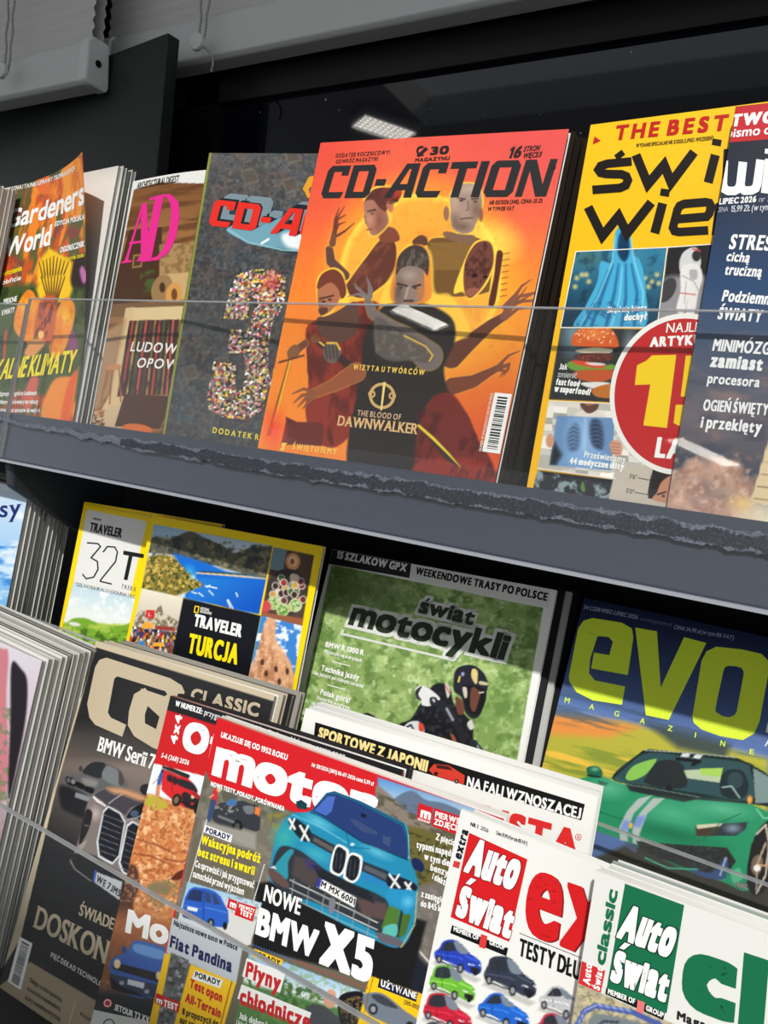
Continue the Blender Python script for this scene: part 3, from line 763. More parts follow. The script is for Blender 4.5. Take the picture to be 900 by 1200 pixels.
def techtext(m, s, P0, P1, h, c, z=2, slant=0.0, part='masthead', gap=.09, G=None):
    G = G or tech(); o, e, f, L, hh = m.frame(P0, P1, h); tot = sum(G[ch][0] for ch in s) + gap * (len(s) - 1); x = 0
    for ch in s:
        w, ps = G[ch]
        for p in ps:
            q = [tuple(o + e * ((x + a) * L / tot + slant * b * hh) + f * b * hh) for a, b in p]
            ar = sum(q[i][0] * q[(i + 1) % len(q)][1] - q[i][1] * q[(i + 1) % len(q)][0] for i in range(len(q)))
            m._polyuv(q if ar > 0 else q[::-1], c, z, part)
        x += w + gap
FLOORS = {k: ZF for k in ('CA', 'off', 'motor', 'autom', 'extra', 'classic', 'f0')}
FLOORS.update({k: ZB for k in ('turc', 'trav', 'mot', 'evo', 'l0')})
def mag(key, label, **kw): return Mag(PO[key], label, floor=FLOORS.get(key, ZU), **kw)

# ------------------------------------------------------------------ orange cover with a band of warriors (generic figures)
m = mag('cd', 'thick orange magazine cover with sun disc and robed warriors, centre of the upper row', T=.0052, step=.00068, base=(241, 118, 52), pages='pages_dark')
p = m.P
p.lin((500, 150), (470, 330), (232, 88, 78), (246, 138, 52))
p.glow(345, 170, 120, 260, (226, 62, 62), a=.75); p.glow(640, 175, 130, 120, (228, 84, 84), a=.8)
p.glow(330, 400, 90, 180, (246, 140, 40), a=.8); p.glow(590, 400, 120, 120, (238, 150, 44), a=.9)
p.glow(600, 520, 150, 120, (206, 66, 36), a=.9)
p.ell(493, 328, 112, 116, (250, 170, 50), soft=36, a=.85)
p.ell(493, 325, 95, 98, (255, 226, 84), soft=4); p.ell(493, 326, 91, 94, (246, 172, 62), soft=10)
p.glow(575, 285, 46, 34, (255, 232, 96), a=.9); p.glow(500, 300, 60, 60, (244, 156, 60), a=.7)
p.noise(7, (200, 90, 40), .55, .8, a=.18, seed=4)
RIM = (255, 206, 74); DK = (66, 40, 34); DK2 = (92, 52, 40); GR = (132, 118, 112)
z1 = ZM(370, 200, 5.625); z2 = ZM(480, 200, 5.625); z3 = ZM(310, 310, 5.217); z4 = ZM(440, 330, 4.737)
# raised clawed hand, sleeve
def limb(pts, w, c=DK2, rim=True):
    if rim: p.line(pts, [q + 1.6 for q in (w if hasattr(w, '__len__') else [w] * len(pts))], RIM, a=.55, soft=1.4)
    p.line(pts, w, c, soft=1.1)
limb(z1([(90, 520), (100, 600), (190, 690)]), [9, 11, 12], (96, 66, 60))
limb(z1([(110, 480), (125, 400)]), [8, 6], (120, 74, 56))
for a in ([(125, 410), (130, 330), (190, 235)], [(128, 390), (145, 320), (200, 290)], [(130, 400), (150, 355), (195, 338)], [(140, 430), (190, 400), (255, 345)], [(120, 400), (128, 320), (155, 245)]):
    p.line(z1(a), [3.2, 2.6, .8], (112, 60, 48))
# figure with swept-back hair, in profile
p.blob(z1([(230, 700), (330, 560), (420, 450), (500, 440), (540, 520), (520, 680), (420, 790), (300, 850), (180, 800)]), RIM, soft=2, a=.7)
p.blob(z1([(235, 705), (335, 570), (425, 458), (498, 448), (532, 520), (510, 680), (410, 780), (300, 840), (190, 790)]), (96, 54, 44), soft=1.5)
p.noise(5, (140, 80, 60), .5, .7, P=z1([(235, 705), (425, 458), (532, 520), (410, 780), (190, 790)]), st=(3, 1), ang=-55, a=.6)
p.blob(z1([(430, 380), (520, 380), (550, 460), (430, 470)]), (128, 70, 54))
p.blob(z1([(315, 170), (400, 102), (500, 98), (555, 150), (540, 230), (490, 240), (500, 330), (430, 420), (370, 436), (340, 400), (330, 330), (318, 280), (322, 220)]), RIM, soft=1.4)
p.blob(z1([(324, 190), (400, 118), (480, 118), (520, 200), (470, 260), (480, 340), (420, 410), (372, 428), (345, 385), (330, 340), (320, 290)]), (170, 116, 96))
p.blob(z1([(322, 205), (380, 125), (480, 112), (550, 120), (545, 200), (510, 205), (468, 205), (462, 268), (420, 245), (380, 195), (340, 195)]), (98, 52, 48))
p.blob(z1([(505, 110), (560, 115), (562, 170), (530, 190)]), (170, 60, 46)); p.ell(*z1(494, 240), 3.4, 6, (190, 116, 88))
p.line(z1([(345, 268), (392, 258)]), 2.2, (60, 36, 36)); p.line(z1([(338, 390), (372, 384)]), 1.6, (150, 56, 52)); p.ell(*z1(372, 284), 2.2, 1.4, (40, 28, 28)); p.line(z1([(322, 300), (330, 345), (345, 352)]), 1.4, (120, 74, 62))
p.glow(*z1(420, 330), 14, 22, (120, 70, 56), a=.7); p.glow(*z1(360, 320), 9, 14, (206, 150, 124), a=.7); p.glow(*z1(500, 150), 14, 12, (150, 60, 44), a=.7); p.noise(2.5, (60, 30, 30), .5, .68, P=z1([(340, 190), (400, 115), (550, 120), (545, 200), (460, 260)]), st=(1, 4), ang=60, a=.6, seed=44)
# tall bald figure
p.blob(z2([(110, 480), (240, 430), (430, 430), (520, 470), (560, 620), (540, 800), (130, 800)]), RIM, soft=2, a=.6)
p.blob(z2([(118, 485), (240, 440), (420, 438), (500, 480), (540, 620), (520, 800), (130, 800)]), (112, 80, 44), soft=1.4)
for r_ in range(14):
    for q in range(17):
        p.ell(*z2(140 + q * 20 + (r_ % 2) * 10, 480 + r_ * 13), 1.0, .8, (190, 150, 74), soft=.9, a=.7)
p.blob(z2([(235, 400), (330, 415), (430, 430), (420, 480), (300, 470), (225, 430)]), (128, 96, 74))
p.blob(z2([(262, 250), (262, 160), (320, 90), (400, 75), (460, 100), (488, 180), (480, 260), (450, 340), (430, 410), (360, 420), (285, 400), (262, 320)]), RIM, soft=1.2)
p.blob(z2([(270, 250), (270, 165), (325, 98), (400, 84), (455, 110), (478, 180), (470, 260), (440, 340), (412, 400), (350, 415), (290, 380), (270, 320)]), (166, 140, 124))
p.ell(*z2(242, 282), 3.4, 8.5, (150, 104, 84)); p.ell(*z2(470, 290), 2.6, 8, (156, 96, 70))
p.line(z2([(318, 180), (365, 188)]), 2.2, (84, 66, 62)); p.line(z2([(410, 188), (452, 182)]), 2.2, (84, 66, 62)); p.line(z2([(335, 318), (415, 310)]), 1.6, (96, 66, 60))
p.line(z2([(385, 200), (388, 255), (372, 262)]), 1.4, (112, 88, 80)); p.ell(*z2(340, 198), 2.2, 1.3, (60, 50, 50)); p.ell(*z2(434, 204), 2.2, 1.3, (60, 50, 50)); p.glow(*z2(300, 330), 8, 14, (110, 84, 74), a=.7)
p.glow(*z2(300, 200), 8, 18, (206, 170, 140), a=.6); p.glow(*z2(440, 260), 10, 18, (112, 88, 78), a=.8); p.glow(*z2(400, 120), 20, 8, (196, 174, 156), a=.7); p.glow(*z2(350, 370), 16, 9, (104, 78, 68), a=.8)
# stooped cowled figure
p.blob(z2([(350, 620), (420, 480), (500, 450), (555, 490), (560, 620), (500, 760), (400, 850), (350, 800), (290, 800)]), RIM, soft=1.4)
p.blob(z2([(362, 620), (425, 492), (500, 462), (546, 500), (550, 620), (490, 750), (405, 838), (360, 790)]), (112, 66, 54))
p.noise(4, (70, 40, 36), .45, .6, P=z2([(362, 620), (500, 462), (550, 620), (405, 838)]), a=.8)
p.ell(*z2(430, 690), 3.5, 2.2, (40, 26, 26)); p.ell(*z2(500, 700), 3, 2, (40, 26, 26)); p.blob(z2([(370, 790), (430, 770), (460, 790), (400, 830)]), (150, 90, 74))
p.blob(z2([(570, 530), (610, 520), (622, 560), (600, 720), (575, 870), (520, 870)]), RIM, soft=1.2); p.blob(z2([(575, 540), (608, 530), (614, 570), (590, 720), (560, 880), (520, 880), (555, 700)]), (88, 44, 36))
for y in range(540, 830, 40): p.line(z2([(618 - (y - 540) * .08, y + 10), (660 - (y - 540) * .08, y + 2)]), .9, (120, 50, 36))
# clawed hands at the right
for a in ([(620, 900), (700, 820), (740, 760), (800, 718)], [(640, 900), (720, 830), (830, 805)], [(660, 890), (740, 862), (815, 856)]): p.line(z2(a), [5, 4, 3, 1][:len(a)], (130, 84, 66))
limb(z4([(420, 420), (520, 340), (640, 240), (720, 190)]), [26, 18, 12, 9], (100, 56, 42))
for a in ([(700, 200), (760, 140), (840, 30)], [(710, 200), (780, 120), (880, 65)], [(720, 205), (790, 150), (840, 150)], [(710, 190), (740, 110), (800, 40)]): p.line(z4(a), [5, 3.4, 1], (126, 78, 62))
limb(z4([(430, 580), (540, 555), (640, 500), (700, 470)]), [20, 15, 9, 7], (118, 64, 44))
for a in ([(680, 470), (740, 410), (800, 385)], [(690, 475), (740, 470), (712, 525)], [(685, 480), (745, 455), (735, 500)], [(670, 490), (720, 495), (690, 530)]): p.line(z4(a), [4, 2.6, 1], (126, 72, 52))
# left swordsman
p.blob(z3([(250, 420), (300, 350), (420, 300), (560, 230), (700, 240), (760, 420), (720, 800), (560, 1010), (420, 1120), (300, 1060), (250, 900), (270, 700)]), (140, 50, 36), soft=2)
p.noise(9, (84, 30, 26), .45, .62, P=z3([(260, 420), (420, 300), (700, 240), (760, 420), (720, 800), (420, 1120), (260, 900)]), st=(1, 2.5), a=.8)
p.blob(z3([(320, 330), (420, 300), (560, 230), (560, 420), (430, 480), (340, 420)]), (92, 62, 52))
p.blob(z3([(316, 110), (350, 50), (420, 18), (480, 50), (500, 130), (520, 220), (440, 240), (420, 290), (350, 318), (325, 260)]), RIM, soft=1.4)
p.blob(z3([(325, 150), (370, 80), (430, 60), (470, 130), (460, 210), (410, 280), (350, 308), (330, 250)]), (172, 108, 80))
p.blob(z3([(322, 150), (345, 65), (420, 28), (478, 70), (500, 170), (470, 210), (450, 150), (400, 110)]), (112, 58, 42))
p.line(z3([(338, 210), (420, 190)]), 2, (70, 40, 34)); p.ell(*z3(362, 226), 2.2, 1.2, (46, 30, 28)); p.ell(*z3(400, 215), 2.2, 1.2, (46, 30, 28)); p.blob(z3([(330, 270), (380, 262), (385, 290), (345, 312)]), (92, 54, 42)); p.glow(*z3(340, 240), 5, 12, (120, 70, 56), a=.6)
# central figure: hair in a knot, grey face, dark cloak
p.blob(z1([(430, 840), (520, 640), (540, 560), (600, 490), (700, 470), (760, 540), (775, 640), (790, 800), (900, 830), (1000, 1100), (460, 1100)]), RIM, soft=3, a=.75)
p.blob(z4([(0, 200), (60, 130), (260, 120), (420, 200), (440, 330), (380, 480), (420, 640), (520, 760), (560, 1000), (400, 1100), (-40, 1100), (-160, 1000), (-100, 600), (-60, 300)]), (42, 37, 35), soft=3)
p.blob(z4([(300, 660), (420, 620), (520, 760), (560, 860), (660, 1040), (560, 1110), (250, 1060), (230, 850)]), (112, 40, 34), soft=3)
p.blob(z4([(240, 1000), (520, 980), (660, 1040), (690, 1120), (240, 1120)]), (140, 46, 36), soft=4); p.noise(8, (70, 26, 26), .5, .65, P=z4([(230, 700), (520, 760), (690, 1120), (200, 1120)]), a=.7, st=(1, 2), ang=20)
p.blob(z1([(640, 460), (690, 425), (730, 440), (735, 490), (650, 490)]), (96, 62, 46))
p.blob(z1([(500, 860), (520, 640), (560, 540), (640, 490), (720, 500), (755, 600), (760, 700), (740, 860)]), (226, 140, 58), soft=1.5)
p.blob(z1([(530, 760), (535, 650), (620, 630), (700, 640), (715, 740), (690, 860), (530, 870)]), (138, 118, 108))
p.glow(*z1(545, 800), 9, 22, (84, 72, 66), a=.8); p.glow(*z1(695, 800), 8, 22, (196, 116, 60), a=.8); p.glow(*z1(620, 690), 12, 8, (176, 156, 144), a=.8)
p.blob(z1([(528, 690), (545, 570), (620, 498), (700, 500), (745, 570), (738, 690), (700, 648), (620, 628), (560, 648)]), (66, 58, 54)); p.noise(3, (130, 120, 110), .5, .7, P=z1([(530, 650), (620, 498), (745, 570), (740, 650)]), st=(1, 4), ang=8, a=.6)
p.line(z1([(540, 745), (600, 760)]), 2.4, (58, 48, 46)); p.line(z1([(640, 765), (690, 752)]), 2.4, (58, 48, 46)); p.ell(*z1(560, 772), 2, 1.1, (60, 46, 44)); p.ell(*z1(655, 775), 2, 1.1, (60, 46, 44)); p.line(z1([(610, 770), (590, 840)]), 2, (176, 150, 140)); p.line(z1([(585, 858), (640, 858)]), 2.4, (62, 50, 48))
# raised grey forearm and hand
limb(z3([(630, 220), (660, 300), (780, 380), (860, 430), (1000, 560)]), [8, 11, 14, 20, 34], (116, 104, 100))
p.blob(z4([(0, 200), (120, 260), (260, 330), (320, 400), (300, 450), (200, 440), (80, 440), (0, 380)]), (92, 84, 80), soft=3); p.noise(5, (140, 126, 116), .52, .7, P=z4([(0, 220), (260, 330), (320, 400), (200, 440), (0, 400)]), a=.5)
p.line(z4([(160, 300), (280, 360), (318, 410), (300, 440)]), 2, RIM, a=.8)
for a in ([(630, 210), (580, 150), (545, 118)], [(640, 200), (640, 130), (622, 70)], [(620, 200), (570, 180), (510, 195)], [(650, 200), (655, 150), (635, 95)], [(620, 190), (560, 140), (555, 115)]): p.line(z3(a), [4, 2.8, .9], (122, 112, 108))
# drawn blade and sword hilt
p.line(z3([(300, 450), (420, 540), (560, 650), (660, 750)]), [7, 9, 10, 8], (58, 40, 34)); p.line(z3([(300, 445), (370, 500)]), 2.2, (238, 190, 84)); p.ell(*z3(310, 455), 6, 5, (120, 74, 44))
p.blob(z3([(360, 520), (400, 470), (455, 490), (465, 550), (420, 605), (370, 580)]), (104, 92, 86)); p.line(z3([(380, 480), (440, 480), (462, 520)]), 2, RIM, a=.9)
for k in range(4): p.line(z3([(372 + k * 22, 500), (382 + k * 22, 575)]), 2.4, (70, 60, 56))
limb(z3([(250, 480), (200, 520)]), [8, 9], (112, 66, 50)); p.blob(z3([(140, 530), (180, 490), (215, 510), (205, 560), (150, 575)]), (132, 86, 56)); p.line(z3([(90, 598), (240, 556)]), 2.2, (84, 54, 46))
p.poly(z3([(145, 590), (168, 588), (40, 1040), (12, 1048)]), (150, 84, 34)); p.line(z3([(158, 592), (60, 960)]), 2, (250, 190, 50))
limb(z3([(560, 660), (420, 740), (300, 790)]), [22, 14, 10], (150, 84, 52))
for a in ([(300, 780), (240, 760), (170, 790)], [(290, 790), (230, 800), (180, 845)], [(290, 800), (250, 820), (205, 870)], [(300, 810), (270, 840), (235, 880)]): p.line(z3(a), [5, 3.6, 1.4], (140, 84, 56))
p.poly(z3([(130, 960), (340, 965), (365, 1000), (350, 1110), (100, 1100)]), (104, 42, 36)); p.poly(z3([(130, 930), (205, 965), (130, 985)]), (90, 36, 32)); p.glow(*z3(60, 1000), 18, 34, (246, 72, 50), a=.9)
p.poly(z4([(232, 800), (262, 810), (400, 940), (478, 1036), (390, 990)]), (60, 46, 36)); p.line(z4([(240, 800), (320, 870), (400, 950), (474, 1032)]), [3, 3.4, 2.6, .6], (236, 206, 60))
# lettering
BK = (42, 38, 36); YL = (244, 206, 90)
techtext(m, 'CD-ACTION', (375, 232.5), (640, 230.5), 36.5, (44, 44, 46), z=-.0 + 1, slant=.10)
m.text('®', (645, 199), (651, 198.8), 6, BK, z=2) if '®' in GL else m.ring(648.5, 196, 2.4, 3.1, BK, 2).text('R', (647.3, 197.5), (649.8, 197.4), 3, BK)
m.text('DODATEK ROCZNICOWY!', (393, 185), (457, 181), 4.6, BK, bold=.05, track=.3); m.text('ODWRÓĆ MAGAZYN!', (393, 192), (443, 188.5), 4.6, BK, bold=.05, track=.3)
m.text('30', (503, 182), (526, 180.5), 9.5, BK, bold=.14); m.ring(494, 177, 3.4, 6, BK, 2, 60, 300); m.poly([(488, 182.5), (499, 172), (502, 175), (491, 184.5)], BK); m.text('MAGAZYNU', (486, 190), (527, 187.5), 4.2, BK, bold=.10)
m.text('16', (594, 186), (610, 184.6), 13, BK, bold=.09, slant=.2); m.text('STRON', (613, 178), (632, 176.5), 6.2, BK, bold=.06, slant=.2); m.text('WIĘCEJ!', (612, 185.8), (634, 184), 6.2, BK, bold=.06, slant=.2)
m.text('NR 03/2026 (348), CENA: 35 ZŁ', (573, 240), (636, 237.5), 4.6, (70, 40, 34), bold=.06, slant=.1); m.text('W TYM 8% VAT', (571, 247.5), (602, 246.5), 4.6, (70, 40, 34), bold=.06, slant=.1)
m.text('WIZYTA U TWÓRCÓW', (413, 433), (498, 440), 6.2, YL, bold=.06, track=.42)
zc = ZM(300, 330, 2.25)
m.ring(448, 464, 12, 15.5, (206, 170, 110), 2, rot=6, n=36); m.ring(436, 462, 2.2, 4.4, (206, 170, 110), 3, n=16); m.ring(460, 464, 2.2, 4.4, (206, 170, 110), 3, n=16); m.poly([(449.5, 448), (452.5, 448), (448, 481), (446, 481)], (240, 214, 130), 4)
m.text('THE BLOOD OF', (418, 487), (470, 492.5), 6.6, (214, 178, 140), bold=.04, track=.25)
m.text('DAWNWALKER', (395, 498.5), (489, 509), 11.5, (226, 184, 128), bold=.05, serif=True, wy=.012, track=.06)
m.text('ŚWIĘTUJEMY', (342, 526.5), (395, 533), 7, YL, bold=.05, track=.35); m.poly([(330, 519), (337, 519), (334, 522), (333, 528), (327, 528), (331, 524)], YL)
m.barcode([(580, 460), (600, 462), (586, 532), (565, 529)], seed=4); m.text('NUMER W SPRZEDAŻY DO 07.09.2026', (564, 529), (578, 461), 3.0, (236, 220, 200), bold=.06)
m.finish()
m.copies(3, ['second copy of the orange warrior magazine, right behind the front one', 'third copy of the orange warrior magazine from the front', 'rearmost copy of the orange warrior magazine in its stack'], 'copies of the orange warrior magazine', [(38, 30, 24), (30, 24, 20), (36, 30, 22)], du=.0032, gap=.0005)

# ------------------------------------------------------------------ dark collage cover with a mosaic numeral
m = mag('dark', 'dark grey magazine with red block title and mosaic numeral, left of the orange one', T=.0045, base=(72, 74, 76), spine=(150, 160, 60), pages='pages_dark')
p = m.P
p.cells(17, [(64, 66, 70), (74, 76, 78), (82, 80, 78), (60, 64, 70), (88, 84, 78), (54, 56, 60), (90, 72, 66), (62, 78, 88)], ang=6, st=(1.0, 1.2), seed=2, jit=.12); p.cells(4.5, [(50, 52, 56), (96, 92, 86), (70, 70, 72), (110, 100, 88), (56, 62, 70), (100, 78, 70), (44, 44, 48), (84, 96, 104)], ang=6, seed=5, jit=.4, a=.55)
p.noise(3.2, (122, 118, 110), .56, .72, seed=3, a=.55); p.noise(2.4, (40, 42, 46), .55, .7, seed=8, a=.7); p.noise(6, (120, 70, 60), .62, .75, seed=12, a=.35); p.noise(6, (66, 96, 116), .63, .76, seed=22, a=.35)
p.lin((250, 170), (230, 300), (104, 104, 104), (72, 74, 76), a=.35)
for (x, y) in ((282, 200), (332, 176), (250, 420), (330, 210), (212, 430)): p.poly([(x, y), (x + 16, y - 4), (x + 22, y + 13), (x + 5, y + 18)], (124, 114, 96), a=.5); p.poly([(x + 3, y + 2), (x + 15, y - 1), (x + 19, y + 11), (x + 6, y + 14)], (84, 76, 70), a=.7)
p.line([(247, 178), (192, 508)], 2.2, (150, 156, 50))
z = ZM(180, 160, 3.158)
p.ell(*z(455, 345), 62, 24, (34, 60, 70), ang=14); p.blob(z([(270, 340), (420, 300), (600, 320), (600, 420), (480, 415), (350, 390)]), (110, 160, 178), soft=2); p.blob(z([(480, 360), (600, 360), (600, 415), (500, 410)]), (232, 240, 242), soft=5); p.line(z([(275, 345), (350, 392), (480, 420), (600, 424)]), 1.8, (150, 196, 206)); p.line(z([(400, 395), (425, 380)]), 2.4, (255, 255, 255))
# extruded block letters
G = tech(.27, .21)
for dx in range(14, 0, -2): techtext(m, 'CD-AC', (244 + dx, 264 - dx * .55), (378 + dx, 281 - dx * .55), 30, (28, 34, 40) if dx < 9 else (120, 140, 150), z=1 + (14 - dx) * .06, slant=.05, part='masthead', G=G)
techtext(m, 'CD-AC', (244, 264), (378, 281), 30, (222, 46, 36), z=2.4, slant=.05, G=G)
m.poly(z([(575, 150), (592, 145), (590, 180), (575, 195), (582, 225), (570, 228), (560, 205), (552, 195)]), (226, 160, 40), 2)
# mosaic 3
z3_ = [z([(285, 560), (310, 510), (370, 492), (440, 492), (488, 520), (486, 600), (468, 650), (440, 690), (430, 740), (424, 830), (430, 900), (405, 1010), (350, 1048), (260, 1040), (205, 1010), (198, 960), (222, 832), (306, 838), (300, 930), (330, 940), (340, 850), (330, 800), (270, 805), (285, 715), (350, 715), (372, 640), (380, 600), (360, 598), (352, 680), (258, 672)])]
p.blob(z3_[0], (34, 34, 36), soft=2, n=1)
PAL = [(214, 190, 150), (60, 52, 52), (220, 200, 60), (196, 70, 60), (110, 120, 130), (240, 236, 224), (84, 76, 60), (150, 110, 90), (60, 80, 60), (200, 120, 150), (40, 36, 40), (170, 160, 150)]
p.cells(2.3, PAL, P=z3_[0], seed=31, jit=.3, soft=.8); p.glow(*z(440, 540), 16, 16, (204, 50, 40), a=.7)
o3 = z([(440, 760), (470, 560), (520, 520)]); p.cells(2.3, PAL, P=z([(430, 900), (446, 850), (460, 860), (440, 1010), (420, 1040)]), seed=33)
m.text('DODATEK ROCZNICOWY', (248, 507), (372, 527), 6.6, (232, 214, 70), bold=.06, track=.4)
m.finish()

# ------------------------------------------------------------------ yellow science cover
m = mag('swiat', 'yellow magazine with blue ghost and burger photos behind the navy magazine', T=.006, step=.00062, base=(244, 190, 24))
p = m.P; z = ZM(600, 110, 3); z8 = ZM(600, 350, 3); zq = ZM(640, 370, 5.4583)
p.lin((760, 120), (700, 330), (244, 196, 30), (246, 186, 20))
# ghost
gp = [(675, 295), (782, 290), (770, 383), (657, 383)]
p.poly(gp, (28, 92, 124)); p.clip(gp)
p.lin((690, 294), (680, 384), (58, 128, 156), (14, 46, 70)); p.glow(690, 302, 22, 16, (70, 104, 96), a=.8); p.glow(766, 300, 22, 20, (40, 116, 150), a=.8); p.noise(9, (14, 44, 62), .5, .7, a=.5, seed=5)
for x, y in ((676, 326), (682, 322), (690, 330), (687, 322), (674, 336), (764, 330), (770, 322), (760, 336), (772, 332), (756, 326)): p.glow(x, y, 4.5, 4.5, (244, 216, 130), a=.9)
p.clip(None)
gb = z([(352, 590), (362, 490), (395, 458), (416, 480), (424, 560), (452, 590), (470, 690), (455, 830), (225, 830), (262, 740), (300, 660), (312, 590)])
p.clip([(640, 240), (800, 240), (770, 383), (640, 383)]); p.blob(gb, (70, 168, 208), soft=1.6)
p.blob(z([(372, 560), (376, 500), (396, 478), (410, 500), (412, 560), (395, 590)]), (14, 54, 88), soft=3)
for a in ([(355, 600), (320, 700), (280, 815)], [(375, 600), (360, 700), (330, 820)], [(400, 600), (400, 720), (385, 820)], [(420, 600), (440, 700), (430, 815)], [(340, 620), (300, 720), (250, 815)]): p.line(z(a), [2, 3.4, 4], (26, 92, 142), soft=3, a=.85)
for a in ([(364, 500), (350, 600), (300, 720), (240, 815)], [(416, 500), (430, 590), (462, 700), (452, 815)], [(388, 610), (378, 720), (350, 815)]): p.line(z(a), [1, 1.6, 1.6, 1.2][:len(a)], (150, 222, 240), soft=1.5, a=.8)
p.noise(6, (24, 84, 130), .5, .7, P=z([(225, 740), (460, 720), (455, 815), (225, 815)]), a=.7, seed=6); p.clip(None)
# astronaut
ap = [(783, 290), (838, 286), (822, 368), (771, 382)]
p.poly(ap, (34, 34, 36)); p.clip(ap); p.poly(z([(500, 660), (560, 640), (700, 640), (700, 800), (480, 800)]), (140, 140, 142), soft=8); p.ell(*z(545, 690), 9, 16, (62, 62, 66), ang=30)
p.blob(z([(600, 560), (632, 540), (655, 548), (664, 590), (650, 640), (600, 640), (588, 600)]), (206, 206, 206)); p.blob(z([(596, 610), (650, 600), (670, 640), (655, 700), (640, 775), (612, 775), (618, 715), (604, 770), (578, 760), (592, 690)]), (224, 222, 220)); p.ell(*z(648, 570), 5, 6.4, (46, 42, 46)); p.line(z([(634, 545), (662, 552)]), 1.6, (196, 50, 50)); p.line(z([(592, 700), (645, 706)]), 1.4, (196, 90, 84)); p.line(z([(600, 640), (640, 660), (655, 690)]), 1.2, (150, 150, 152)); p.line(z([(612, 660), (606, 740)]), 1, (160, 160, 162)); p.blob(z([(625, 620), (650, 620), (650, 650), (628, 650)]), (170, 170, 172)); p.clip(None)
# burger
bp = z8([(185, 100), (620, 108), (570, 375), (350, 362), (130, 355)]); bp = [(657, 384), (760, 386), (730, 472), (643, 468)]
p.poly(bp, (40, 44, 46)); p.clip(bp); p.glow(672, 392, 22, 40, (120, 160, 176), a=.9); p.glow(738, 410, 12, 34, (150, 176, 190), a=.8)
p.blob(zq([(160, 180), (180, 110), (260, 65), (360, 60), (430, 100), (462, 170), (450, 205), (320, 205), (200, 195)]), (206, 88, 34)); p.glow(*zq(300, 110), 20, 12, (236, 140, 66), a=.8); p.noise(1.6, (250, 226, 180), .6, .7, P=zq([(180, 110), (260, 65), (360, 60), (440, 110), (430, 180), (180, 170)]), a=.9, seed=3)
p.blob(zq([(190, 220), (300, 205), (420, 215), (400, 240), (300, 238), (220, 235)]), (230, 222, 190)); p.blob(zq([(175, 260), (260, 240), (400, 240), (428, 262), (400, 290), (250, 288)]), (86, 36, 26)); p.noise(2, (150, 80, 60), .5, .7, P=zq([(175, 250), (428, 250), (400, 290), (250, 288)]), seed=4)
p.blob(zq([(130, 310), (180, 290), (300, 330), (420, 310), (440, 340), (340, 350), (180, 350)]), (110, 152, 50)); p.blob(zq([(170, 285), (280, 295), (380, 320), (330, 335), (200, 312)]), (214, 70, 40)); p.blob(zq([(250, 300), (350, 302), (380, 315), (300, 318)]), (230, 214, 206))
p.blob(zq([(180, 360), (300, 345), (435, 350), (420, 400), (330, 425), (210, 405)]), (190, 84, 40)); p.blob(zq([(220, 430), (380, 425), (420, 450), (300, 465)]), (226, 224, 218)); p.blob(zq([(290, 480), (340, 450), (430, 440), (440, 520), (330, 520)]), (190, 110, 40)); p.line(zq([(325, 0), (318, 62)]), 1.6, (214, 180, 120)); p.clip(None)
# x-ray
xp = [(643, 471), (775, 476), (760, 568), (630, 548)]
p.poly(xp, (206, 202, 192)); p.clip(xp); p.cells(9, [(214, 210, 200), (200, 196, 186), (208, 204, 196)], st=(1.7, .8), ang=5, jit=.05, seed=2)
p.blob(zq([(180, 640), (240, 600), (330, 610), (380, 650), (380, 700), (180, 700)]), (226, 216, 206)); p.blob(zq([(225, 555), (330, 555), (325, 600), (275, 625), (235, 600)]), (96, 62, 48)); p.blob(zq([(250, 552), (310, 552), (300, 570), (260, 572)]), (190, 120, 96))
xf = zq([(70, 638), (440, 655), (415, 990), (20, 955)]); p.poly(xf, (104, 142, 186)); p.clip(xf); p.glow(*zq(240, 800), 26, 44, (150, 188, 228), a=.9, p=.7); p.blob(zq([(150, 720), (190, 690), (215, 740), (205, 850), (150, 860), (135, 790)]), (70, 96, 134), soft=5); p.blob(zq([(290, 670), (340, 670), (365, 740), (360, 850), (300, 830), (280, 750)]), (40, 54, 82), soft=5); p.glow(*zq(250, 930), 40, 16, (130, 176, 226), a=.9)
for k in range(6): p.line(zq([(140, 715 + k * 26), (175, 700 + k * 26), (212, 716 + k * 26)]), 1.5, (140, 176, 214), a=.6, soft=1.6); p.line(zq([(288, 690 + k * 26), (330, 684 + k * 26), (362, 706 + k * 26)]), 1.4, (110, 140, 182), a=.6, soft=1.6)
p.line(zq([(250, 660), (245, 860)]), 3, (170, 204, 236), soft=3, a=.7); p.poly(zq([(20, 955), (50, 800), (100, 890), (60, 960)]), (30, 34, 42), soft=6)
p.clip(xp); p.ell(*zq(25, 800), 5, 8, (206, 150, 124)); p.blob(zq([(405, 820), (440, 795), (485, 820), (480, 890), (430, 890)]), (214, 156, 130)); 
for k in range(4): p.line(zq([(410, 815 + k * 20), (470, 822 + k * 20)]), 1, (150, 96, 80))
p.clip(None)
hp = [(630, 551), (719, 562), (712, 590), (624, 575)]
p.poly(hp, (34, 38, 44)); p.clip(hp); p.noise(7, (150, 170, 176), .5, .66, a=.9, seed=7); p.blob(zq([(220, 1100), (235, 1060), (250, 1110), (240, 1130)]), (90, 130, 60)); p.clip(None)
p.poly([(722, 545), (800, 545), (780, 610), (712, 590)], (196, 186, 172)); p.clip([(720, 540), (800, 550), (780, 640), (714, 590)])
p.blob(z8([(490, 620), (510, 580), (560, 555), (640, 560), (640, 710), (500, 705), (478, 690)]), (28, 22, 22)); p.blob(z8([(530, 640), (580, 615), (640, 630), (640, 720), (500, 710), (510, 680)]), (196, 136, 108)); p.line(z8([(512, 688), (540, 680)]), 2, (40, 26, 24)); p.ell(*z8(532, 694), 2, 1.4, (50, 34, 30)); p.clip(None)
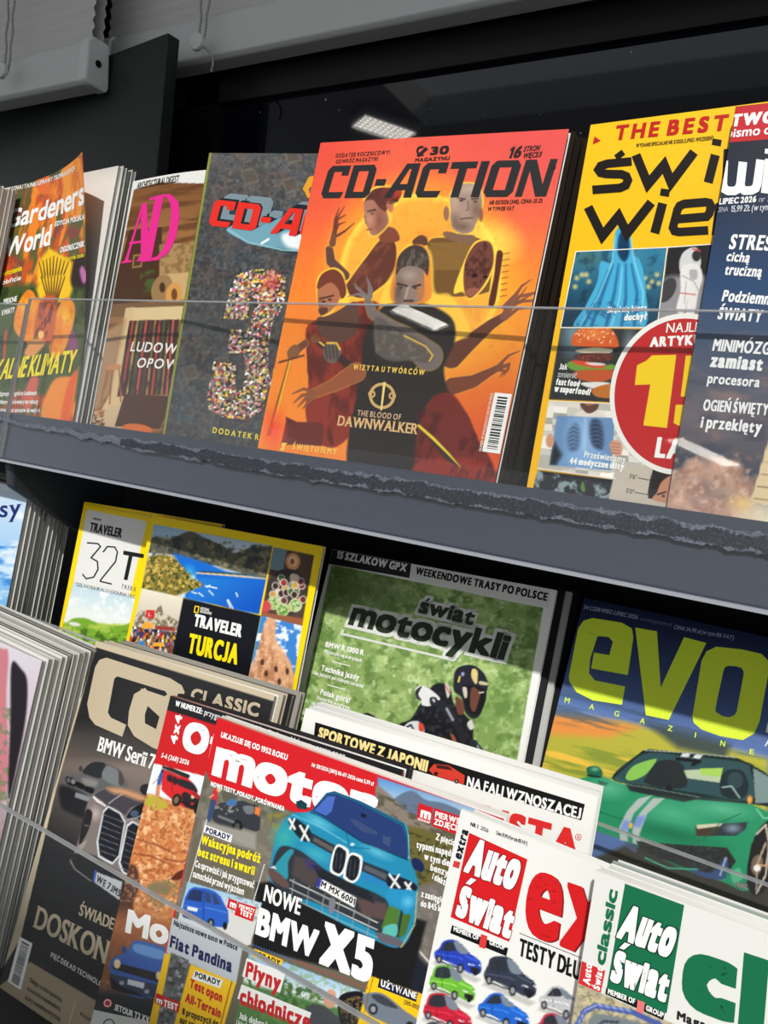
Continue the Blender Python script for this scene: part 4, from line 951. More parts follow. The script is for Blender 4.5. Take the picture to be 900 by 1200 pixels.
def wl(pts, c=(236, 236, 230), w=1.1): m.stroke(pts, w, c, 1.4)
wl([(675, 295), (782, 290), (838, 286)]); wl([(675, 295), (657, 384)]); wl([(657, 384), (770, 384)]); wl([(643, 470), (735, 474)]); wl([(630, 549), (722, 561)]); wl([(782, 290), (770, 384)])
m.ring(800, 462, 0, 85, (238, 236, 230), 1.6, n=72, ry=1.12, rot=12); m.ring(800, 462, 0, 79.5, (190, 32, 34), 2, n=72, ry=1.12, rot=12)
W_ = (244, 244, 240); BKk = (26, 20, 18)
m.text('NAJLEPSZE', (780, 390), (854, 388), 11, W_, bold=.02, z=3); m.text('ARTYKUŁY', (761, 407), (842, 403), 11.5, W_, bold=.1, z=3)
m.poly(z8([(440, 235), (474, 218), (492, 200), (578, 198), (545, 455), (462, 446), (487, 302), (432, 304)]), (246, 206, 24), 3); m.text('5', (786, 499), (842, 501), 82, (246, 206, 24), bold=.14, z=3); m.text('LAT', (766, 536), (818, 541), 24, W_, bold=.10, z=3)
m.text("5'6\"".replace('"', "''"), (737, 560), (746, 562), 5, (60, 56, 52), z=2); m.text("5'0''", (733, 577), (743, 579), 5, (60, 56, 52), z=2); m.stroke([(748, 560), (764, 563)], .7, (70, 66, 60), 2); m.stroke([(744, 577), (762, 580)], .7, (70, 66, 60), 2)
m.text('THE BEST OF', (717, 165), (905, 148), 17, (190, 34, 30), bold=.10, part='masthead', track=.3); m.poly(z([(290, 150), (312, 165), (284, 178)]), (190, 34, 30), 2)
m.text('WYDANIE SPECJALNE NR 3/2026 (LIPIEC-WRZESIEŃ)', (745, 173), (836, 164), 4.2, (70, 56, 20), bold=.06)
def S(pts, w=10): m.stroke(z(pts), w, BKk, 2.2, 'masthead')
S([(421, 238), (335, 246), (312, 254), (304, 267), (312, 278), (332, 282), (385, 283), (402, 290), (408, 304), (400, 322), (380, 331), (283, 338)], 10); S([(392, 205), (366, 225)], 7)
S([(436, 215), (478, 318), (535, 250), (560, 312), (640, 205)], 10.8); S([(715, 215), (690, 312)], 10.8); S([(722, 160), (718, 182)], 10.8); S([(755, 300), (760, 210), (830, 204), (820, 296), (770, 298)], 10.8)
S([(268, 398), (318, 500), (375, 430), (405, 490), (490, 382)], 10.8); S([(530, 385), (502, 490)], 10.8); S([(540, 335), (536, 360)], 10.8)
S([(576, 441), (684, 432), (694, 420), (700, 396), (694, 384), (680, 381), (606, 387), (590, 394), (582, 408), (566, 470), (572, 482), (588, 486), (690, 480)], 10); S([(820, 360), (790, 478), (720, 480), (730, 400), (810, 394)], 10.8)
m.text('Skąd się biorą', (711, 367), (758, 364.5), 7, W_, bold=.04, z=3); m.text('duchy?', (731, 376), (758, 374.5), 7.5, W_, bold=.1, z=3)
m.text('Jak', (655, 433), (665, 433.5), 7, W_, bold=.04, z=3); m.text('zmienić', (653, 442), (676, 443.5), 6.6, (200, 200, 196), bold=.02, z=3); m.text('fast food', (651, 451), (679, 453.5), 7.4, W_, bold=.11, z=3); m.text('w superfood?', (649, 459), (692, 463.5), 7.4, W_, bold=.11, z=3)
m.text('Prześwietlamy', (684, 536), (733, 542.5), 7.2, W_, bold=.04, z=3); m.text('44 medyczne mity', (667, 543.5), (731, 551), 7.4, W_, bold=.11, z=3)
m.finish()

# ------------------------------------------------------------------ navy science cover at the right edge
m = mag('wied', 'navy magazine with red title corner and rocket at the right edge, upper row', T=.006, step=.0009, base=(34, 56, 88))
p = m.P; z = ZM(600, 110, 3); z8 = ZM(600, 350, 3)
p.lin((860, 180), (850, 330), (26, 32, 48), (36, 66, 104)); p.lin((840, 330), (810, 500), (36, 66, 104), (112, 102, 108), P=[(700, 330), (1500, 330), (1500, 520), (700, 520)], soft=4)
p.lin((805, 480), (800, 545), (112, 102, 108), (74, 78, 90), P=[(700, 480), (1500, 480), (1500, 760), (700, 760)], soft=16)
p.noise(26, (170, 130, 116), .55, .75, P=[(700, 400), (1500, 400), (1500, 640), (700, 640)], st=(2.2, .8), ang=10, a=.5, seed=3, soft=30); p.noise(20, (60, 64, 78), .5, .7, P=[(700, 440), (1500, 440), (1500, 640), (700, 640)], st=(2, .8), a=.6, seed=13, soft=20)
for x, y, r_ in ((800, 570, 26), (822, 552, 22), (850, 560, 24), (870, 575, 22), (795, 600, 24), (830, 596, 34), (866, 604, 30), (812, 548, 14), (842, 545, 14), (790, 585, 16), (860, 548, 12)): p.glow(x, y, r_, r_ * .9, (206, 164, 142), a=.95, p=.5)
p.noise(8, (150, 108, 92), .5, .68, P=[(780, 530), (890, 530), (890, 640), (770, 640)], a=.55, seed=5, soft=10); p.noise(6, (240, 206, 184), .58, .75, P=[(780, 530), (890, 530), (890, 640), (770, 640)], a=.5, seed=6, soft=10)
p.glow(905, 615, 54, 40, (250, 236, 200), a=1, p=.5); p.glow(868, 590, 20, 14, (238, 200, 120), a=.8)
p.poly([(905, 500), (930, 500), (915, 590), (896, 592), (880, 586)], (222, 200, 160)); 
for k in range(6): p.line([(884 + k * 4, 584 - k * 14), (920 + k * 2, 588 - k * 14)], 1.2, (150, 116, 80))
m.poly([(847, 125), (1060, 103), (1058, 150), (844, 168)], (190, 30, 40), 1, 'masthead')
W_ = (240, 240, 240)
m.text('TWOJE', (855, 149), (930, 142), 14, W_, bold=.12, z=2, part='masthead'); m.text('pismo o nauce', (850, 162), (950, 153), 10, W_, bold=.05, z=2, part='masthead')
def S(pts, w=9): m.stroke(z(pts), w, W_, 2, 'masthead')
S([(745, 235), (741, 318), (746, 334), (760, 342), (782, 342), (796, 335), (803, 318), (812, 240)], 10); S([(803, 318), (806, 332), (818, 341), (842, 340), (856, 333), (862, 318), (874, 232)], 10); S([(905, 230), (890, 350)], 10); S([(905, 195), (903, 212)], 10)
m.text('LIPIEC 2026', (842, 240), (886, 237), 7, W_, bold=.08); m.text('nr 7', (889, 237), (903, 236), 6, (170, 176, 190)); m.text('CENA', (839, 249), (853, 248), 5.4, (180, 186, 198)); m.text('15,99 ZŁ (w tym 8% VAT)', (856, 248.5), (930, 245), 7, (214, 218, 226), bold=.02)
def T(s_, a, b, h, bold): m.text(s_, a, b, h, W_, bold=bold, z=2)
T('STRES', (853, 292), (903, 294), 17, .06); T('cichą', (850, 306), (878, 308), 11, .06); T('trucizną', (848, 322), (892, 325), 12, .06); T('Podziemne', (845, 353), (908, 358), 13, .06); T('ŚWIATY', (840, 374), (892, 378), 14, .06)
T('MINIMÓZG', (834, 411), (902, 416), 14, .06); T('zamiast', (831, 430), (893, 435), 15.5, .10); T('procesora', (828, 449), (890, 454), 11, .06); T('OGIEŃ ŚWIĘTY', (823, 481), (900, 487), 13, .06); T('i przeklęty', (820, 501), (892, 508), 13.5, .07)
m.finish()

# ------------------------------------------------------------------ interiors magazine
m = mag('ad', 'white-bordered interiors magazine with pink two-letter title left of the mosaic cover', T=.006, step=.0009, base=(226, 226, 222), bow=.009)
p = m.P; z = ZM(0, 170, 3.427)
ph = z([(530, 175), (830, 150), (900, 600), (700, 1300), (330, 1300), (350, 1100)])
ph = z([(538, 180), (640, 150), (820, 155), (1100, 170), (900, 1300), (340, 1200)]); p.poly(ph, (112, 76, 44)); p.clip(ph)
p.lin(z(600, 170), z(600, 330), (126, 82, 48), (150, 104, 62)); p.noise(14, (96, 60, 34), .45, .6, st=(4, .5), ang=-8, a=.8, seed=3)
p.poly(z([(520, 340), (650, 330), (650, 620), (440, 640)]), (72, 46, 30)); p.poly(z([(640, 400), (900, 380), (900, 540), (640, 520)]), (168, 134, 88)); p.noise(5, (120, 92, 58), .5, .65, P=z([(640, 400), (900, 380), (900, 540), (640, 520)]), a=.7)
p.poly(z([(535, 440), (575, 436), (570, 490), (530, 495)]), (150, 110, 66)); p.poly(z([(541, 448), (568, 445), (564, 482), (537, 487)]), (78, 52, 34)); p.poly(z([(640, 520), (900, 500), (900, 620), (640, 620)]), (196, 162, 112))
p.noise(6, (70, 92, 40), .45, .6, P=z([(560, 510), (620, 500), (620, 600), (570, 610)]), a=.95, seed=5)
p.ell(*z(650, 580), 12, 18, (150, 118, 78), ang=15); p.ell(*z(652, 572), 3.4, 6, (70, 48, 30)); p.ell(*z(698, 600), 9.5, 14, (206, 150, 80), ang=10); p.ell(*z(700, 600), 3.5, 7, (110, 70, 34))
p.poly(z([(440, 640), (900, 620), (900, 680), (430, 690)]), (120, 86, 52)); p.poly(z([(505, 655), (900, 640), (900, 700), (500, 705)]), (222, 194, 146)); p.poly(z([(505, 655), (540, 650), (500, 1080), (380, 1120), (440, 1000)]), (216, 186, 138)); p.poly(z([(400, 760), (505, 700), (440, 1000), (370, 1080)]), (170, 132, 96), soft=6)
st = z([(520, 705), (720, 700), (690, 1000), (470, 1010)]); p.poly(st, (64, 42, 34)); p.clip(st)
for k, c in enumerate(((180, 60, 60), (190, 150, 80), (70, 80, 50), (200, 80, 70), (90, 50, 40), (170, 130, 70), (190, 60, 60), (84, 90, 56), (160, 110, 70), (200, 90, 80), (70, 50, 40))): p.line([z(535 + k * 18, 700), z(488 + k * 20, 1010)], 2.2, c)
p.noise(3, (30, 20, 18), .55, .7, st=(1, 4), ang=8, a=.6); p.clip(ph)
p.poly(z([(360, 1080), (480, 1040), (560, 1140), (340, 1140)]), (206, 180, 140)); p.ell(*z(458, 893), 9.5, 3.6, (196, 136, 84), ang=-8)
for a, b in (((430, 905), (405, 1035)), ((450, 905), (440, 1040)), ((478, 900), (485, 1030)), ((440, 905), (420, 980))): p.line([z(*a), z(*b)], 1.6, (150, 96, 56))
p.noise(2.2, (190, 120, 80), .45, .6, P=z([(370, 1060), (420, 1060), (420, 1140), (360, 1130)]), a=1, seed=8); p.noise(2, (50, 46, 30), .5, .6, P=z([(370, 1060), (420, 1060), (420, 1140), (360, 1130)]), a=.8, seed=18)
p.poly(z([(500, 1000), (700, 1010), (640, 1140), (460, 1130)]), (74, 40, 26)); p.ell(*z(550, 1140), 18, 6, (214, 110, 50), ang=6); p.clip(None)
PK = (226, 44, 140)
for P_ in ([(497, 472), (510, 440), (572, 235), (580, 235), (520, 440), (515, 468)], [(568, 238), (590, 230), (600, 440), (612, 460), (548, 468), (566, 440)], [(520, 390), (575, 382), (575, 392), (518, 400)], [(625, 205), (660, 198), (610, 450), (575, 462)], [(490, 468), (530, 462), (530, 470), (488, 476)], [(600, 212), (680, 195), (680, 206), (600, 222)], [(570, 460), (640, 452), (640, 462), (565, 470)]): m.poly(z(P_), PK, 2, 'masthead')
bowl_o = [(655, 197), (690, 200), (718, 230), (722, 290), (708, 370), (680, 430), (640, 458), (600, 462)]; bowl_i = [(650, 208), (672, 212), (686, 240), (688, 290), (676, 360), (655, 420), (630, 448), (600, 456)]
for i in range(7): m.poly(z([bowl_o[i], bowl_o[i + 1], bowl_i[i + 1], bowl_i[i]]), PK, 2.1, 'masthead')
m.text('ARCHITECTURAL DIGEST', z(549, 178), z(718, 148), 7, (40, 38, 36), bold=.03, serif=True, wy=.004)
m.text('LUDOWE', z(520, 828), z(740, 842), 11, (240, 238, 232), bold=.05, slant=.15, track=.2); m.text('OPOWIEŚCI', z(545, 893), z(860, 915), 11, (240, 238, 232), bold=.05, slant=.15, track=.2)
m.finish()
q = PO['ad']; PO['adback'] = (q[0] + .008, q[1] + .009, q[2], q[3], q[4], q[5], .20, .280)
m = mag('adback', 'magazine with an orange cover peeping out behind the interiors magazine', T=.004, step=.01, base=(222, 120, 52)); m.finish()

# ------------------------------------------------------------------ gardening magazine with its cover curling forward
m = mag('garden', 'gardening magazine with a big orange flower and its top corner curling forward', T=.0046, step=.0009, base=(86, 96, 52), curl=(.042, .002, .010, .12, .22))
p = m.P; za = ZM(0, 180, 7.5); zb = ZM(0, 330, 7.06)
p.noise(16, (150, 60, 66), .5, .62, a=.7, seed=3); p.noise(14, (206, 84, 40), .45, .6, st=(.6, 2.4), ang=10, a=.95, seed=5); p.noise(12, (240, 140, 44), .52, .66, st=(.6, 2.2), ang=12, a=.95, seed=15)
p.poly(za([(0, 240), (300, 170), (560, 120), (600, 60), (690, 0), (690, 100), (400, 250), (120, 300)]), (70, 84, 44), soft=6)
p.blob(za([(320, 200), (380, 165), (430, 180), (450, 330), (370, 360), (330, 280)]), (226, 110, 50), soft=3); p.blob(za([(540, 200), (560, 120), (680, 30), (720, 120), (730, 500), (620, 560)]), (238, 150, 50), soft=4); p.noise(4, (200, 90, 40), .5, .65, P=za([(540, 200), (680, 30), (730, 500), (620, 560)]), st=(1, 4), a=.6)
p.blob(za([(640, 950), (770, 900), (780, 1300), (620, 1200)]), (44, 30, 28), soft=5); p.blob(za([(700, 1030), (730, 990), (770, 1090), (730, 1140)]), (190, 110, 170), soft=3); p.blob(za([(740, 640), (790, 620), (790, 900), (750, 900)]), (60, 84, 44), soft=5)
p.poly(za([(320, 1180), (340, 960), (430, 830), (560, 900), (640, 960), (600, 1200), (560, 1300), (330, 1300)]), (244, 196, 30), soft=4)
for k in range(9): p.line([za(345 + k * 32, 900 + abs(k - 4) * 14), za(400 + k * 14, 1190), za(410 + k * 12, 1320)], [1, 2.4, 2], (84, 56, 20))
p.poly(zb([(-60, 40), (200, 20), (700, 60), (720, 700), (640, 1000), (120, 900), (-60, 1160)]), (72, 88, 44), soft=8); p.noise(6, (44, 56, 30), .5, .66, P=zb([(-60, 40), (700, 60), (720, 700), (-60, 900)]), st=(.7, 3), ang=10, a=.8, seed=31)
p.poly(zb([(300, 60), (360, -40), (560, -60), (600, 60), (560, 170), (330, 170)]), (244, 196, 30), soft=4); [p.line([zb(340 + k * 28, -40), zb(400 + k * 10, 160)], [1.2, 2], (96, 62, 22)) for k in range(8)]
p.blob(zb([(300, 130), (330, 160), (300, 350), (260, 510), (200, 490), (130, 420), (115, 330), (150, 180), (220, 75), (270, 80)]), (236, 140, 36), soft=2); p.glow(*zb(220, 200), 12, 14, (250, 190, 50), a=.8); p.noise(7, (222, 110, 30), .5, .65, P=zb([(300, 130), (300, 350), (260, 510), (115, 330), (220, 75)]), a=.6)
p.blob(zb([(540, 130), (600, 160), (622, 250), (590, 420), (520, 590), (440, 635), (405, 560), (420, 420), (460, 260)]), (238, 146, 36), soft=2); p.glow(*zb(540, 280), 12, 14, (252, 200, 60), a=.8); p.noise(7, (222, 110, 30), .5, .65, P=zb([(540, 130), (622, 250), (520, 590), (405, 560)]), a=.6, seed=9)
p.blob(zb([(330, 170), (400, 110), (470, 160), (440, 480), (380, 510), (290, 450), (290, 340)]), (196, 92, 44), soft=4); p.noise(4, (110, 44, 26), .48, .6, P=zb([(330, 170), (470, 160), (440, 480), (290, 450)]), st=(1, 4), ang=15, a=.9, seed=4); p.ell(*zb(338, 440), 3.4, 5, (240, 190, 110)); p.blob(zb([(270, 480), (380, 500), (300, 600), (280, 620), (200, 600)]), (226, 150, 80), soft=3)
p.blob(zb([(560, 520), (600, 400), (640, 500), (630, 620), (580, 620)]), (140, 70, 110), soft=3); p.blob(zb([(340, 1130), (440, 820), (620, 780), (650, 720), (560, 1150)]), (236, 140, 50), soft=3); p.blob(zb([(500, 1150), (560, 850), (640, 740), (560, 1160)]), (226, 96, 40), soft=3); p.blob(zb([(190, 1000), (250, 800), (320, 820), (240, 1080)]), (206, 96, 80), soft=4)
p.poly(zb([(20, 640), (40, 410), (60, 400), (40, 660)]), (196, 80, 46), soft=2)
W_ = (242, 242, 240); Y = (244, 222, 30)
m.text('Gardeners', (5, 268), (99, 239), 20, W_, bold=.07, part='masthead', slant=.08, track=.05); m.text('World', (4, 302), (59, 287), 21, W_, bold=.07, part='masthead', slant=.08, track=.05)
m.text('EDYCJA POLSKA', (64, 265.5), (99, 257), 5.5, W_, bold=.10, slant=.15); m.text('POZNAJ TAJNIKI UPRAWY TROPIKALNYCH', (8, 224), (88, 200), 4.6, W_, bold=.06)
m.text('OGÓRECZNIK', (70, 296.5), (99, 289), 6.4, W_, bold=.10, slant=.15); m.text('wyborne zioło', (72, 307), (99, 301), 4.6, Y, bold=.06)
m.text('kwitnienia', (0, 325), (26, 317), 5.6, Y, bold=.08); m.text('obficie', (2, 334), (25, 328), 5, W_, bold=.06); m.text('PIĘKNE', (4, 357), (20, 353), 6, W_, bold=.06); m.text('KWIATY', (2, 370), (17, 366), 6, W_, bold=.06)
m.text('TROPIKALNE KLIMATY', (-40, 449), (86, 436), 22, Y, bold=.045, slant=.25, part='masthead', track=.05)
for k, s_ in enumerate(('Egzotyczny ogród w 5 odsłonach', 'Niezwykłe kwiaty na rabaty', 'Aranżacje tarasów do małych')): m.text(s_, (0, 464 + k * 9.5), (43 + k * 2, 463 + k * 10.2), 4.6, W_, bold=.07)
m.finish()
# first inside page, exposed where the cover curls away
sh = [m.a * u + m.b * v - m.n * .0003 for u, v in ((.001, .0), (m.W - .0008, 0), (m.W - .0008, m.H - .0008), (.001, m.H - .0008))]
link_mesh('inside_page', [tuple(q_) for q_ in sh], [[0, 1, 2, 3]], MT['white_sheet'], m.root)
m.copies(3, ['second copy of the flower-cover gardening magazine, just behind the curled one', 'third copy of the flower-cover gardening magazine', 'rearmost copy of the flower-cover gardening magazine'], 'copies of the gardening magazine', [(214, 214, 208), (60, 66, 48), (222, 222, 216), (190, 190, 184)], du=.0008, gap=.0004)

# ------------------------------------------------------------------ stack at the left end of the upper shelf (its cover lies outside the picture)
m = mag('u0', 'magazine at the far left of the upper row, only its page edges showing', T=.0048, step=.01, base=(196, 190, 180)); m.finish()
m.copies(4, ['second magazine of the stack at the far left, upper row', 'third magazine of the stack at the far left, upper row', 'fourth magazine of the stack at the far left, upper row', 'rearmost magazine of the stack at the far left, upper row'], 'stack at the far left of the upper row', [(200, 198, 190), (120, 116, 108)], du=.0006, gap=.0004)

# ------------------------------------------------------------------ middle shelf: travel magazines
YB = (250, 214, 6)
m = mag('trav', 'yellow-bordered travel magazine with white panel and big thin numerals, left one of two', T=.004, step=.0012, base=YB)
p = m.P; z = ZM(60, 570, 2.727)
p.poly([(102, 597), (172, 611), (152, 700), (86, 682)], (224, 224, 222)); p.poly([(100, 589), (300, 626), (300, 629), (99, 591.5)], (214, 176, 20), a=.7)
fl = [(86, 682), (170, 703), (140, 800), (60, 790)]
p.poly(fl, (150, 176, 60)); p.clip(fl); p.lin((120, 680), (112, 722), (176, 206, 224), (232, 238, 236), P=[(60, 670), (190, 690), (180, 735), (50, 728)], soft=3); p.noise(8, (240, 244, 246), .5, .65, P=[(60, 670), (190, 690), (180, 728), (50, 722)], a=.8)
p.blob(z([(50, 440), (100, 420), (160, 440), (220, 445), (280, 440), (260, 560), (20, 560)]), (120, 170, 50), soft=2); p.noise(6, (186, 206, 90), .5, .65, P=z([(40, 430), (260, 440), (240, 600), (20, 560)]), a=.8, st=(2, .7)); p.noise(5, (60, 96, 36), .55, .68, P=z([(40, 450), (260, 460), (240, 640), (20, 560)]), a=.8); p.ell(*z(75, 440), 7, 2.2, (230, 232, 226), ang=10); p.clip(None)
m.text('TRAVELER', z(121, 143), z(224, 165), 10.5, (24, 24, 26), bold=.09, part='masthead', track=.05); m.text('NATIONAL GEOGRAPHIC', z(133, 105), z(160, 111), 2.2, (90, 90, 80), bold=.05)
def tl(P_, w=1.5): m.stroke(z(P_), w, (24, 24, 26), 2)
tl([(115, 180), (150, 183), (158, 192), (128, 228), (148, 240), (150, 265), (136, 290), (112, 295), (100, 280)], 1.6)
tl([(166, 210), (180, 192), (204, 194), (212, 210), (206, 240), (156, 302)], 1.6); tl([(156, 303), (194, 312)], 1.6)
m.poly(z([(232, 205), (300, 217), (298, 230), (230, 218)]), (24, 24, 26), 2); m.poly(z([(250, 214), (262, 216), (244, 300), (232, 298)]), (24, 24, 26), 2)
m.text('TREKKINGÓW', z(222, 325), z(330, 350), 5, (96, 96, 96), bold=.02, track=.5); m.text('SZLAKI BAJKALU | DOLINA | RODOS', z(80, 318), z(300, 365), 3.8, (120, 120, 116), bold=.03)
m.finish()
m = mag('turc', 'yellow-bordered travel magazine with blue lagoon photo and yellow word on black', T=.004, step=.0009, base=YB)
p = m.P; z = ZM(150, 600, 3.75)
A = z([(115, 55), (635, 150), (575, 450), (60, 335)]); p.poly(A, (40, 110, 200)); p.clip(A)
p.lin(z(300, 60), z(300, 160), (150, 186, 220), (200, 214, 226)); p.blob(z([(60, 160), (110, 110), (180, 120), (270, 85), (330, 110), (420, 150), (470, 180), (560, 150), (640, 170), (640, 300), (400, 240), (200, 190), (100, 180)]), (88, 88, 76), soft=2); p.noise(6, (150, 140, 100), .5, .65, P=z([(60, 100), (640, 150), (640, 290), (60, 190)]), a=.7, st=(1, 1.6), ang=-30); p.noise(5, (40, 50, 50), .5, .62, P=z([(60, 90), (640, 150), (640, 280), (60, 190)]), a=.7, seed=7)
p.poly(z([(200, 180), (330, 220), (430, 260), (620, 295), (640, 310), (600, 460), (250, 380), (260, 300)]), (20, 104, 206), soft=3); p.glow(*z(270, 270), 10, 14, (70, 190, 220), a=.8); p.lin(z(400, 280), z(500, 440), (30, 120, 210), (14, 84, 190), P=z([(300, 290), (620, 300), (600, 460), (260, 380)]), soft=3)
p.line(z([(300, 268), (420, 275), (520, 285), (625, 295)]), [1.5, 2.6, 2, 1.2], (216, 196, 160)); p.line(z([(320, 262), (520, 276)]), 1.6, (50, 64, 44)); p.blob(z([(60, 230), (110, 190), (190, 195), (240, 240), (280, 290), (330, 320), (260, 350), (180, 370), (50, 330)]), (130, 116, 50), soft=2); p.noise(3.4, (212, 180, 90), .48, .62, P=z([(60, 200), (190, 195), (330, 320), (250, 360), (50, 335)]), a=.9); p.noise(3, (60, 70, 30), .55, .65, P=z([(60, 200), (190, 195), (330, 320), (250, 360), (50, 335)]), a=.9, seed=9); p.glow(*z(285, 285), 5, 4, (180, 230, 230), a=.9)
for a, b in (((340, 325), (390, 335)), ((310, 355), (330, 370)), ((355, 345), (375, 365)), ((440, 385), (462, 425)), ((436, 388), (450, 420)), ((475, 355), (482, 372)), ((280, 350), (300, 358)), ((345, 330), (360, 322))): p.line([z(*a), z(*b)], 1.3, (240, 244, 248))
p.clip(None)
B = z([(640, 155), (818, 190), (765, 500), (585, 455)]); p.poly(B, (84, 64, 54)); p.clip(B); p.poly(z([(630, 150), (700, 165), (680, 260), (620, 250)]), (110, 140, 150)); p.ell(*z(725, 218), 8.5, 10, (220, 150, 96)); p.ell(*z(725, 216), 5.5, 6.5, (240, 200, 150)); p.ell(*z(722, 218), 2.4, 3.4, (160, 70, 40)); p.ell(*z(700, 350), 24, 27, (60, 52, 50))
r = np.random.default_rng(11)
for k in range(30):
    a_ = r.uniform(0, 6.28); d_ = r.uniform(0, 1) ** .5; x_, y_ = z(702 + 82 * d_ * math.cos(a_), 345 + 85 * d_ * math.sin(a_)); p.ell(x_, y_, 4.4, 4.8, (206, 198, 186)); p.ell(x_, y_, 3.3, 3.7, [(150, 50, 40), (196, 150, 70), (70, 100, 50), (220, 200, 170), (110, 50, 50), (60, 40, 36)][k % 6])
for x_, y_ in ((640, 400), (680, 430), (735, 410)): p.ell(*z(x_, y_), 7.5, 8, (190, 206, 150)); p.noise(2, (90, 140, 50), .45, .6, P=[(z(x_, y_)[0] + 6.5 * math.cos(t), z(x_, y_)[1] + 6.5 * math.sin(t)) for t in np.arange(0, 6.28, .6)], a=.9)
p.ell(*z(605, 415), 6, 7, (206, 70, 80)); p.poly(z([(590, 440), (780, 470), (770, 510), (580, 470)]), (150, 90, 60)); p.clip(None)
Cc = z([(62, 335), (243, 378), (195, 640), (0, 590)]); p.poly(Cc, (226, 216, 196)); p.clip(Cc); p.lin(z(150, 350), z(130, 470), (232, 224, 206), (206, 196, 176)); p.noise(3, (120, 104, 84), .42, .55, P=z([(20, 470), (60, 430), (120, 440), (140, 400), (150, 440), (220, 480), (220, 520), (20, 520)]), a=.9, seed=4); p.poly(z([(135, 440), (146, 408), (154, 445)]), (120, 110, 96)); p.poly(z([(82, 430), (118, 432), (112, 470), (76, 462)]), (210, 34, 40)); p.ell(*z(96, 450), 2.0, 2.4, (240, 220, 216)); p.ell(*z(98, 449), 1.6, 1.9, (210, 34, 40))
p.cells(2.4, [(60, 50, 50), (200, 60, 50), (230, 220, 210), (50, 80, 150), (210, 160, 60), (90, 70, 60), (150, 120, 100), (30, 30, 36)], P=z([(10, 500), (220, 530), (200, 660), (0, 600)]), st=(.8, 1.6), seed=6); p.poly(z([(60, 500), (80, 480), (115, 492), (112, 510), (60, 512)]), (236, 166, 60)); p.poly(z([(120, 500), (200, 505), (210, 525), (118, 516)]), (150, 60, 50)); p.poly(z([(115, 572), (160, 575), (160, 592), (112, 590)]), (240, 176, 60)); p.poly(z([(45, 570), (70, 565), (72, 600), (48, 600)]), (50, 130, 210)); p.clip(None)
D = z([(243, 378), (583, 455), (527, 745), (192, 640)]); p.poly(D, (16, 18, 26))
E_ = z([(585, 455), (765, 500), (718, 810), (527, 745)]); p.poly(E_, (60, 130, 206)); p.clip(E_); p.noise(9, (240, 244, 248), .48, .6, a=.95, seed=3); p.blob(z([(600, 490), (625, 465), (650, 480), (650, 560), (690, 620), (720, 680), (730, 800), (520, 760), (570, 620)]), (220, 166, 126), soft=2); p.noise(6, (176, 120, 84), .5, .64, P=z([(600, 490), (650, 480), (730, 800), (520, 760)]), st=(1, 2), a=.8, seed=5); p.noise(4, (240, 200, 166), .55, .7, P=z([(600, 490), (650, 480), (730, 800), (520, 760)]), a=.7, seed=15)
for x_, y_ in ((607, 710), (665, 745), (590, 660), (700, 700), (650, 690)): p.ell(*z(x_, y_), 2.2, 3.8, (84, 54, 44))
p.clip(None)
m.stroke(z([(296, 414), (312, 416), (308, 442), (292, 440)]), 1.2, (250, 206, 20), 2, closed=True); m.text('NATIONAL', z(318, 428), z(358, 437), 3.2, (226, 226, 222), bold=.06); m.text('GEOGRAPHIC', z(316, 441), z(368, 453), 3.2, (226, 226, 222), bold=.06)
m.text('TRAVELER', z(286, 500), z(497, 552), 14.5, (240, 240, 238), bold=.11, part='masthead', track=.05); m.text('TURCJA', z(258, 617), z(480, 672), 23, (246, 226, 20), bold=.085, part='masthead', track=.08)
m.finish()

# ------------------------------------------------------------------ motorcycle magazine
m = mag('mot', 'white-framed motorcycling magazine with a leaning rider on green, middle shelf', T=.0046, step=.0008, base=(232, 232, 228))
p = m.P; z = ZM(340, 620, 2.647); z4_ = ZM(460, 770, 6.923)
ph = z([(128, 110), (785, 245), (700, 740), (600, 1100), (-60, 1000), (25, 600)]); p.poly(ph, (132, 160, 92)); p.clip(ph)
p.noise(16, (172, 196, 126), .45, .65, a=.9, seed=3); p.noise(9, (92, 122, 60), .5, .68, a=.8, seed=13); p.noise(6, (206, 222, 170), .6, .78, a=.7, seed=23); p.glow(*z(200, 180), 90, 40, (80, 96, 60), a=.7); p.glow(*z(640, 560), 40, 60, (104, 140, 66), a=.5)
# rider
K = (26, 27, 32)
p.blob(z4_([(20, 590), (60, 540), (150, 500), (230, 370), (330, 230), (420, 215), (470, 260), (500, 380), (600, 480), (650, 560), (660, 680), (740, 800), (600, 900), (100, 900), (-20, 700)]), K, soft=1.5); p.noise(4, (70, 72, 84), .55, .7, P=z4_([(150, 500), (330, 230), (500, 380), (660, 680), (600, 800), (200, 700)]), a=.6)
p.blob(z4_([(495, 200), (510, 110), (570, 70), (660, 68), (740, 130), (772, 210), (765, 280), (720, 450), (660, 500), (590, 450), (560, 330), (500, 280)]), (34, 36, 46), soft=1.2)
p.blob(z4_([(570, 240), (640, 230), (760, 280), (730, 420), (670, 470), (600, 420)]), (20, 20, 24)); p.blob(z4_([(640, 250), (700, 270), (712, 300), (670, 440), (630, 400)]), (104, 66, 50)); p.blob(z4_([(650, 95), (690, 120), (680, 220), (640, 160)]), (220, 196, 130)); p.blob(z4_([(705, 195), (770, 210), (770, 228), (710, 222)]), (200, 190, 150)); p.line(z4_([(545, 160), (535, 200)]), 2.2, (220, 200, 90)); p.ell(*z4_(570, 138), 2, 2.4, (150, 150, 210)); p.blob(z4_([(568, 250), (600, 250), (605, 320), (585, 330)]), (206, 196, 180)); p.line(z4_([(705, 290), (740, 285)]), 1.4, (220, 214, 200)); p.blob(z4_([(510, 330), (560, 350), (580, 450), (530, 460)]), (110, 64, 50))
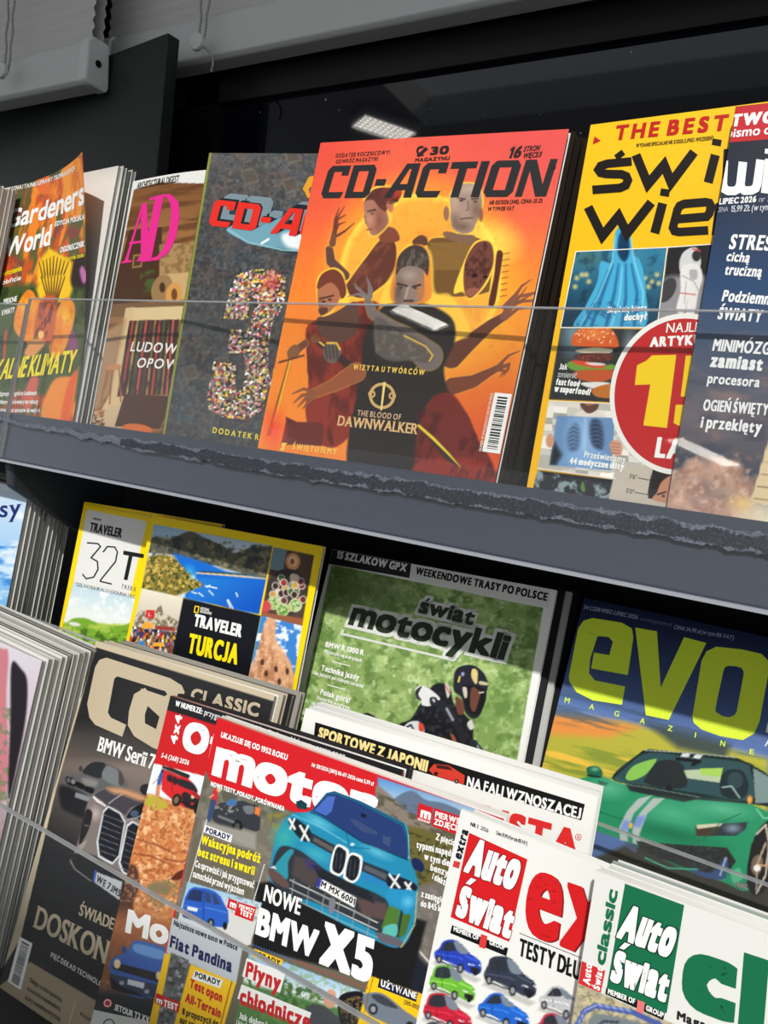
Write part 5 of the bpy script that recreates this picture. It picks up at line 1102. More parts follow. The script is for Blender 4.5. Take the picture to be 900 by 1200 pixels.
p.blob(z4_([(185, 260), (240, 230), (330, 280), (385, 345), (310, 395), (240, 390), (230, 350), (190, 330)]), (222, 222, 224)); p.blob(z4_([(185, 275), (240, 235), (210, 300), (235, 350), (195, 335)]), (50, 48, 52)); p.blob(z4_([(305, 330), (355, 330), (370, 385), (310, 390)]), (44, 44, 50)); p.line(z4_([(330, 345), (350, 375)]), 2, (220, 220, 220))
p.line(z4_([(370, 380), (440, 420), (500, 500), (560, 620), (590, 750)]), [9, 10, 9, 8, 6], (36, 38, 46)); p.line(z4_([(440, 420), (490, 510)]), 3, (150, 152, 160)); p.blob(z4_([(425, 220), (455, 230), (468, 290), (445, 330)]), (206, 196, 190)); p.line(z4_([(430, 230), (462, 290)]), 1, (180, 40, 40))
p.blob(z4_([(85, 580), (130, 530), (200, 520), (250, 560), (250, 620), (190, 640), (90, 620)]), (214, 216, 222)); p.line(z4_([(95, 580), (150, 550), (170, 590), (110, 610)]), 2.2, (40, 40, 46)); p.blob(z4_([(215, 530), (255, 560), (240, 630), (215, 600)]), (214, 74, 50)); p.blob(z4_([(370, 690), (410, 655), (470, 690), (475, 730), (400, 720)]), (222, 60, 44)); p.blob(z4_([(605, 540), (640, 510), (660, 570), (630, 590)]), (210, 204, 200)); p.blob(z4_([(470, 620), (500, 640), (520, 690), (490, 680)]), (150, 84, 60)); p.line(z4_([(660, 700), (740, 800)]), 8, (40, 44, 54)); p.line(z4_([(690, 720), (720, 790)]), 2, (150, 156, 170))
p.blob(z([(205, 590), (240, 570), (280, 600), (270, 640), (210, 620)]), (36, 40, 48)); p.clip(None)
m.poly(z([(128, 60), (377, 103), (370, 152), (120, 108)]), (30, 32, 30), 1); m.poly(z([(379, 103), (810, 183), (800, 245), (370, 155)]), (222, 222, 218), 1.2)
m.text('15 SZLAKÓW GPX', z(142, 90), z(360, 133), 8.6, (226, 226, 222), bold=.10, part='masthead'); m.text('WEEKENDOWE TRASY PO POLSCE', z(387, 140), z(797, 224), 8.8, (30, 32, 30), bold=.10)
DKG = (38, 50, 34); GYW = (212, 214, 208)
m.text('motocykli', z(178, 296), z(665, 408), 28, DKG, bold=.10, z=3, part='masthead', slant=.12, outline=(GYW, .13), track=.02)
m.text('świat', z(396, 258), z(566, 299), 17.5, DKG, bold=.10, z=3.6, part='masthead', slant=.12, outline=(GYW, .18), track=.02)
m.stroke(z([(165, 312), (160, 325), (490, 402), (510, 395), (530, 375)]), 2.6, GYW, 2, 'masthead')
W_ = (238, 238, 234)
m.text('BMW R 1300 R', z(108, 365), z(228, 392), 6.2, W_, bold=.08); m.text('Motocykl na sterydach', z(105, 383), z(222, 413), 4, W_, bold=.06); m.stroke(z([(130, 410), (187, 425)]), 1, W_)
m.text('Technika jazdy', z(95, 438), z(213, 470), 6.6, W_, bold=.08); m.text('Jak jeździć po różnym terenie?', z(72, 450), z(228, 493), 4, W_, bold=.06); m.stroke(z([(115, 483), (172, 498)]), 1, W_)
m.text('Polak górą!', z(92, 512), z(185, 540), 6.6, W_, bold=.08); m.text('Daniel Blin wygrywa', z(82, 527), z(185, 560), 4, W_, bold=.06); m.text('pierwszą rundę EuroMoto', z(66, 544), z(196, 580), 4, W_, bold=.06)
m.finish()
m.copies(3, ['second copy of the motorcycling magazine, just behind the front one', 'third copy of the motorcycling magazine', 'rearmost copy of the motorcycling magazine'], 'copies of the motorcycling magazine', [(44, 44, 46), (190, 190, 186), (34, 34, 36)], du=.0048, gap=.0004)

# ------------------------------------------------------------------ sports car magazine
m = mag('evo', 'dark blue magazine with yellow-green title and green striped sports car, right end', T=.006, step=.00075, base=(30, 44, 96))
p = m.P; z = ZM(620, 690, 3.214); zc = ZM(660, 860, 3.75)
p.lin((700, 690), (675, 835), (16, 22, 50), (84, 110, 162)); big = [(560, 800), (1200, 900), (1200, 1500), (400, 1300)]
p.lin(z(200, 440), z(180, 520), (90, 118, 172), (150, 160, 186), P=z([(-100, 350), (900, 620), (900, 760), (-100, 500)]), soft=6, a=.8)
p.poly(z([(-100, 470), (350, 500), (900, 640), (900, 900), (-100, 900)]), (176, 170, 60), soft=8); p.poly(z([(-100, 465), (200, 480), (420, 520), (300, 560), (-100, 540)]), (222, 140, 66), soft=10)
p.poly(z([(430, 500), (600, 540), (760, 590), (740, 640), (560, 600)]), (64, 76, 70), soft=9); p.noise(14, (120, 140, 50), .45, .65, P=z([(-100, 540), (900, 650), (900, 900), (-100, 900)]), st=(5, .5), ang=14, a=.8, soft=6); p.noise(14, (236, 190, 70), .55, .7, P=z([(-100, 600), (500, 620), (500, 800), (-100, 800)]), st=(5, .5), ang=14, a=.9, seed=5, soft=6); p.noise(12, (60, 80, 100), .5, .65, P=z([(-100, 330), (900, 560), (900, 640), (-100, 470)]), st=(6, .5), ang=14, a=.6, seed=8, soft=6)
p.poly(zc([(300, 480), (900, 640), (1200, 760), (1200, 1200), (200, 900), (100, 560)]), (60, 58, 52), soft=6)
# car
GN = (38, 138, 96); GD = (24, 92, 66); GL_ = (110, 190, 150)
p.blob(zc([(50, 225), (80, 195), (170, 190), (280, 225), (600, 270), (760, 290), (850, 320), (930, 360), (1000, 420), (1000, 560), (900, 600), (810, 690), (700, 650), (520, 590), (300, 480), (140, 420), (60, 330)]), GN, soft=1.5)
p.blob(zc([(215, 195), (350, 78), (420, 72), (560, 88), (760, 110), (835, 140), (900, 180), (980, 260), (980, 330), (840, 310), (560, 285), (380, 235)]), (24, 40, 38), soft=1.2)
p.blob(zc([(225, 195), (355, 88), (540, 98), (780, 125), (822, 160), (828, 290), (600, 262), (400, 232)]), (44, 74, 78), soft=1.2)
p.blob(zc([(275, 190), (310, 140), (400, 110), (405, 125), (360, 180), (300, 205)]), (130, 186, 80)); p.blob(zc([(365, 190), (420, 120), (520, 130), (540, 230), (440, 235), (360, 215)]), (34, 40, 42)); p.poly(zc([(530, 160), (700, 150), (692, 215), (545, 195)]), (176, 190, 160)); p.poly(zc([(600, 152), (702, 150), (695, 190), (605, 180)]), (160, 200, 90)); p.blob(zc([(690, 200), (720, 160), (790, 165), (815, 240), (780, 285), (700, 270)]), (26, 40, 46)); p.ell(*zc(755, 205), 9, 10, (44, 66, 72)); p.line(zc([(700, 235), (740, 230), (775, 280)]), 1.8, (150, 176, 170)); p.ell(*zc(465, 240), 4, 4, (20, 26, 28)); p.line(zc([(500, 110), (600, 120), (570, 135)]), 4, (16, 20, 22))
p.line(zc([(215, 195), (350, 76), (560, 86), (760, 108), (836, 140)]), 1.5, (14, 18, 18)); p.line(zc([(360, 72), (560, 84), (760, 104)]), 1.2, (150, 166, 160)); p.poly(zc([(835, 150), (905, 190), (960, 300), (845, 305)]), (120, 140, 138)); p.ell(*zc(820, 290), 3, 5, (226, 150, 70), soft=2)
p.poly(zc([(525, 85), (560, 86), (550, 103), (515, 100)]), (206, 208, 206)); p.poly(zc([(580, 90), (615, 92), (600, 110), (570, 106)]), (206, 208, 206))
p.poly(zc([(275, 222), (300, 218), (600, 285), (530, 300), (290, 250)]), (34, 40, 42)); p.line(zc([(280, 222), (420, 245), (600, 278)]), 1.3, (90, 110, 104)); p.poly(zc([(150, 205), (200, 215), (190, 228), (160, 222)]), (18, 40, 32))
p.blob(zc([(103, 165), (110, 145), (150, 142), (172, 165), (165, 192), (120, 190)]), (28, 96, 70)); p.line(zc([(108, 182), (165, 190)]), 2, (16, 30, 26)); p.glow(*zc(140, 155), 7, 4, (150, 210, 180), a=.7)
p.glow(*zc(480, 350), 60, 22, (86, 178, 136), ang=12, a=.7); p.glow(*zc(200, 240), 30, 16, (110, 190, 156), ang=10, a=.7); p.glow(*zc(700, 330), 50, 14, (120, 196, 160), ang=8, a=.6); p.glow(*zc(480, 440), 80, 14, (24, 100, 70), ang=14, a=.8); p.line(zc([(150, 340), (250, 372), (300, 385)]), 1, GD)
p.poly(zc([(330, 285), (390, 270), (310, 350), (280, 440), (285, 472), (250, 468), (246, 410), (280, 340)]), (170, 180, 178)); p.poly(zc([(395, 283), (445, 283), (370, 350), (335, 440), (340, 488), (306, 480), (304, 420), (335, 350)]), (170, 180, 178)); p.poly(zc([(268, 380), (302, 384), (285, 425), (246, 425)]), (120, 142, 206), soft=4); p.poly(zc([(325, 360), (365, 362), (340, 410), (305, 410)]), (120, 142, 206), soft=4); p.ell(*zc(297, 403), 2.4, 3.4, (212, 176, 60))
p.poly(zc([(580, 405), (700, 392), (660, 450), (585, 448)]), (70, 56, 44)); p.poly(zc([(585, 400), (700, 392), (690, 405), (590, 418)]), (200, 196, 170)); p.poly(zc([(705, 393), (812, 388), (800, 420), (760, 448), (655, 448)]), (46, 52, 60)); p.glow(*zc(745, 415), 14, 8, (150, 170, 190), a=.8); p.line(zc([(620, 462), (690, 390), (780, 350)]), 1, GD)
p.poly(zc([(320, 470), (420, 480), (720, 500), (760, 560), (700, 640), (560, 600), (340, 510)]), (40, 44, 44)); p.noise(2, (66, 70, 68), .5, .65, P=zc([(330, 470), (720, 500), (700, 640), (340, 510)]), a=.7); p.blob(zc([(560, 590), (650, 610), (715, 545), (722, 600), (700, 640), (600, 625)]), (58, 78, 118)); p.line(zc([(715, 545), (690, 620)]), 2.2, (150, 170, 196)); p.line(zc([(360, 545), (460, 590), (590, 595)]), 1.6, (70, 170, 140)); p.poly(zc([(270, 475), (325, 490), (320, 525), (280, 500)]), (70, 84, 110)); p.blob(zc([(740, 610), (775, 590), (785, 640), (745, 650)]), (80, 170, 130)); p.poly(zc([(745, 650), (810, 660), (808, 685), (770, 675)]), (150, 150, 140))
for k in range(5): p.line(zc([(760 + k * 11, 655), (768 + k * 10, 680)]), .9, (40, 40, 40))
p.blob(zc([(808, 600), (830, 480), (880, 395), (940, 380), (980, 460), (940, 600), (860, 710), (815, 680)]), (34, 32, 32)); p.line(zc([(850, 440), (890, 400), (905, 480), (890, 620), (850, 700)]), 2.4, (190, 176, 160)); p.ell(*zc(852, 575), 7, 12, (110, 96, 84), ang=10); p.line(zc([(852, 575), (890, 480)]), 2.4, (170, 150, 130)); p.line(zc([(852, 575), (895, 580)]), 2.4, (190, 150, 110)); p.line(zc([(850, 580), (850, 690)]), 2.2, (150, 140, 130)); p.ell(*zc(852, 590), 4, 4, (230, 226, 220)); p.line(zc([(850, 330), (880, 370), (920, 370)]), 2, GL_)
YG = (214, 236, 62)
# title letters
def seg(P_, zz_=1.4): m.poly(z(P_), YG, zz_, 'masthead')
O_ = [(150, 330), (152, 300), (185, 150), (205, 120), (240, 110), (350, 128), (388, 150), (393, 185), (372, 325)]
seg([(185, 150), (240, 172), (258, 178), (230, 265), (226, 320), (150, 330)]); seg([(150, 330), (226, 318), (248, 345), (362, 368), (350, 437), (240, 420), (180, 390), (152, 350)])
seg([(185, 150), (205, 120), (240, 110), (350, 128), (388, 150), (316, 200), (300, 182), (258, 178)]); seg([(316, 200), (388, 150), (393, 185), (372, 325), (234, 300), (245, 240), (302, 250)])
seg([(400, 146), (482, 160), (496, 372), (584, 182), (668, 204), (526, 494), (440, 476)], 1.5)
def ring(o, i): 
    for k in range(len(o)): m.poly(z([o[k], o[(k + 1) % len(o)], i[(k + 1) % len(o)], i[k]]), YG, 1.4, 'masthead')
ring([(615, 480), (622, 440), (650, 270), (668, 236), (705, 218), (800, 228), (875, 245), (905, 275), (905, 300), (868, 500), (848, 545), (805, 570), (720, 555), (650, 530), (620, 505)],
     [(702, 455), (706, 430), (732, 310), (738, 295), (750, 290), (780, 292), (800, 298), (808, 310), (808, 325), (782, 462), (775, 475), (755, 484), (730, 480), (712, 470), (703, 462)])
m.text('24 CZERWIEC-LIPIEC 2026', z(203, 75), z(408, 115), 4.6, (150, 156, 180), bold=.06, slant=.15); m.text('evomagazine.pl', z(416, 118), z(536, 142), 4, (96, 104, 140), bold=.04, slant=.15); m.text('CENA 34,90 zł (w tym 8% VAT)', z(543, 150), z(770, 192), 4.6, (150, 156, 180), bold=.05, slant=.15)
for ch, (x_, y_) in zip('MAGAZINE', ((132, 428), (225, 452), (319, 478), (416, 505), (520, 533), (622, 560), (718, 590), (828, 622))): m.text(ch, z(x_, y_), z(x_ + (6 if ch == 'I' else 20), y_ + (1.5 if ch == 'I' else 5)), 6.4, YG, bold=.04)
m.text('EKSTRA', z(890, 540), z(1080, 590), 11, (236, 236, 240), bold=.1); m.text('AUTA', z(885, 592), z(1010, 625), 11, (206, 210, 220), bold=.03)
m.finish()
m.copies(1, 'second copy of the sports car magazine, right behind the front one', None, (16, 22, 44), du=.001)

# ------------------------------------------------------------------ left end of the middle shelf
m = mag('l0', 'pale blue magazine with dark blue serif title at the left end of the middle shelf', T=.0062, step=.0011, base=(176, 208, 236))
p = m.P; z = ZM(0, 480, 2)
p.lin((20, 570), (5, 720), (206, 222, 238), (110, 176, 232)); p.noise(20, (46, 130, 214), .5, .62, P=[(-60, 640), (40, 640), (40, 900), (-60, 900)], st=(1.6, .8), ang=-15, a=.9); p.noise(16, (236, 242, 248), .55, .7, a=.8, st=(2, .7), seed=6)
m.text('Fantasy', (-62, 612), (25, 604), 17, (24, 36, 110), bold=.05, serif=True, wy=.01, part='masthead')
m.finish()
m.copies(8, ['second magazine of the stack at the left end of the middle shelf'] + ['%s magazine of the stack at the left end of the middle shelf' % w for w in ('third', 'fourth', 'fifth', 'sixth', 'seventh', 'eighth', 'rearmost')], 'stack at the left end of the middle shelf', [(206, 206, 202), (170, 170, 166), (90, 90, 88), (214, 214, 208)], du=.0002, gap=.0003)

# ------------------------------------------------------------------ front row: far left stack
m = mag('f0', 'lilac magazine with a pink figure at the left end of the front row', T=.0056, step=.0011, base=(206, 200, 212), bow=.004)
p = m.P; z = ZM(0, 720, 4.09)
p.lin((0, 760), (30, 960), (212, 206, 216), (186, 160, 172)); p.blob(z([(-200, 100), (0, 160), (40, 190), (30, 400), (40, 700), (0, 900), (-200, 900)]), (196, 120, 130), soft=3); p.noise(6, (120, 130, 96), .5, .62, P=z([(-200, 450), (60, 450), (60, 1000), (-200, 1000)]), a=.9); p.blob(z([(55, 240), (100, 260), (130, 320), (125, 480), (90, 680), (40, 880), (50, 500)]), (36, 30, 38), soft=3)  # last dark blob: cast shadow of the curling cover, painted into the ink
m.finish()
m.copies(9, ['second magazine of the lilac stack in the front row'] + ['%s magazine of the lilac stack in the front row' % w for w in ('third', 'fourth', 'fifth', 'sixth', 'seventh', 'eighth', 'ninth', 'rearmost')], 'lilac stack at the left of the front row', [(196, 196, 192), (150, 150, 146), (214, 212, 206), (84, 84, 82)], du=.0002, gap=.0003)

# ------------------------------------------------------------------ black and beige classic car magazine
m = mag('CA', 'black classic-car magazine with beige frame and silver saloon grille, front row left', T=.0056, step=.0008, base=(196, 182, 156))
p = m.P; zA = ZM(0, 720, 4.09); zB = ZM(70, 750, 3); zC = ZM(0, 930, 3.75); zD = ZM(70, 880, 6)
inn = [(112.5, 758.5), (321, 822), (200, 1300), (-60, 1240), (24, 1100), (66, 925)]
p.poly(inn, (40, 40, 42)); p.clip(inn)
p.lin((150, 840), (130, 920), (40, 40, 42), (118, 106, 98), P=[(0, 850), (330, 850), (330, 925), (0, 900)], soft=22, a=.9); p.lin((140, 900), (100, 1010), (124, 112, 104), (34, 35, 38), P=[(0, 893), (330, 893), (330, 1100), (0, 1100)], soft=14)
# far saloon
p.blob(zD([(30, 200), (60, 165), (160, 150), (230, 80), (310, 78), (420, 130), (450, 180), (470, 260), (300, 310), (210, 340), (100, 330), (20, 260)]), (92, 92, 94), soft=2); p.blob(zD([(160, 145), (225, 82), (310, 84), (320, 110), (290, 190), (200, 170)]), (40, 42, 44)); p.blob(zD([(300, 190), (325, 110), (400, 135), (415, 200), (410, 250)]), (112, 118, 120)); p.ell(*zD(148, 125), 2.4, 3.4, (70, 56, 52)); p.blob(zD([(160, 190), (260, 210), (250, 250), (180, 240)]), (128, 126, 122), soft=4)
p.blob(zD([(45, 180), (110, 200), (115, 250), (50, 230)]), (30, 32, 36)); p.ell(*zD(95, 215), 2.6, 3, (120, 122, 126)); p.ell(*zD(62, 205), 2.4, 2.8, (90, 92, 96)); p.blob(zD([(118, 215), (175, 240), (170, 272), (115, 250)]), (24, 24, 28)); p.blob(zD([(182, 248), (240, 265), (230, 300), (175, 280)]), (24, 24, 28)); p.blob(zD([(10, 240), (200, 330), (190, 470), (60, 430), (5, 380)]), (34, 35, 38), soft=5); p.poly(zD([(112, 290), (215, 325), (208, 360), (106, 325)]), (130, 132, 136)); p.blob(zD([(420, 140), (450, 190), (445, 240), (415, 230)]), (74, 66, 62))
# near saloon
p.blob(zD([(190, 380), (240, 300), (330, 262), (430, 262), (560, 300), (640, 340), (640, 1000), (420, 1000), (250, 900), (100, 820), (75, 770), (110, 690), (160, 520)]), (120, 112, 110), soft=2)
p.blob(zD([(245, 310), (330, 265), (430, 265), (560, 300), (620, 350), (500, 400), (460, 450), (400, 410), (330, 380), (300, 350)]), (66, 62, 70), soft=2); p.blob(zD([(330, 262), (430, 262), (560, 300), (620, 340), (560, 350), (450, 310), (380, 300)]), (196, 144, 106), soft=5); p.line(zD([(345, 370), (390, 335), (440, 305)]), 1, (190, 184, 180)); p.glow(*zD(250, 440), 10, 12, (190, 176, 168), a=.9); p.blob(zD([(470, 470), (520, 400), (620, 370), (620, 520), (540, 470)]), (24, 26, 32)); p.ell(*zD(525, 440), 5, 4, (70, 84, 110)); p.line(zD([(470, 490), (540, 470), (600, 440)]), 1.4, (150, 150, 156)); p.blob(zD([(565, 260), (590, 235), (630, 240), (620, 310), (575, 300)]), (38, 38, 42))
p.line(zD([(240, 325), (265, 350), (320, 385)]), [2.4, 3, 2], (222, 220, 216)); p.blob(zD([(190, 410), (230, 440), (200, 560), (150, 650), (135, 640), (160, 500)]), (38, 36, 38)); p.line(zD([(175, 520), (200, 530)]), 1.2, (120, 116, 114)); p.blob(zD([(110, 690), (185, 630), (180, 660), (120, 730)]), (150, 140, 134))
p.blob(zD([(100, 720), (250, 740), (330, 810), (450, 880), (450, 1050), (250, 960), (110, 850), (80, 780)]), (34, 34, 38), soft=3); p.line(zD([(75, 770), (105, 830), (220, 915)]), 1.4, (134, 134, 134)); p.line(zD([(130, 740), (140, 830)]), 1.6, (20, 20, 22))
def octa(P_, o=(206, 208, 212)):
    p.poly(P_, o, soft=1); c = np.mean(P_, 0); p.poly([(c[0] + (x - c[0]) * .88, c[1] + (y - c[1]) * .93) for x, y in P_], (30, 32, 40), soft=1)
octa(zD([(305, 420), (340, 385), (430, 435), (465, 500), (455, 545), (420, 745), (370, 800), (270, 745), (258, 640)])); 
for k in range(7): p.line([zD(300 - k * 5 + 6, 445 + k * 42), zD(440 - k * 8, 500 + k * 40)], 1.0, (104, 106, 112))
octa(zD([(470, 520), (510, 490), (640, 560), (660, 700), (640, 880), (560, 920), (440, 860), (412, 790)]))
for k in range(7): p.line([zD(480 - k * 7, 560 + k * 44), zD(640, 630 + k * 46)], 1.0, (96, 98, 104))
p.poly(zD([(250, 848), (440, 920), (420, 1050), (232, 915)]), (186, 188, 192)); p.poly(zD([(248, 835), (262, 840), (245, 925), (230, 915)]), (50, 84, 170)); p.clip(None)
for P_ in (ZM(0, 930, 3.75)([(130, 740), (420, 905), (380, 1100), (60, 1010), (70, 900), (115, 820)]),): p.poly([(35, 1127), (118, 1176), (90, 1300), (-60, 1240), (0, 1155)], (168, 150, 124))
m.text('WE 7JM5', zD(252, 915), zD(424, 1030), 8.4, (40, 42, 46), bold=.07, track=.2)
BE = (190, 176, 150)
def quadring(f, o, i, closed=False, c=BE, zz_=1.3):
    n = len(o) if closed else len(o) - 1
    for k in range(n): m.poly(f([o[k], o[(k + 1) % len(o)], i[(k + 1) % len(o)], i[k]]), c, zz_ + .02 * k, 'masthead')
quadring(zB, [(220, 340), (125, 298), (105, 272), (97, 225), (125, 95), (140, 70), (165, 62), (390, 135), (430, 160), (440, 185)], [(234, 298), (182, 274), (176, 266), (170, 255), (192, 138), (196, 132), (204, 128), (372, 180), (378, 190), (372, 210)])
quadring(zB, [(370, 210), (352, 230), (300, 168), (262, 190), (244, 250), (240, 300), (262, 338), (330, 380)], [(440, 185), (352, 270), (310, 232), (308, 238), (300, 262), (300, 292), (306, 296), (348, 318)]); m.poly(zB([(372, 195), (440, 180), (380, 400), (322, 376)]), BE, 1.6, 'masthead'); m.poly(zB([(285, 170), (375, 200), (365, 240), (300, 215)]), BE, 1.5, 'masthead')
m.text('CLASSIC', zB(456, 212), zB(700, 272), 15, BE, bold=.10, part='masthead', z=2, track=.12)
m.text('BMW Serii 7', zB(131, 388), zB(330, 456), 16.5, (236, 234, 230), bold=.05, serif=True, wy=.012, part='headline', track=.06)
m.text('ŚWIADECTWO', zC(345, 532), zC(640, 664), 13.5, BE, bold=.05, serif=True, wy=.01, part='headline', track=.06); m.text('DOSKONAŁOŚCI', zC(146, 585), zC(760, 905), 26, BE, bold=.055, serif=True, wy=.012, part='headline', track=.04)
m.text('PIĘĆ DEKAD TECHNOLOGII', zC(221, 717), zC(475, 868), 6.2, (232, 230, 226), bold=.06, track=.25)
for k, s_ in enumerate(('Design: sztuka spokoju,', 'szwedzki minimalizm,', 'który zmienił motoryzację', 'na długie lata')): m.text(s_, zC(128 - k * 9, 824 + k * 39), zC(272 - k * 4, 916 + k * 42), 5.0, (46, 42, 38), bold=.03, serif=True, wy=.005)
m.text('Poznaj', zC(352, 975), zC(420, 1015), 5, (46, 42, 38), bold=.03); m.stroke([zC(332, 915), zC(305, 1010)], .8, (220, 206, 182), 2)
m.barcode([zC(88, 628), zC(144, 658), zC(92, 862), zC(36, 826)], seed=8)
m.finish()
m.copies(3, ['second copy of the black classic-car magazine, right behind the front one', 'third copy of the black classic-car magazine', 'rearmost copy of the black classic-car magazine'], 'copies of the black classic-car magazine', [(190, 178, 156), (40, 38, 38), (150, 146, 138)], du=.0038, gap=.0004)

# ------------------------------------------------------------------ off-road magazine
m = mag('off', 'red-headed off-road magazine with a red jeep above orange rocks, front row', T=.005, step=.0008, base=(196, 32, 36))
p = m.P; zB = ZM(70, 750, 3); zE = ZM(150, 890, 6); zF = ZM(120, 980, 3); zC = ZM(0, 930, 3.75)
p.poly([(190, 800), (480, 880), (480, 925), (190, 838)], (196, 32, 36)); p.poly([(199, 812), (474, 898), (470, 916), (195.5, 832)], (34, 34, 38))
low = [(170, 892), (300, 925), (460, 960), (420, 1500), (20, 1400), (85, 1210)]
p.poly(low, (206, 138, 84)); p.clip(low)
p.noise(5, (238, 196, 150), .5, .64, a=.8, seed=3); p.noise(3, (156, 84, 46), .54, .66, a=.8, seed=5); p.noise(9, (190, 104, 58), .5, .64, a=.6, seed=7)
for a in ([(60, 560), (200, 600), (320, 660), (420, 640)], [(40, 660), (160, 680), (300, 740)], [(250, 700), (380, 720), (420, 700)]): p.line(zE(a), [1, 2.2, 1.4, .8][:len(a)], (124, 54, 36), soft=2, a=.8)
p.blob(zE([(300, 840), (350, 790), (390, 780), (385, 830), (340, 850)]), (90, 40, 28), soft=2); p.noise(4, (180, 166, 60), .42, .55, P=zE([(110, 310), (150, 240), (220, 270), (300, 330), (240, 350), (180, 350)]), a=.95, seed=9); p.blob(zE([(150, 880), (240, 860), (300, 890), (290, 940), (200, 940)]), (130, 110, 84), soft=5); p.noise(3, (110, 116, 80), .5, .62, P=zE([(130, 860), (400, 840), (380, 1040), (140, 1040)]), a=.8, seed=11)
p.blob(zE([(0, 740), (60, 760), (80, 880), (40, 1000), (20, 1100), (-100, 1100), (-60, 800)]), (84, 52, 40), soft=3); p.noise(3, (170, 130, 100), .5, .64, P=zE([(0, 740), (80, 800), (40, 1000), (-60, 1000)]), a=.8)
p.poly([(0, 0)] * 3, (0, 0, 0)) if False else None
p.blob([(160, 870), (330, 910), (330, 950), (262, 955), (235, 949), (200, 938), (176, 930), (150, 925)], (226, 232, 238), soft=2)
p.noise(3, (180, 166, 60), .42, .55, P=zE([(110, 310), (150, 240), (220, 270), (300, 330), (240, 350), (180, 350)]), a=.95, seed=9)
# bottom picture
p.lin((170, 1050), (150, 1120), (190, 116, 70), (120, 74, 50), P=[(80, 1060), (420, 1100), (420, 1160), (60, 1150)], soft=16, a=.8); p.poly([(60, 1150), (180, 1165), (420, 1200), (420, 1500), (20, 1400)], (44, 48, 54), soft=18)
# jeep
R_ = (206, 40, 44)
p.blob(zE([(240, 100), (262, 75), (350, 110), (430, 140), (480, 200), (490, 240), (540, 290), (520, 350), (380, 330), (250, 230), (236, 190)]), R_, soft=1.2); p.line(zE([(255, 52), (420, 118)]), 5, (40, 40, 42)); p.blob(zE([(355, 135), (460, 170), (475, 225), (355, 180)]), (44, 40, 46)); p.blob(zE([(280, 108), (312, 118), (308, 160), (275, 145)]), (40, 36, 40)); p.blob(zE([(320, 122), (345, 132), (338, 178), (315, 165)]), (40, 36, 40)); p.line(zE([(316, 110), (308, 230)]), .8, (120, 20, 24)); p.blob(zE([(380, 240), (440, 230), (520, 280), (520, 360), (400, 330)]), (44, 36, 38), soft=1.4); p.ell(*zE(455, 262), 2, 2.2, (230, 216, 190)); p.line(zE([(400, 215), (490, 270)]), 2.2, R_); p.ell(*zE(342, 285), 5.4, 7.6, (30, 28, 28), ang=15); p.ell(*zE(340, 285), 2.8, 4.4, (120, 100, 74), ang=15); p.ell(*zE(495, 345), 5, 8, (26, 24, 26), ang=15); p.line(zE([(380, 300), (520, 350)]), 3, (30, 28, 30)); p.ell(*zE(450, 312), 2, 1.2, (206, 50, 40)); p.ell(*zE(480, 222), 1.6, 2.4, (30, 28, 30))
p.line(zE([(240, 85), (225, 130), (212, 200), (210, 250)]), [3, 5, 4, 3], (44, 88, 160)); p.line(zE([(215, 190), (205, 250)]), 4.4, (210, 130, 90)); p.ell(*zE(243, 80), 1.8, 2.2, (60, 50, 46)); p.line(zE([(218, 130), (175, 170)]), 1.2, (196, 140, 110)); p.clip(None)
# blue pickup
zP = zC; B_ = (62, 96, 170)
p.blob(zP([(490, 730), (560, 690), (600, 645), (740, 680), (900, 740), (880, 860), (640, 900), (520, 860), (485, 790)]), B_, soft=1.4); p.blob(zP([(570, 690), (605, 650), (735, 690), (715, 740), (580, 700)]), (66, 104, 170)); p.blob(zP([(600, 660), (720, 695), (705, 728), (595, 695)]), (106, 150, 206)); p.poly(zP([(500, 740), (700, 790), (695, 830), (495, 770)]), (44, 40, 44)); p.ell(*zP(515, 748), 4, 5.5, (226, 206, 170)); p.ell(*zP(697, 800), 3, 5, (220, 200, 160)); p.poly(zP([(485, 790), (690, 840), (690, 900), (500, 850)]), (56, 64, 84)); p.poly(zP([(562, 815), (635, 832), (632, 858), (560, 838)]), (206, 214, 220)); p.poly(zP([(480, 800), (540, 850), (660, 900), (560, 880), (490, 860)]), (30, 34, 42)); p.ell(*zP(546, 685), 3, 4, (50, 74, 140)); p.ell(*zP(535, 832), 3, 2.6, (160, 166, 180)); p.ell(*zP(645, 870), 3, 2.6, (160, 166, 180))
W_ = (242, 242, 240)
m.text('4x4', (163 - 8 + 50, 879), (214, 838), 11, W_, bold=.12, part='masthead') if False else m.text('4x4', zB(411, 370), zB(433, 264), 10.5, W_, bold=.12, part='masthead')
m.text('OffRoad', zB(422, 382), zB(905, 538), 35, W_, bold=.15, part='masthead', track=.06)
m.text('W NUMERZE:', (205, 827), (237, 837), 6.4, W_, bold=.09); m.text('przygoda - Kolorado, Góry Skaliste - klubowe - testy opon', (239, 837.6), (404, 890), 6.4, (226, 226, 226), bold=.03)
m.text('5-6 (268) 2026', zB(356, 412), zB(454, 440), 5.6, W_, bold=.05, slant=.1)
m.text('Mocne', zC(548, 608), zC(960, 742), 28, W_, bold=.13, part='headline', track=.04)
m.ring(*zC(474, 920), 0, 5.4, (206, 40, 44), 2); m.ring(*zC(474, 920), 3.2, 4.4, W_, 2.5); m.text('JETOUR T2 XV', zC(502, 950), zC(655, 1008), 7.4, W_, bold=.09); m.poly(zC([(405, 948), (700, 1010), (690, 1200), (360, 1200)]), (214, 214, 210), 1); m.ring(*zC(480, 1015), 5.5, 7, (60, 60, 64), 2)
m.finish()
m.copies(1, 'second copy of the off-road magazine, right behind the front one', None, (40, 38, 40), du=.002)

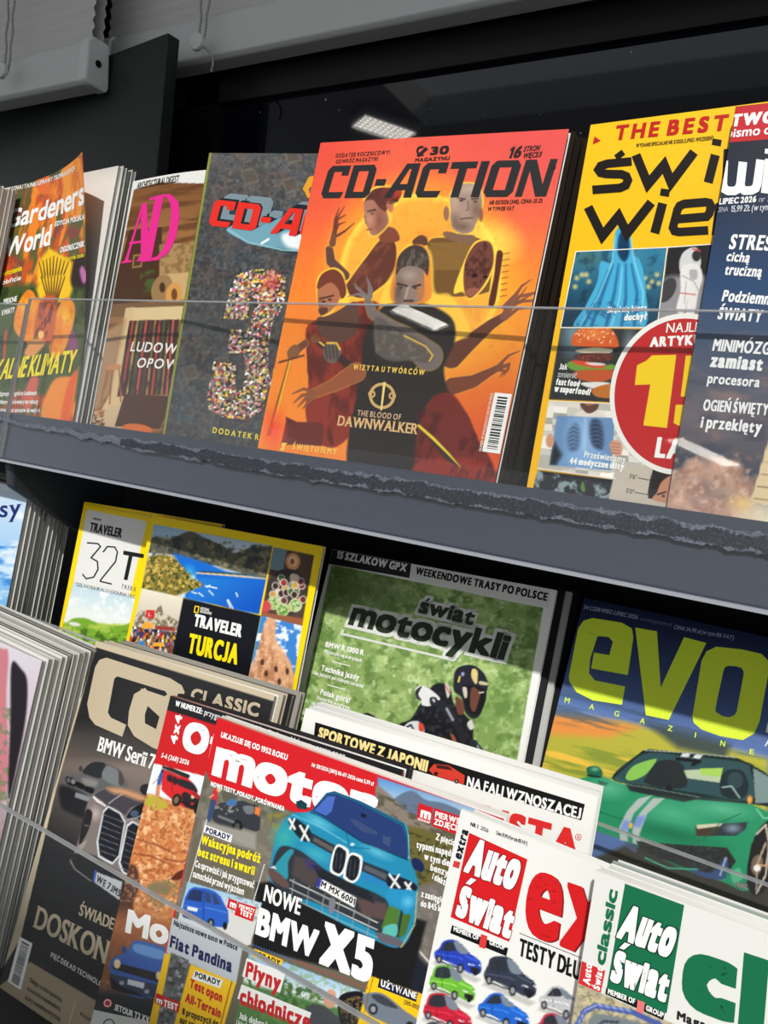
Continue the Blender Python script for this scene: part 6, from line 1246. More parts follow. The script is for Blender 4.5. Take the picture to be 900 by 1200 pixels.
# ------------------------------------------------------------------ white youngtimer magazine
m = mag('autom', 'white magazine with black sports-car banner over red title tops, front row middle', T=.005, step=.0011, base=(234, 234, 230))
p = m.P; z = ZM(340, 820, 2.368)
RD = (214, 46, 44)
m.poly(z([(70, 62), (818, 290), (808, 335), (65, 110)]), (18, 18, 18), 1)
m.text('SPORTOWE Z JAPONII', z(76, 104), z(380, 201), 12.5, (244, 222, 150), bold=.10, part='headline', track=.08); m.text('NA FALI WZNOSZĄCEJ', z(488, 240), z(806, 332), 12.5, (242, 242, 242), bold=.07, part='headline', track=.08)
p_ = z([(385, 195), (400, 178), (440, 182), (485, 210), (482, 235), (400, 210)]); m.poly(p_, (206, 60, 44), 2); m.poly(z([(405, 180), (440, 184), (452, 196), (408, 190)]), (60, 30, 30), 2.5); m.ring(*z(405, 205), 0, 2.4, (30, 26, 26), 3, n=12); m.ring(*z(462, 226), 0, 2.6, (30, 26, 26), 3, n=12); m.ring(*z(462, 226), 0, 1.2, (150, 150, 150), 3.4, n=10)
m.text('AUTOMOBILISTA', z(68, 236), z(800, 452), 31, RD, bold=.11, part='masthead', track=.06); m.ring(*z(800, 381), 3, 3.8, RD, 2); m.text('R', z(796.5, 385), z(804, 387), 3.4, RD, bold=.05)
m.finish()
m.copies(3, ['second copy of the white youngtimer magazine, right behind the front one', 'third copy of the white youngtimer magazine', 'rearmost copy of the white youngtimer magazine'], 'copies of the white youngtimer magazine', [(226, 226, 222), (206, 206, 202), (226, 226, 222)], du=-.0002, gap=.0005)

# ------------------------------------------------------------------ big weekly with the blue car
m = mag('motor', 'red-headed car weekly with a big teal blue car, front row centre', T=.004, step=.00068, base=(206, 30, 38))
p = m.P; zG = ZM(240, 820, 2.8125); zH = ZM(300, 910, 4.5); zI = ZM(260, 1000, 3); zE = ZM(150, 890, 6); zF = ZM(120, 980, 3)
p.poly([(240, 900), (247, 917), (440, 985), (700, 1000), (700, 1600), (100, 1600)], (104, 98, 84)); 
# upper left picture: road workshop
sc = [(244, 918), (330, 947), (318, 1010), (300, 1100), (208, 1060)]
p.poly([(244, 918), (350, 955), (300, 1110), (206, 1062)], (112, 108, 96)); p.clip([(238, 914), (352, 955), (300, 1110), (200, 1062)]); p.noise(7, (86, 92, 70), .45, .62, P=[(240, 915), (352, 950), (340, 975), (236, 945)], a=.8); p.noise(9, (140, 134, 120), .5, .66, a=.5, seed=5); p.clip(None)
p.blob(zE([(590, 380), (640, 310), (740, 300), (800, 290), (860, 310), (920, 340), (920, 500), (800, 480), (700, 490), (610, 440)]), (52, 56, 62), soft=1.3); p.blob(zE([(660, 260), (690, 200), (740, 220), (770, 280), (700, 310)]), (92, 88, 74), soft=1.4); p.noise(2.6, (170, 166, 150), .5, .64, P=zE([(600, 330), (720, 300), (780, 360), (640, 400)]), a=.8); p.ell(*zE(768, 470), 6.4, 7.5, (26, 26, 28)); p.ell(*zE(768, 470), 3, 4, (74, 72, 70)); p.line(zE([(640, 400), (740, 440)]), 3, (110, 112, 114)); p.blob(zE([(810, 330), (880, 330), (880, 380), (830, 380)]), (110, 116, 120)); p.blob(zE([(690, 300), (720, 280), (760, 280), (760, 320), (700, 325)]), (70, 110, 160)); p.poly(zE([(895, 330), (930, 340), (925, 400), (890, 380)]), (230, 120, 60))
p.line(zE([(615, 220), (605, 300)]), [6, 8], (196, 50, 58)); p.line(zE([(600, 300), (580, 380), (565, 440)]), [7, 6, 4], (56, 72, 110)); p.ell(*zE(640, 213), 2.6, 2.8, (214, 180, 130)); p.line(zE([(600, 250), (575, 265)]), 1.8, (214, 150, 120))
p.poly(zE([(460, 520), (900, 640), (860, 1000), (400, 860)]), (104, 98, 84), soft=4); p.lin(zE(600, 480), zE(560, 560), (150, 146, 138), (104, 98, 84), P=zE([(530, 430), (900, 520), (900, 640), (500, 540)]), soft=4)
# mountain landscape at the right
mt = zG([(575, 262), (900, 372), (900, 900), (690, 640), (560, 350)]); p.poly(mt, (92, 90, 70)); p.clip([(440, 908), (700, 990), (700, 1500), (440, 1400)])
p.lin(zG(650, 280), zG(640, 340), (96, 152, 206), (176, 196, 214), P=zG([(570, 255), (900, 360), (900, 420), (570, 320)]), soft=3); p.blob(zG([(620, 330), (680, 300), (730, 330), (800, 345), (900, 400), (900, 440), (600, 380)]), (96, 112, 136), soft=2); p.blob(zG([(560, 290), (600, 305), (680, 380), (760, 420), (900, 520), (900, 560), (560, 420)]), (132, 122, 108), soft=3); p.noise(5, (84, 80, 66), .48, .62, P=zG([(560, 300), (900, 420), (900, 640), (560, 420)]), st=(2, .8), ang=20, a=.9); p.blob(zG([(640, 420), (760, 440), (900, 540), (900, 680), (690, 640), (660, 520)]), (104, 96, 50), soft=4); p.noise(4, (60, 62, 34), .5, .62, P=zG([(640, 420), (900, 520), (900, 700), (680, 660)]), a=.9, seed=4)
p.poly([(470, 1045), (520, 1030), (560, 1060), (540, 1200), (470, 1140)], (112, 106, 100), soft=6); p.noise(5, (134, 128, 120), .5, .66, P=[(470, 1045), (560, 1030), (560, 1200), (470, 1140)], a=.7); p.line([(474, 1095), (505, 1130)], 2.2, (210, 206, 196)); p.poly([(455, 1120), (480, 1110), (520, 1150), (500, 1200), (440, 1180)], (30, 34, 46), soft=6)
p.clip(None)
p.noise(4, (136, 130, 50), .46, .6, P=zH([(60, 200), (180, 190), (130, 280), (60, 300)]), a=.9); p.poly([(300, 1035), (340, 1030), (500, 1080), (480, 1160), (296, 1110)], (26, 26, 28), soft=4)
# car
BL = (34, 134, 172); BD = (22, 84, 122); BLh = (106, 190, 214)
p.blob(zH([(75, 480), (90, 380), (130, 260), (190, 195), (290, 180), (380, 85), (420, 80), (560, 140), (780, 250), (800, 300), (810, 430), (845, 520), (855, 600), (835, 780), (760, 900), (600, 850), (200, 640), (110, 580), (70, 540)]), BL, soft=1.4)
p.blob(zH([(300, 175), (375, 95), (420, 90), (560, 150), (775, 262), (798, 330), (800, 430), (740, 410), (560, 340), (420, 250)]), (34, 62, 116), soft=1.2); p.blob(zH([(310, 178), (378, 102), (420, 104), (400, 180), (370, 205)]), (78, 112, 196), soft=3); p.blob(zH([(400, 190), (480, 130), (640, 210), (770, 290), (790, 410), (700, 380), (560, 320)]), (30, 40, 84), soft=3); p.noise(7, (56, 84, 150), .55, .7, P=zH([(400, 190), (480, 130), (770, 290), (780, 400), (560, 320)]), a=.6); p.blob(zH([(480, 240), (500, 220), (640, 290), (640, 310), (560, 290)]), (52, 66, 108), soft=3); p.line(zH([(300, 180), (378, 88), (425, 80), (560, 138), (780, 250), (802, 310), (806, 430)]), 1.6, (120, 200, 216)); p.line(zH([(295, 180), (420, 255), (560, 345), (740, 415), (800, 440)]), 1.6, (14, 40, 66))
p.blob(zH([(210, 130), (240, 122), (272, 145), (265, 170), (220, 165)]), (20, 54, 62)); p.blob(zH([(820, 440), (850, 430), (885, 465), (880, 500), (835, 490)]), (24, 38, 84)); p.line(zH([(225, 140), (265, 150)]), 1.8, (96, 160, 170))
p.glow(*zH(330, 240), 26, 8, BLh, ang=27, a=.9); p.glow(*zH(640, 400), 26, 8, BLh, ang=24, a=.8); p.line(zH([(190, 200), (330, 260), (480, 350)]), 1.4, (120, 204, 220), a=.7); p.line(zH([(470, 280), (495, 375), (600, 380)]), 1, (20, 90, 130)); p.glow(*zH(150, 320), 20, 24, (60, 170, 160), a=.9); p.glow(*zH(320, 410), 24, 10, (80, 180, 190), ang=25, a=.7); p.glow(*zH(620, 540), 34, 9, (40, 120, 190), ang=20, a=.8); p.ell(*zH(508, 358), 2.6, 1.6, (200, 230, 240))
p.blob(zH([(170, 235), (215, 225), (290, 290), (270, 345), (215, 310)]), (24, 36, 42)); p.blob(zH([(700, 520), (760, 530), (845, 570), (830, 605), (700, 580)]), (24, 30, 44))
def xx(x, y, w, h): p.line(zH([(x - w, y - h), (x + w, y + h)]), 2.6, (236, 236, 232)); p.line(zH([(x + w * .9, y - h), (x - w * .7, y + h)]), 2.4, (226, 228, 226))
xx(190, 250, 14, 26); xx(255, 298, 22, 38); xx(730, 552, 26, 34); xx(803, 582, 16, 22)
p.poly(zH([(290, 295), (420, 365), (405, 412), (285, 345)]), (40, 48, 56)); p.poly(zH([(305, 318), (410, 375), (402, 398), (300, 340)]), (92, 88, 84)); p.poly(zH([(565, 445), (700, 500), (690, 560), (555, 495)]), (40, 48, 60)); p.poly(zH([(575, 465), (690, 515), (684, 545), (566, 490)]), (84, 88, 96))
for o in ([(430, 358), (470, 372), (490, 400), (470, 490), (440, 525), (400, 510), (390, 480), (405, 400)], [(505, 402), (545, 412), (562, 440), (545, 530), (510, 562), (475, 548), (460, 520), (480, 430)]):
    P_ = zH(o); p.blob(P_, (238, 238, 236), soft=1); c_ = np.mean(P_, 0); p.blob([(c_[0] + (x - c_[0]) * .74, c_[1] + (y - c_[1]) * .84) for x, y in P_], (24, 30, 38), soft=1); p.line([(c_[0] - 2, c_[1] - 9), (c_[0] - 4, c_[1] + 10)], 1, (70, 76, 82)); p.line([(c_[0] + 3, c_[1] - 8), (c_[0] + 1, c_[1] + 10)], 1, (70, 76, 82))
p.blob(zH([(85, 470), (130, 370), (220, 385), (300, 440), (380, 500), (520, 570), (640, 620), (700, 680), (680, 850), (600, 800), (300, 660), (200, 640), (90, 560)]), (46, 52, 58), soft=2); p.blob(zH([(100, 470), (170, 388), (200, 395), (170, 450), (165, 540), (110, 510)]), (46, 140, 160), soft=1.5); p.poly(zH([(205, 420), (300, 440), (330, 540), (300, 590), (190, 520)]), (74, 66, 66), soft=3); p.poly(zH([(250, 430), (300, 445), (350, 500), (280, 490)]), (60, 56, 100), soft=4); p.poly(zH([(530, 640), (690, 670), (690, 760), (560, 730)]), (88, 70, 70), soft=3)
for k in range(5): p.line([zH(300 + k * 8, 470 + k * 14), zH(600 + k * 6, 610 + k * 14)], 1.1, (18, 20, 24))
p.poly(zH([(700, 680), (760, 700), (740, 830), (660, 800)]), (76, 116, 50)); p.poly(zH([(770, 720), (820, 730), (790, 830), (750, 860)]), (70, 104, 46)); p.poly(zH([(765, 700), (775, 710), (750, 850), (738, 842)]), (34, 36, 38)); p.blob(zH([(680, 790), (740, 780), (740, 840), (670, 830)]), (90, 180, 170)); p.blob(zH([(640, 820), (760, 860), (770, 900), (660, 870)]), (96, 92, 100)); p.blob(zH([(700, 600), (845, 610), (800, 720), (760, 700), (690, 650)]), (40, 140, 190), soft=2); p.glow(*zH(800, 660), 10, 10, (110, 200, 226), a=.8); p.line(zH([(850, 610), (838, 780), (765, 900)]), 1.2, (200, 180, 100))
p.poly(zH([(75, 480), (110, 490), (95, 470)]), (220, 220, 214)); p.blob(zH([(65, 490), (110, 500), (170, 560), (160, 590), (80, 540)]), (96, 74, 70), soft=2)
for k in range(3): p.line([zH(180 - k * 2, 545 + k * 45), zH(640, 770 + k * 40)], 1.3 - .2 * k, (206, 206, 200))
for k in range(6): p.line([zH(200 + k * 80, 540 + k * 40), zH(185 + k * 80, 640 + k * 40)], .9, (150, 150, 148))
p.poly(zH([(335, 535), (530, 640), (518, 692), (318, 580)]), (232, 232, 228)); p.poly(zH([(330, 533), (348, 543), (335, 588), (316, 578)]), (50, 56, 150)); p.blob(zH([(390, 640), (420, 655), (405, 720), (385, 710)]), (120, 120, 130))
# little blue car
lb = zF([(300, 160), (560, 235), (520, 380), (490, 390), (265, 300), (290, 200)]); p.poly(lb, (176, 196, 206)); p.clip(lb); p.lin(zF(400, 190), zF(400, 260), (150, 190, 220), (206, 212, 214)); p.poly(zF([(430, 230), (560, 260), (530, 400), (380, 340)]), (206, 206, 202), soft=3); p.noise(4, (100, 120, 130), .5, .65, P=zF([(440, 180), (560, 230), (540, 300), (430, 260)]), a=.6)
p.poly(zF([(284, 285), (282, 250), (290, 215), (305, 188), (322, 178), (370, 184), (396, 194), (416, 212), (430, 240), (442, 262), (444, 300), (436, 322), (400, 318), (378, 322), (330, 300)]), (44, 92, 186), soft=1.2); p.poly(zF([(296, 222), (308, 194), (322, 186), (352, 192), (350, 232)]), (40, 52, 92)); p.poly(zF([(360, 194), (378, 198), (384, 236), (362, 232)]), (52, 66, 104)); p.poly(zF([(384, 200), (398, 206), (416, 240), (392, 240)]), (52, 66, 104)); p.line(zF([(356, 188), (356, 290)]), .9, (24, 50, 120)); p.line(zF([(360, 250), (436, 268)]), 1, (90, 140, 220)); p.line(zF([(290, 244), (348, 256)]), 1, (80, 130, 214)); p.poly(zF([(300, 246), (335, 254), (333, 266), (298, 258)]), (220, 224, 226)); p.ell(*zF(381, 305), 4, 5.4, (24, 26, 32)); p.ell(*zF(431, 315), 2.6, 4.6, (24, 26, 32)); p.ell(*zF(381, 305), 2, 3, (130, 134, 140)); p.line(zF([(285, 278), (350, 300)]), 3, (38, 52, 90)); p.ell(*zF(292, 268), 1.4, 2.4, (200, 60, 60)); p.clip(None)
p.poly(zF([(245, 285), (495, 380), (470, 520), (225, 410)]), (190, 196, 202)); 
# tyre column and yellow advice boxes
p.poly(zF([(240, 410), (305, 435), (230, 760), (140, 760)]), (112, 114, 116)); p.cells(4, [(70, 72, 74), (100, 102, 104), (134, 136, 138), (88, 90, 92)], P=zF([(244, 410), (300, 433), (260, 700), (185, 700)]), ang=25, st=(1.2, .9), jit=.5, seed=3); 
YE = (246, 196, 30); p.poly(zF([(215, 410), (240, 415), (170, 760), (140, 760)]), YE); p.poly(zF([(310, 450), (470, 515), (390, 800), (220, 780)]), YE); p.line(zF([(455, 510), (400, 720)]), 1.2, (120, 80, 20))
# coolant picture and bottom right box
cf = zI([(95, 330), (520, 470), (460, 700), (0, 640), (60, 420)]); cf = [(293, 1112), (432, 1165), (420, 1300), (262, 1260)]; p.poly(cf, (80, 124, 70)); p.clip(cf); p.lin((340, 1120), (330, 1160), (120, 170, 214), (226, 232, 234), P=[(290, 1108), (440, 1160), (430, 1190), (280, 1150)], soft=4); p.noise(5, (50, 90, 44), .42, .56, P=[(330, 1145), (380, 1160), (378, 1190), (320, 1180)], a=.9); p.noise(4, (120, 150, 70), .5, .65, a=.5, seed=6); p.line([(287, 1128), (300, 1180)], 3, (60, 110, 50)); p.blob(zI([(360, 500), (380, 478), (400, 490), (400, 530), (380, 545), (360, 530)]), (206, 156, 130)); p.blob(zI([(300, 545), (350, 535), (390, 560), (420, 600), (420, 700), (280, 700)]), (70, 72, 78)); p.blob(zI([(410, 510), (460, 485), (500, 500), (480, 600), (420, 600)]), (26, 26, 30)); p.noise(2.4, (160, 130, 80), .5, .64, P=zI([(410, 510), (500, 500), (480, 600), (420, 600)]), a=.7); p.clip(None)
p.poly(zI([(520, 430), (720, 500), (680, 760), (450, 700)]), YE); p.blob(zI([(495, 505), (520, 490), (570, 495), (640, 550), (690, 590), (680, 640), (560, 590), (510, 560)]), (112, 122, 134), soft=1.2); p.blob(zI([(525, 500), (565, 500), (620, 545), (560, 530)]), (60, 66, 74)); p.ell(*zI(532, 548), 5.4, 6.5, (34, 36, 40)); p.ell(*zI(532, 548), 3, 3.8, (150, 152, 156)); p.ell(*zI(660, 610), 5, 6.4, (34, 36, 40)); p.line(zI([(530, 440), (500, 560)]), .9, (120, 90, 20))
W_ = (242, 242, 240); RDd = (200, 32, 38)
m.text('UKAZUJE SIĘ OD 1952 ROKU', zG(52, 123), zG(272, 200), 6.6, W_, bold=.09)
m.text('motor', zG(22, 247), zG(556, 428), 43, W_, bold=.15, part='masthead', track=.0, lc=1.16)
p.blob(zH([(300, 175), (375, 82), (420, 76), (560, 134), (640, 180), (560, 330), (420, 250)]), (34, 62, 116), soft=.8, a=0)
m.text('Nr 28/2026 (3811) 06-07-2026 cena 5,99 zł', zG(352, 220), zG(556, 284), 4.6, W_, bold=.07)
# the car's roof overlaps the title
m.poly(zH([(285, 190), (372, 86), (415, 76), (560, 132), (784, 246), (800, 300), (806, 420), (740, 408), (560, 338), (420, 248), (330, 205)]), (24, 92, 128), 3, 'cover_picture'); m.poly(zH([(300, 178), (378, 96), (420, 92), (560, 148), (774, 262), (796, 330), (798, 428), (740, 408), (560, 338), (420, 248)]), (36, 58, 112), 3.4, 'cover_picture'); m.poly(zH([(310, 178), (380, 103), (420, 104), (402, 180), (372, 206)]), (70, 104, 186), 3.7, 'cover_picture'); m.poly(zH([(490, 225), (520, 222), (640, 290), (640, 308), (560, 290)]), (58, 72, 116), 3.7, 'cover_picture'); m.poly(zH([(555, 190), (585, 200), (580, 218), (555, 212)]), (22, 26, 50), 3.7, 'cover_picture'); m.poly(zH([(670, 310), (715, 320), (705, 370), (670, 350)]), (60, 76, 120), 3.7, 'cover_picture')
m.poly(zH([(212, 132), (240, 122), (272, 145), (265, 172), (220, 165)]), (20, 60, 66), 3, 'cover_picture')
m.text('NOWE TESTY, PORADY, PORÓWNANIA', zE(580, 184), zE(1100, 365), 5.4, W_, bold=.10)
m.poly(zE([(540, 458), (735, 532), (725, 585), (532, 510)]), (236, 236, 234), 1); m.text('PORADY', zE(545, 510), zE(716, 572), 6.6, (30, 34, 84), bold=.10, z=2)
YT = (246, 226, 30)
m.text('Wakacyjna podróż', zE(512, 590), zE(930, 730), 10.5, YT, bold=.09, part='headline'); m.text('bez stresu i awarii', zE(490, 674), zE(890, 815), 10.5, YT, bold=.09, part='headline'); m.text('Co sprawdzić i jak przygotować', zE(470, 752), zE(885, 905), 8, W_, bold=.05); m.text('samochód przed wyjazdem', zE(455, 824), zE(815, 955), 8, W_, bold=.05)
for k in range(38): m.ring(*zE(555 - k * 3.3, 425 + k * 11.6), 0, .75, W_, 2, n=8)
for k in range(22): m.ring(*zE(960 - k * 3.6, 740 + k * 12), 0, .75, W_, 2, n=8)
m.text('NOWE', zI(145, 165), zI(275, 218), 19.5, W_, bold=.055, part='headline', track=.06); m.text('BMW', zI(116, 282), zI(330, 372), 33, W_, bold=.10, part='headline', track=.04); m.text('X5', zI(340, 386), zI(525, 460), 52, W_, bold=.12, part='headline', track=.04)
m.text('M  MX 6001', zH(340, 578), zH(520, 678), 7.4, (34, 36, 44), bold=.06)
q_ = zG([(705, 340), (752, 355), (746, 410), (698, 395)]); m.poly(q_, RDd, 1); m.text('m', zG(708, 386), zG(745, 398), 12, W_, bold=.13, z=2); m.text('motor', zG(702, 396), zG(744, 410), 3.6, W_, bold=.06, z=2); m.poly(zG([(756, 356), (880, 396), (870, 460), (748, 415)]), RDd, 1); m.text('PIERWSZE', zG(758, 386), zG(868, 420), 7.2, W_, bold=.09, z=2); m.text('ZDJĘCIA', zG(754, 410), zG(848, 438), 7.2, W_, bold=.09, z=2)
for k, (s_, xe) in enumerate((('Z pięcioma', 850), ('typami napędów,', 845), ('w tym diesel,', 836), ('benzyna', 826), ('i elektryk', 816))): 
    y_ = 460 + k * 33; m.text(s_, zG((760, 697, 722, 742, 748)[k], y_ - (0, 6, 0, -2, 2)[k]), zG(xe, y_ + 32), 8, W_, bold=.07)
m.text('z zasięgiem', zI(700, 152), zI(795, 180), 7.6, W_, bold=.07); m.text('do 845 km', zI(698, 185), zI(785, 210), 7.6, W_, bold=.07)
m.poly(zF([(445, 218), (475, 228), (468, 262), (438, 250)]), RDd, 1.4); m.text('m', zF(447, 247), zF(470, 255), 8, W_, bold=.12, z=2); m.poly(zF([(478, 230), (542, 250), (528, 300), (464, 276)]), RDd, 1.4); m.text('PIERWSZY', zF(480, 250), zF(535, 270), 4.6, W_, bold=.08, z=2); m.text('TEST', zF(482, 272), zF(526, 292), 6.6, W_, bold=.10, z=2)
m.text('Najtańsze nowe auto w Polsce', zF(250, 312), zF(475, 402), 6.6, (30, 34, 60), bold=.07); m.text('Fiat Pandina', zF(235, 388), zF(455, 480), 14.5, (30, 34, 84), bold=.10, part='headline')
m.poly(zF([(325, 470), (425, 505), (415, 535), (315, 500)]), (240, 240, 236), 1.4); m.text('PORADY', zF(325, 494), zF(415, 527), 7, (24, 24, 26), bold=.10, z=2); m.text('Test opon', zF(305, 530), zF(420, 585), 11, RDd, bold=.09, part='headline'); m.text('All-Terrain', zF(290, 580), zF(415, 640), 11, RDd, bold=.09, part='headline'); m.text('8 propozycji do', zF(280, 625), zF(408, 672), 8, (30, 28, 26), bold=.07); m.text('aut terenowych', zF(272, 655), zF(400, 706), 8, (30, 28, 26), bold=.07)
m.poly(zF([(190, 550), (275, 585), (268, 620), (183, 585)]), RDd, 2); m.text('m', zF(189, 583), zF(212, 592), 7, W_, bold=.12, z=3); m.text('TEST', zF(215, 596), zF(266, 614), 8, W_, bold=.11, z=3)
m.poly(zI([(115, 335), (215, 375), (205, 402), (105, 362)]), YE, 1.4); m.text('PORADY', zI(112, 358), zI(205, 396), 6.6, (24, 24, 26), bold=.10, z=2)
m.poly(zI([(88, 368), (225, 420), (205, 490), (72, 432)]), (240, 240, 238), 1.4); m.poly(zI([(70, 460), (315, 560), (300, 610), (55, 510)]), (240, 240, 238), 1.4)
m.text('Płyny', zI(80, 432), zI(205, 488), 19, RDd, bold=.10, z=2, part='headline'); m.text('chłodnicze', zI(60, 528), zI(310, 625), 19, RDd, bold=.10, z=2, part='headline'); m.text('Jak dobrać', zI(60, 580), zI(160, 618), 8, W_, bold=.07); m.text('i kiedy wymienić', zI(50, 606), zI(160, 650), 8, W_, bold=.07)
m.poly(zI([(555, 440), (690, 490), (683, 522), (548, 470)]), (30, 34, 60), 1.6); m.text('UŻYWANE', zI(558, 466), zI(685, 514), 8, W_, bold=.10, z=2); m.text('(2015-2023)', zI(640, 528), zI(695, 550), 5, (40, 36, 30), bold=.05)
for k in range(44): m.ring(*zI(112 + k * 9.3, 322 + k * 3.5), 0, .8, (70, 120, 200) if k < 16 else (214, 46, 50), 2, n=8)
m.finish()
m.copies(1, 'second copy of the red-headed car weekly, right behind the front one', None, (216, 212, 206), du=.001)

# ------------------------------------------------------------------ white tests magazine with a grid of small cars
m = mag('extra', 'white car-test magazine with big red letters and rows of small cars, front row', T=.003, step=.00075, base=(232, 232, 228))
p = m.P; z = ZM(480, 930, 2.143); zL = ZM(490, 1080, 4.286)
def car(x, y, s, c, kind='hatch'):
    """three-quarter view of a small car, nose to the lower right"""
    def q(P_): return [(x + a * s, y + b * s) for a, b in P_]
    c = np.array(c, float); dk = c * .55; hi = np.minimum(c * 1.35 + 25, 255)
    p.poly(q([(2, 24), (60, 50), (52, 54), (-2, 30)]), (150, 150, 148), soft=3, a=.5)
    top = {'hatch': [(6, 10), (12, 1), (24, -1), (34, 4)], 'suv': [(4, 8), (9, -2), (26, -3), (36, 4)], 'sedan': [(5, 12), (15, 2), (26, 1), (36, 9)]}[kind]
    p.blob(q([(0, 20), (1, 14)] + top + [(46, 17), (57, 25), (60, 33), (58, 42), (48, 43), (34, 36), (14, 26), (3, 25)]), c, soft=1.0)
    p.blob(q([(top[0][0] + 3, top[0][1] + 2), (top[1][0] + 2, top[1][1] + 2), (top[2][0] - 1, top[2][1] + 3), (27, 13), (10, 13)]), (46, 52, 60), soft=.9); p.blob(q([(top[2][0] + 1, top[2][1] + 2), (top[3][0] + 2, top[3][1] + 2), (43, 17), (31, 15)]), (120, 132, 146), soft=.9)
    p.line(q([(2, 17), (28, 21), (36, 24)]), 1.2, hi, a=.7); p.line(q([(40, 20), (55, 27)]), 2, hi, a=.6); p.poly(q([(46, 33), (58, 36), (57, 42), (46, 40)]), (34, 36, 40)); p.line(q([(44, 30), (50, 32)]), 1.4, (226, 230, 236)); p.line(q([(57, 31), (60, 32)]), 1.4, (226, 230, 236)); p.line(q([(3, 25), (34, 37)]), 1.6, dk)
    for a, b, r_ in ((6, 24, 4.6), (33, 36, 5.4)): p.ell(x + a * s, y + b * s, r_ * s * .82, r_ * s * 1.15, (28, 28, 30)); p.ell(x + a * s, y + b * s, r_ * s * .45, r_ * s * .72, (150, 152, 156))
    p.line(q([(16, 3), (17, 26)]), .7, dk); p.ell(x + 29 * s, y + 14 * s, 1.4, 1.2, c)
    p.ell(x + 52 * s, y + 42 * s, 3.2 * s, 3.0 * s, (28, 28, 30))
car(509, 1102, .92, (40, 66, 176)); car(567, 1124, 1.02, (52, 58, 74), 'suv'); car(632, 1155, .95, (190, 190, 194), 'sedan'); car(503, 1134, .90, (110, 180, 60), 'suv'); car(560, 1163, 1.0, (36, 100, 200), 'sedan'); car(496, 1167, .95, (190, 34, 56), 'suv'); car(627, 1188, .95, (200, 60, 84)); car(490, 1198, .9, (90, 96, 100)); car(560, 1200, .9, (180, 182, 186)); car(690, 1182, .95, (60, 110, 80), 'suv'); car(700, 1220, .95, (210, 120, 50))
RD = (208, 30, 34); W_ = (242, 242, 240)
m.poly(z([(150, 98), (296, 165), (250, 372), (103, 310)]), RD, 1); m.text('Auto', z(135, 195), z(262, 244), 44, W_, bold=.13, part='masthead', track=.02, z=2.4, slant=.17, lc=1.2, outline=((120, 20, 22), .02)); m.text('Świat', z(113, 305), z(252, 365), 39, W_, bold=.13, part='masthead', track=.02, z=2.4, slant=.10, lc=1.2, outline=((120, 20, 22), .02))
m.poly(z([(107, 330), (248, 388), (243, 408), (102, 350)]), (20, 20, 22), 1.6); m.text('MEMBER OF', z(110, 344), z(174, 369), 5.4, W_, bold=.08, z=2.4); m.text('GROUP', z(200, 378), z(240, 393), 5.4, W_, bold=.08, z=2.4); m.poly(z([(180, 352), (196, 358), (190, 390), (174, 384)]), (214, 60, 56), 2.2)
m.text('extra', z(129, 168), z(149, 93), 10.5, (24, 26, 40), bold=.11, part='masthead'); m.text('NR 1', z(152, 80), z(172, 88), 4.6, (30, 30, 30), bold=.09); m.text('2026', z(178, 90), z(198, 98), 4.6, (60, 60, 60), bold=.04); m.text('Cena 29,99 zł (w tym 8% VAT)', z(217, 102), z(296, 130), 4.4, (50, 50, 50), bold=.06); m.poly(z([(112, 168), (128, 172), (124, 188), (108, 183)]), (206, 60, 56), 1.4)
m.text('extra', z(284, 346), z(790, 548), 98, (130, 24, 26), bold=.06, z=1, part='masthead', track=.04, lc=1.16); m.text('extra', z(280, 343), z(786, 545), 98, RD, bold=.06, z=1.6, part='masthead', track=.04, lc=1.16)
m.stroke([z(276, 350), z(500, 440)], .8, (60, 60, 60), 2); m.text('TESTY DŁUGODYSTANSOWE', z(272, 405), z(720, 590), 21, (22, 22, 24), bold=.065, part='headline', track=.06)
m.finish()
m.copies(2, ['second copy of the white car-test magazine, right behind the front one', 'rearmost copy of the white car-test magazine'], 'copies of the white car-test magazine', [(226, 226, 222), (230, 230, 226)], du=.006, gap=.0003)

# ------------------------------------------------------------------ white and green classic magazine in the corner
m = mag('classic', 'white and green classic magazine in the bottom right corner, front row', T=.0029, step=.0009, base=(224, 224, 220))
p = m.P; z = ZM(660, 1010, 3.75)
pic = z([(60, 530), (500, 720), (1000, 940), (960, 1400), (0, 1200), (28, 712)]); p.poly(pic, (176, 166, 140)); p.clip(pic); p.noise(7, (206, 190, 150), .45, .62, a=.9, seed=3); p.noise(4, (110, 116, 90), .55, .7, a=.7, seed=5)
p.line(z([(60, 720), (90, 660), (140, 632), (300, 660), (420, 712), (500, 800)]), 6.5, (74, 92, 160)); p.line(z([(66, 712), (95, 655), (145, 628), (300, 655)]), 1.6, (150, 166, 210)); p.blob(z([(110, 720), (140, 670), (280, 690), (400, 740), (400, 800), (120, 800)]), (120, 128, 132)); p.line(z([(150, 720), (180, 700), (240, 705)]), 3, (60, 66, 84)); p.clip(None)
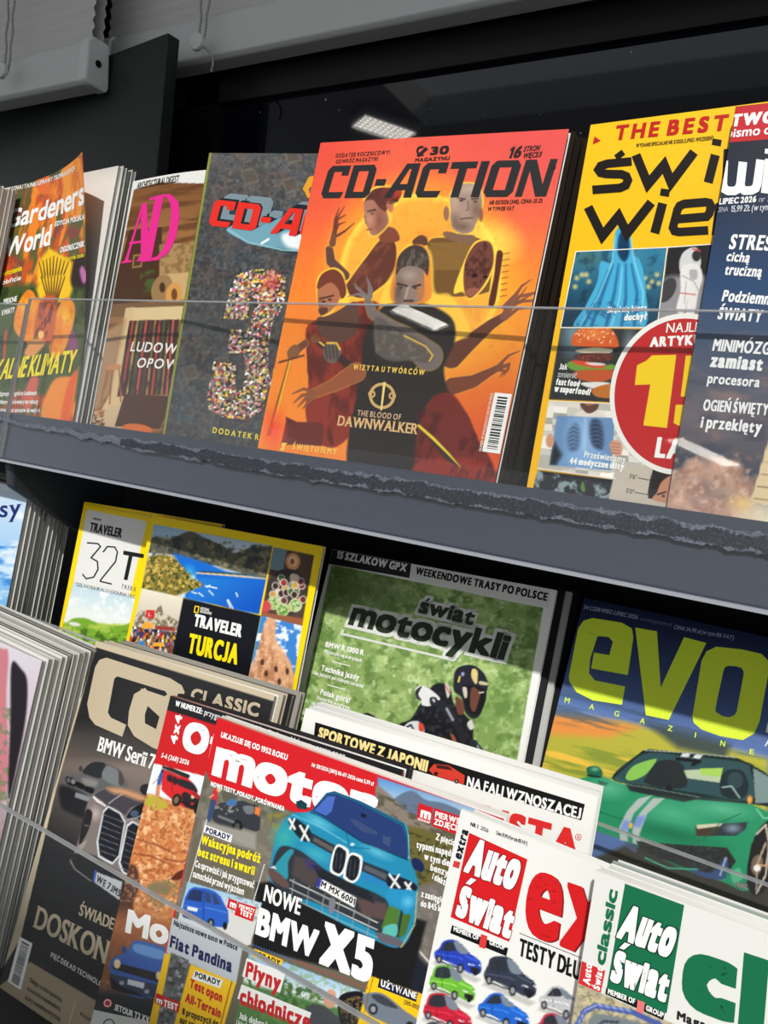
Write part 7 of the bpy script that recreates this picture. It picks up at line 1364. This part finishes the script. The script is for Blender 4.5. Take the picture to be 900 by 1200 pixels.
GNc = (24, 108, 72); W_ = (242, 242, 240)
m.poly(z([(272, 95), (532, 190), (455, 665), (190, 560)]), GNc, 1); m.text('Auto', z(232, 330), z(468, 424), 44, W_, bold=.13, part='masthead', track=.02, z=2.4, slant=.17, lc=1.2, outline=((14, 60, 40), .03)); m.text('Świat', z(203, 520), z(450, 618), 39, W_, bold=.13, part='masthead', track=.02, z=2.4, slant=.10, lc=1.2, outline=((14, 60, 40), .03))
m.poly(z([(190, 552), (447, 662), (440, 695), (185, 580)]), (20, 20, 22), 1.8); m.text('MEMBER OF', z(195, 578), z(316, 625), 6.4, W_, bold=.08, z=2.6); m.text('GROUP', z(362, 650), z(440, 685), 6.4, W_, bold=.08, z=2.6); m.poly(z([(328, 605), (360, 617), (352, 668), (322, 655)]), (222, 120, 116), 2.4)
m.text('classic', z(182, 460), z(242, 128), 12.5, GNc, bold=.12, part='masthead', track=.03); m.poly(z([(75, 432), (185, 478), (165, 575), (60, 530)]), (206, 44, 48), 1.4); m.text('Auto', z(118, 545), z(128, 448), 9, W_, bold=.10, z=2.2); m.text('Świat', z(160, 568), z(176, 468), 8, W_, bold=.10, z=2.2)
m.poly(z([(592, 430), (640, 390), (700, 402), (745, 450), (735, 530), (645, 505), (655, 440), (630, 445), (598, 600), (612, 645), (640, 620), (645, 570), (732, 610), (715, 690), (560, 640), (515, 595), (520, 540), (545, 440)]), GNc, 1.4, 'masthead') if False else m.text('classic', z(505, 622), z(2290, 1290), 86, GNc, bold=.15, lc=1.14, z=1.6, part='masthead', track=.05)
m.text('Magazyn', z(497, 690), z(720, 775), 10.5, (34, 34, 36), bold=.10, part='headline')
m.finish()
m.copies(5, ['second copy of the white and green classic magazine', 'third copy of the white and green classic magazine', 'fourth copy of the white and green classic magazine', 'fifth copy of the white and green classic magazine', 'rearmost copy of the white and green classic magazine'], 'copies of the white and green classic magazine', [(222, 222, 218), (190, 190, 186), (226, 226, 222), (150, 160, 154), (216, 216, 212)], du=.0014, gap=.0003)
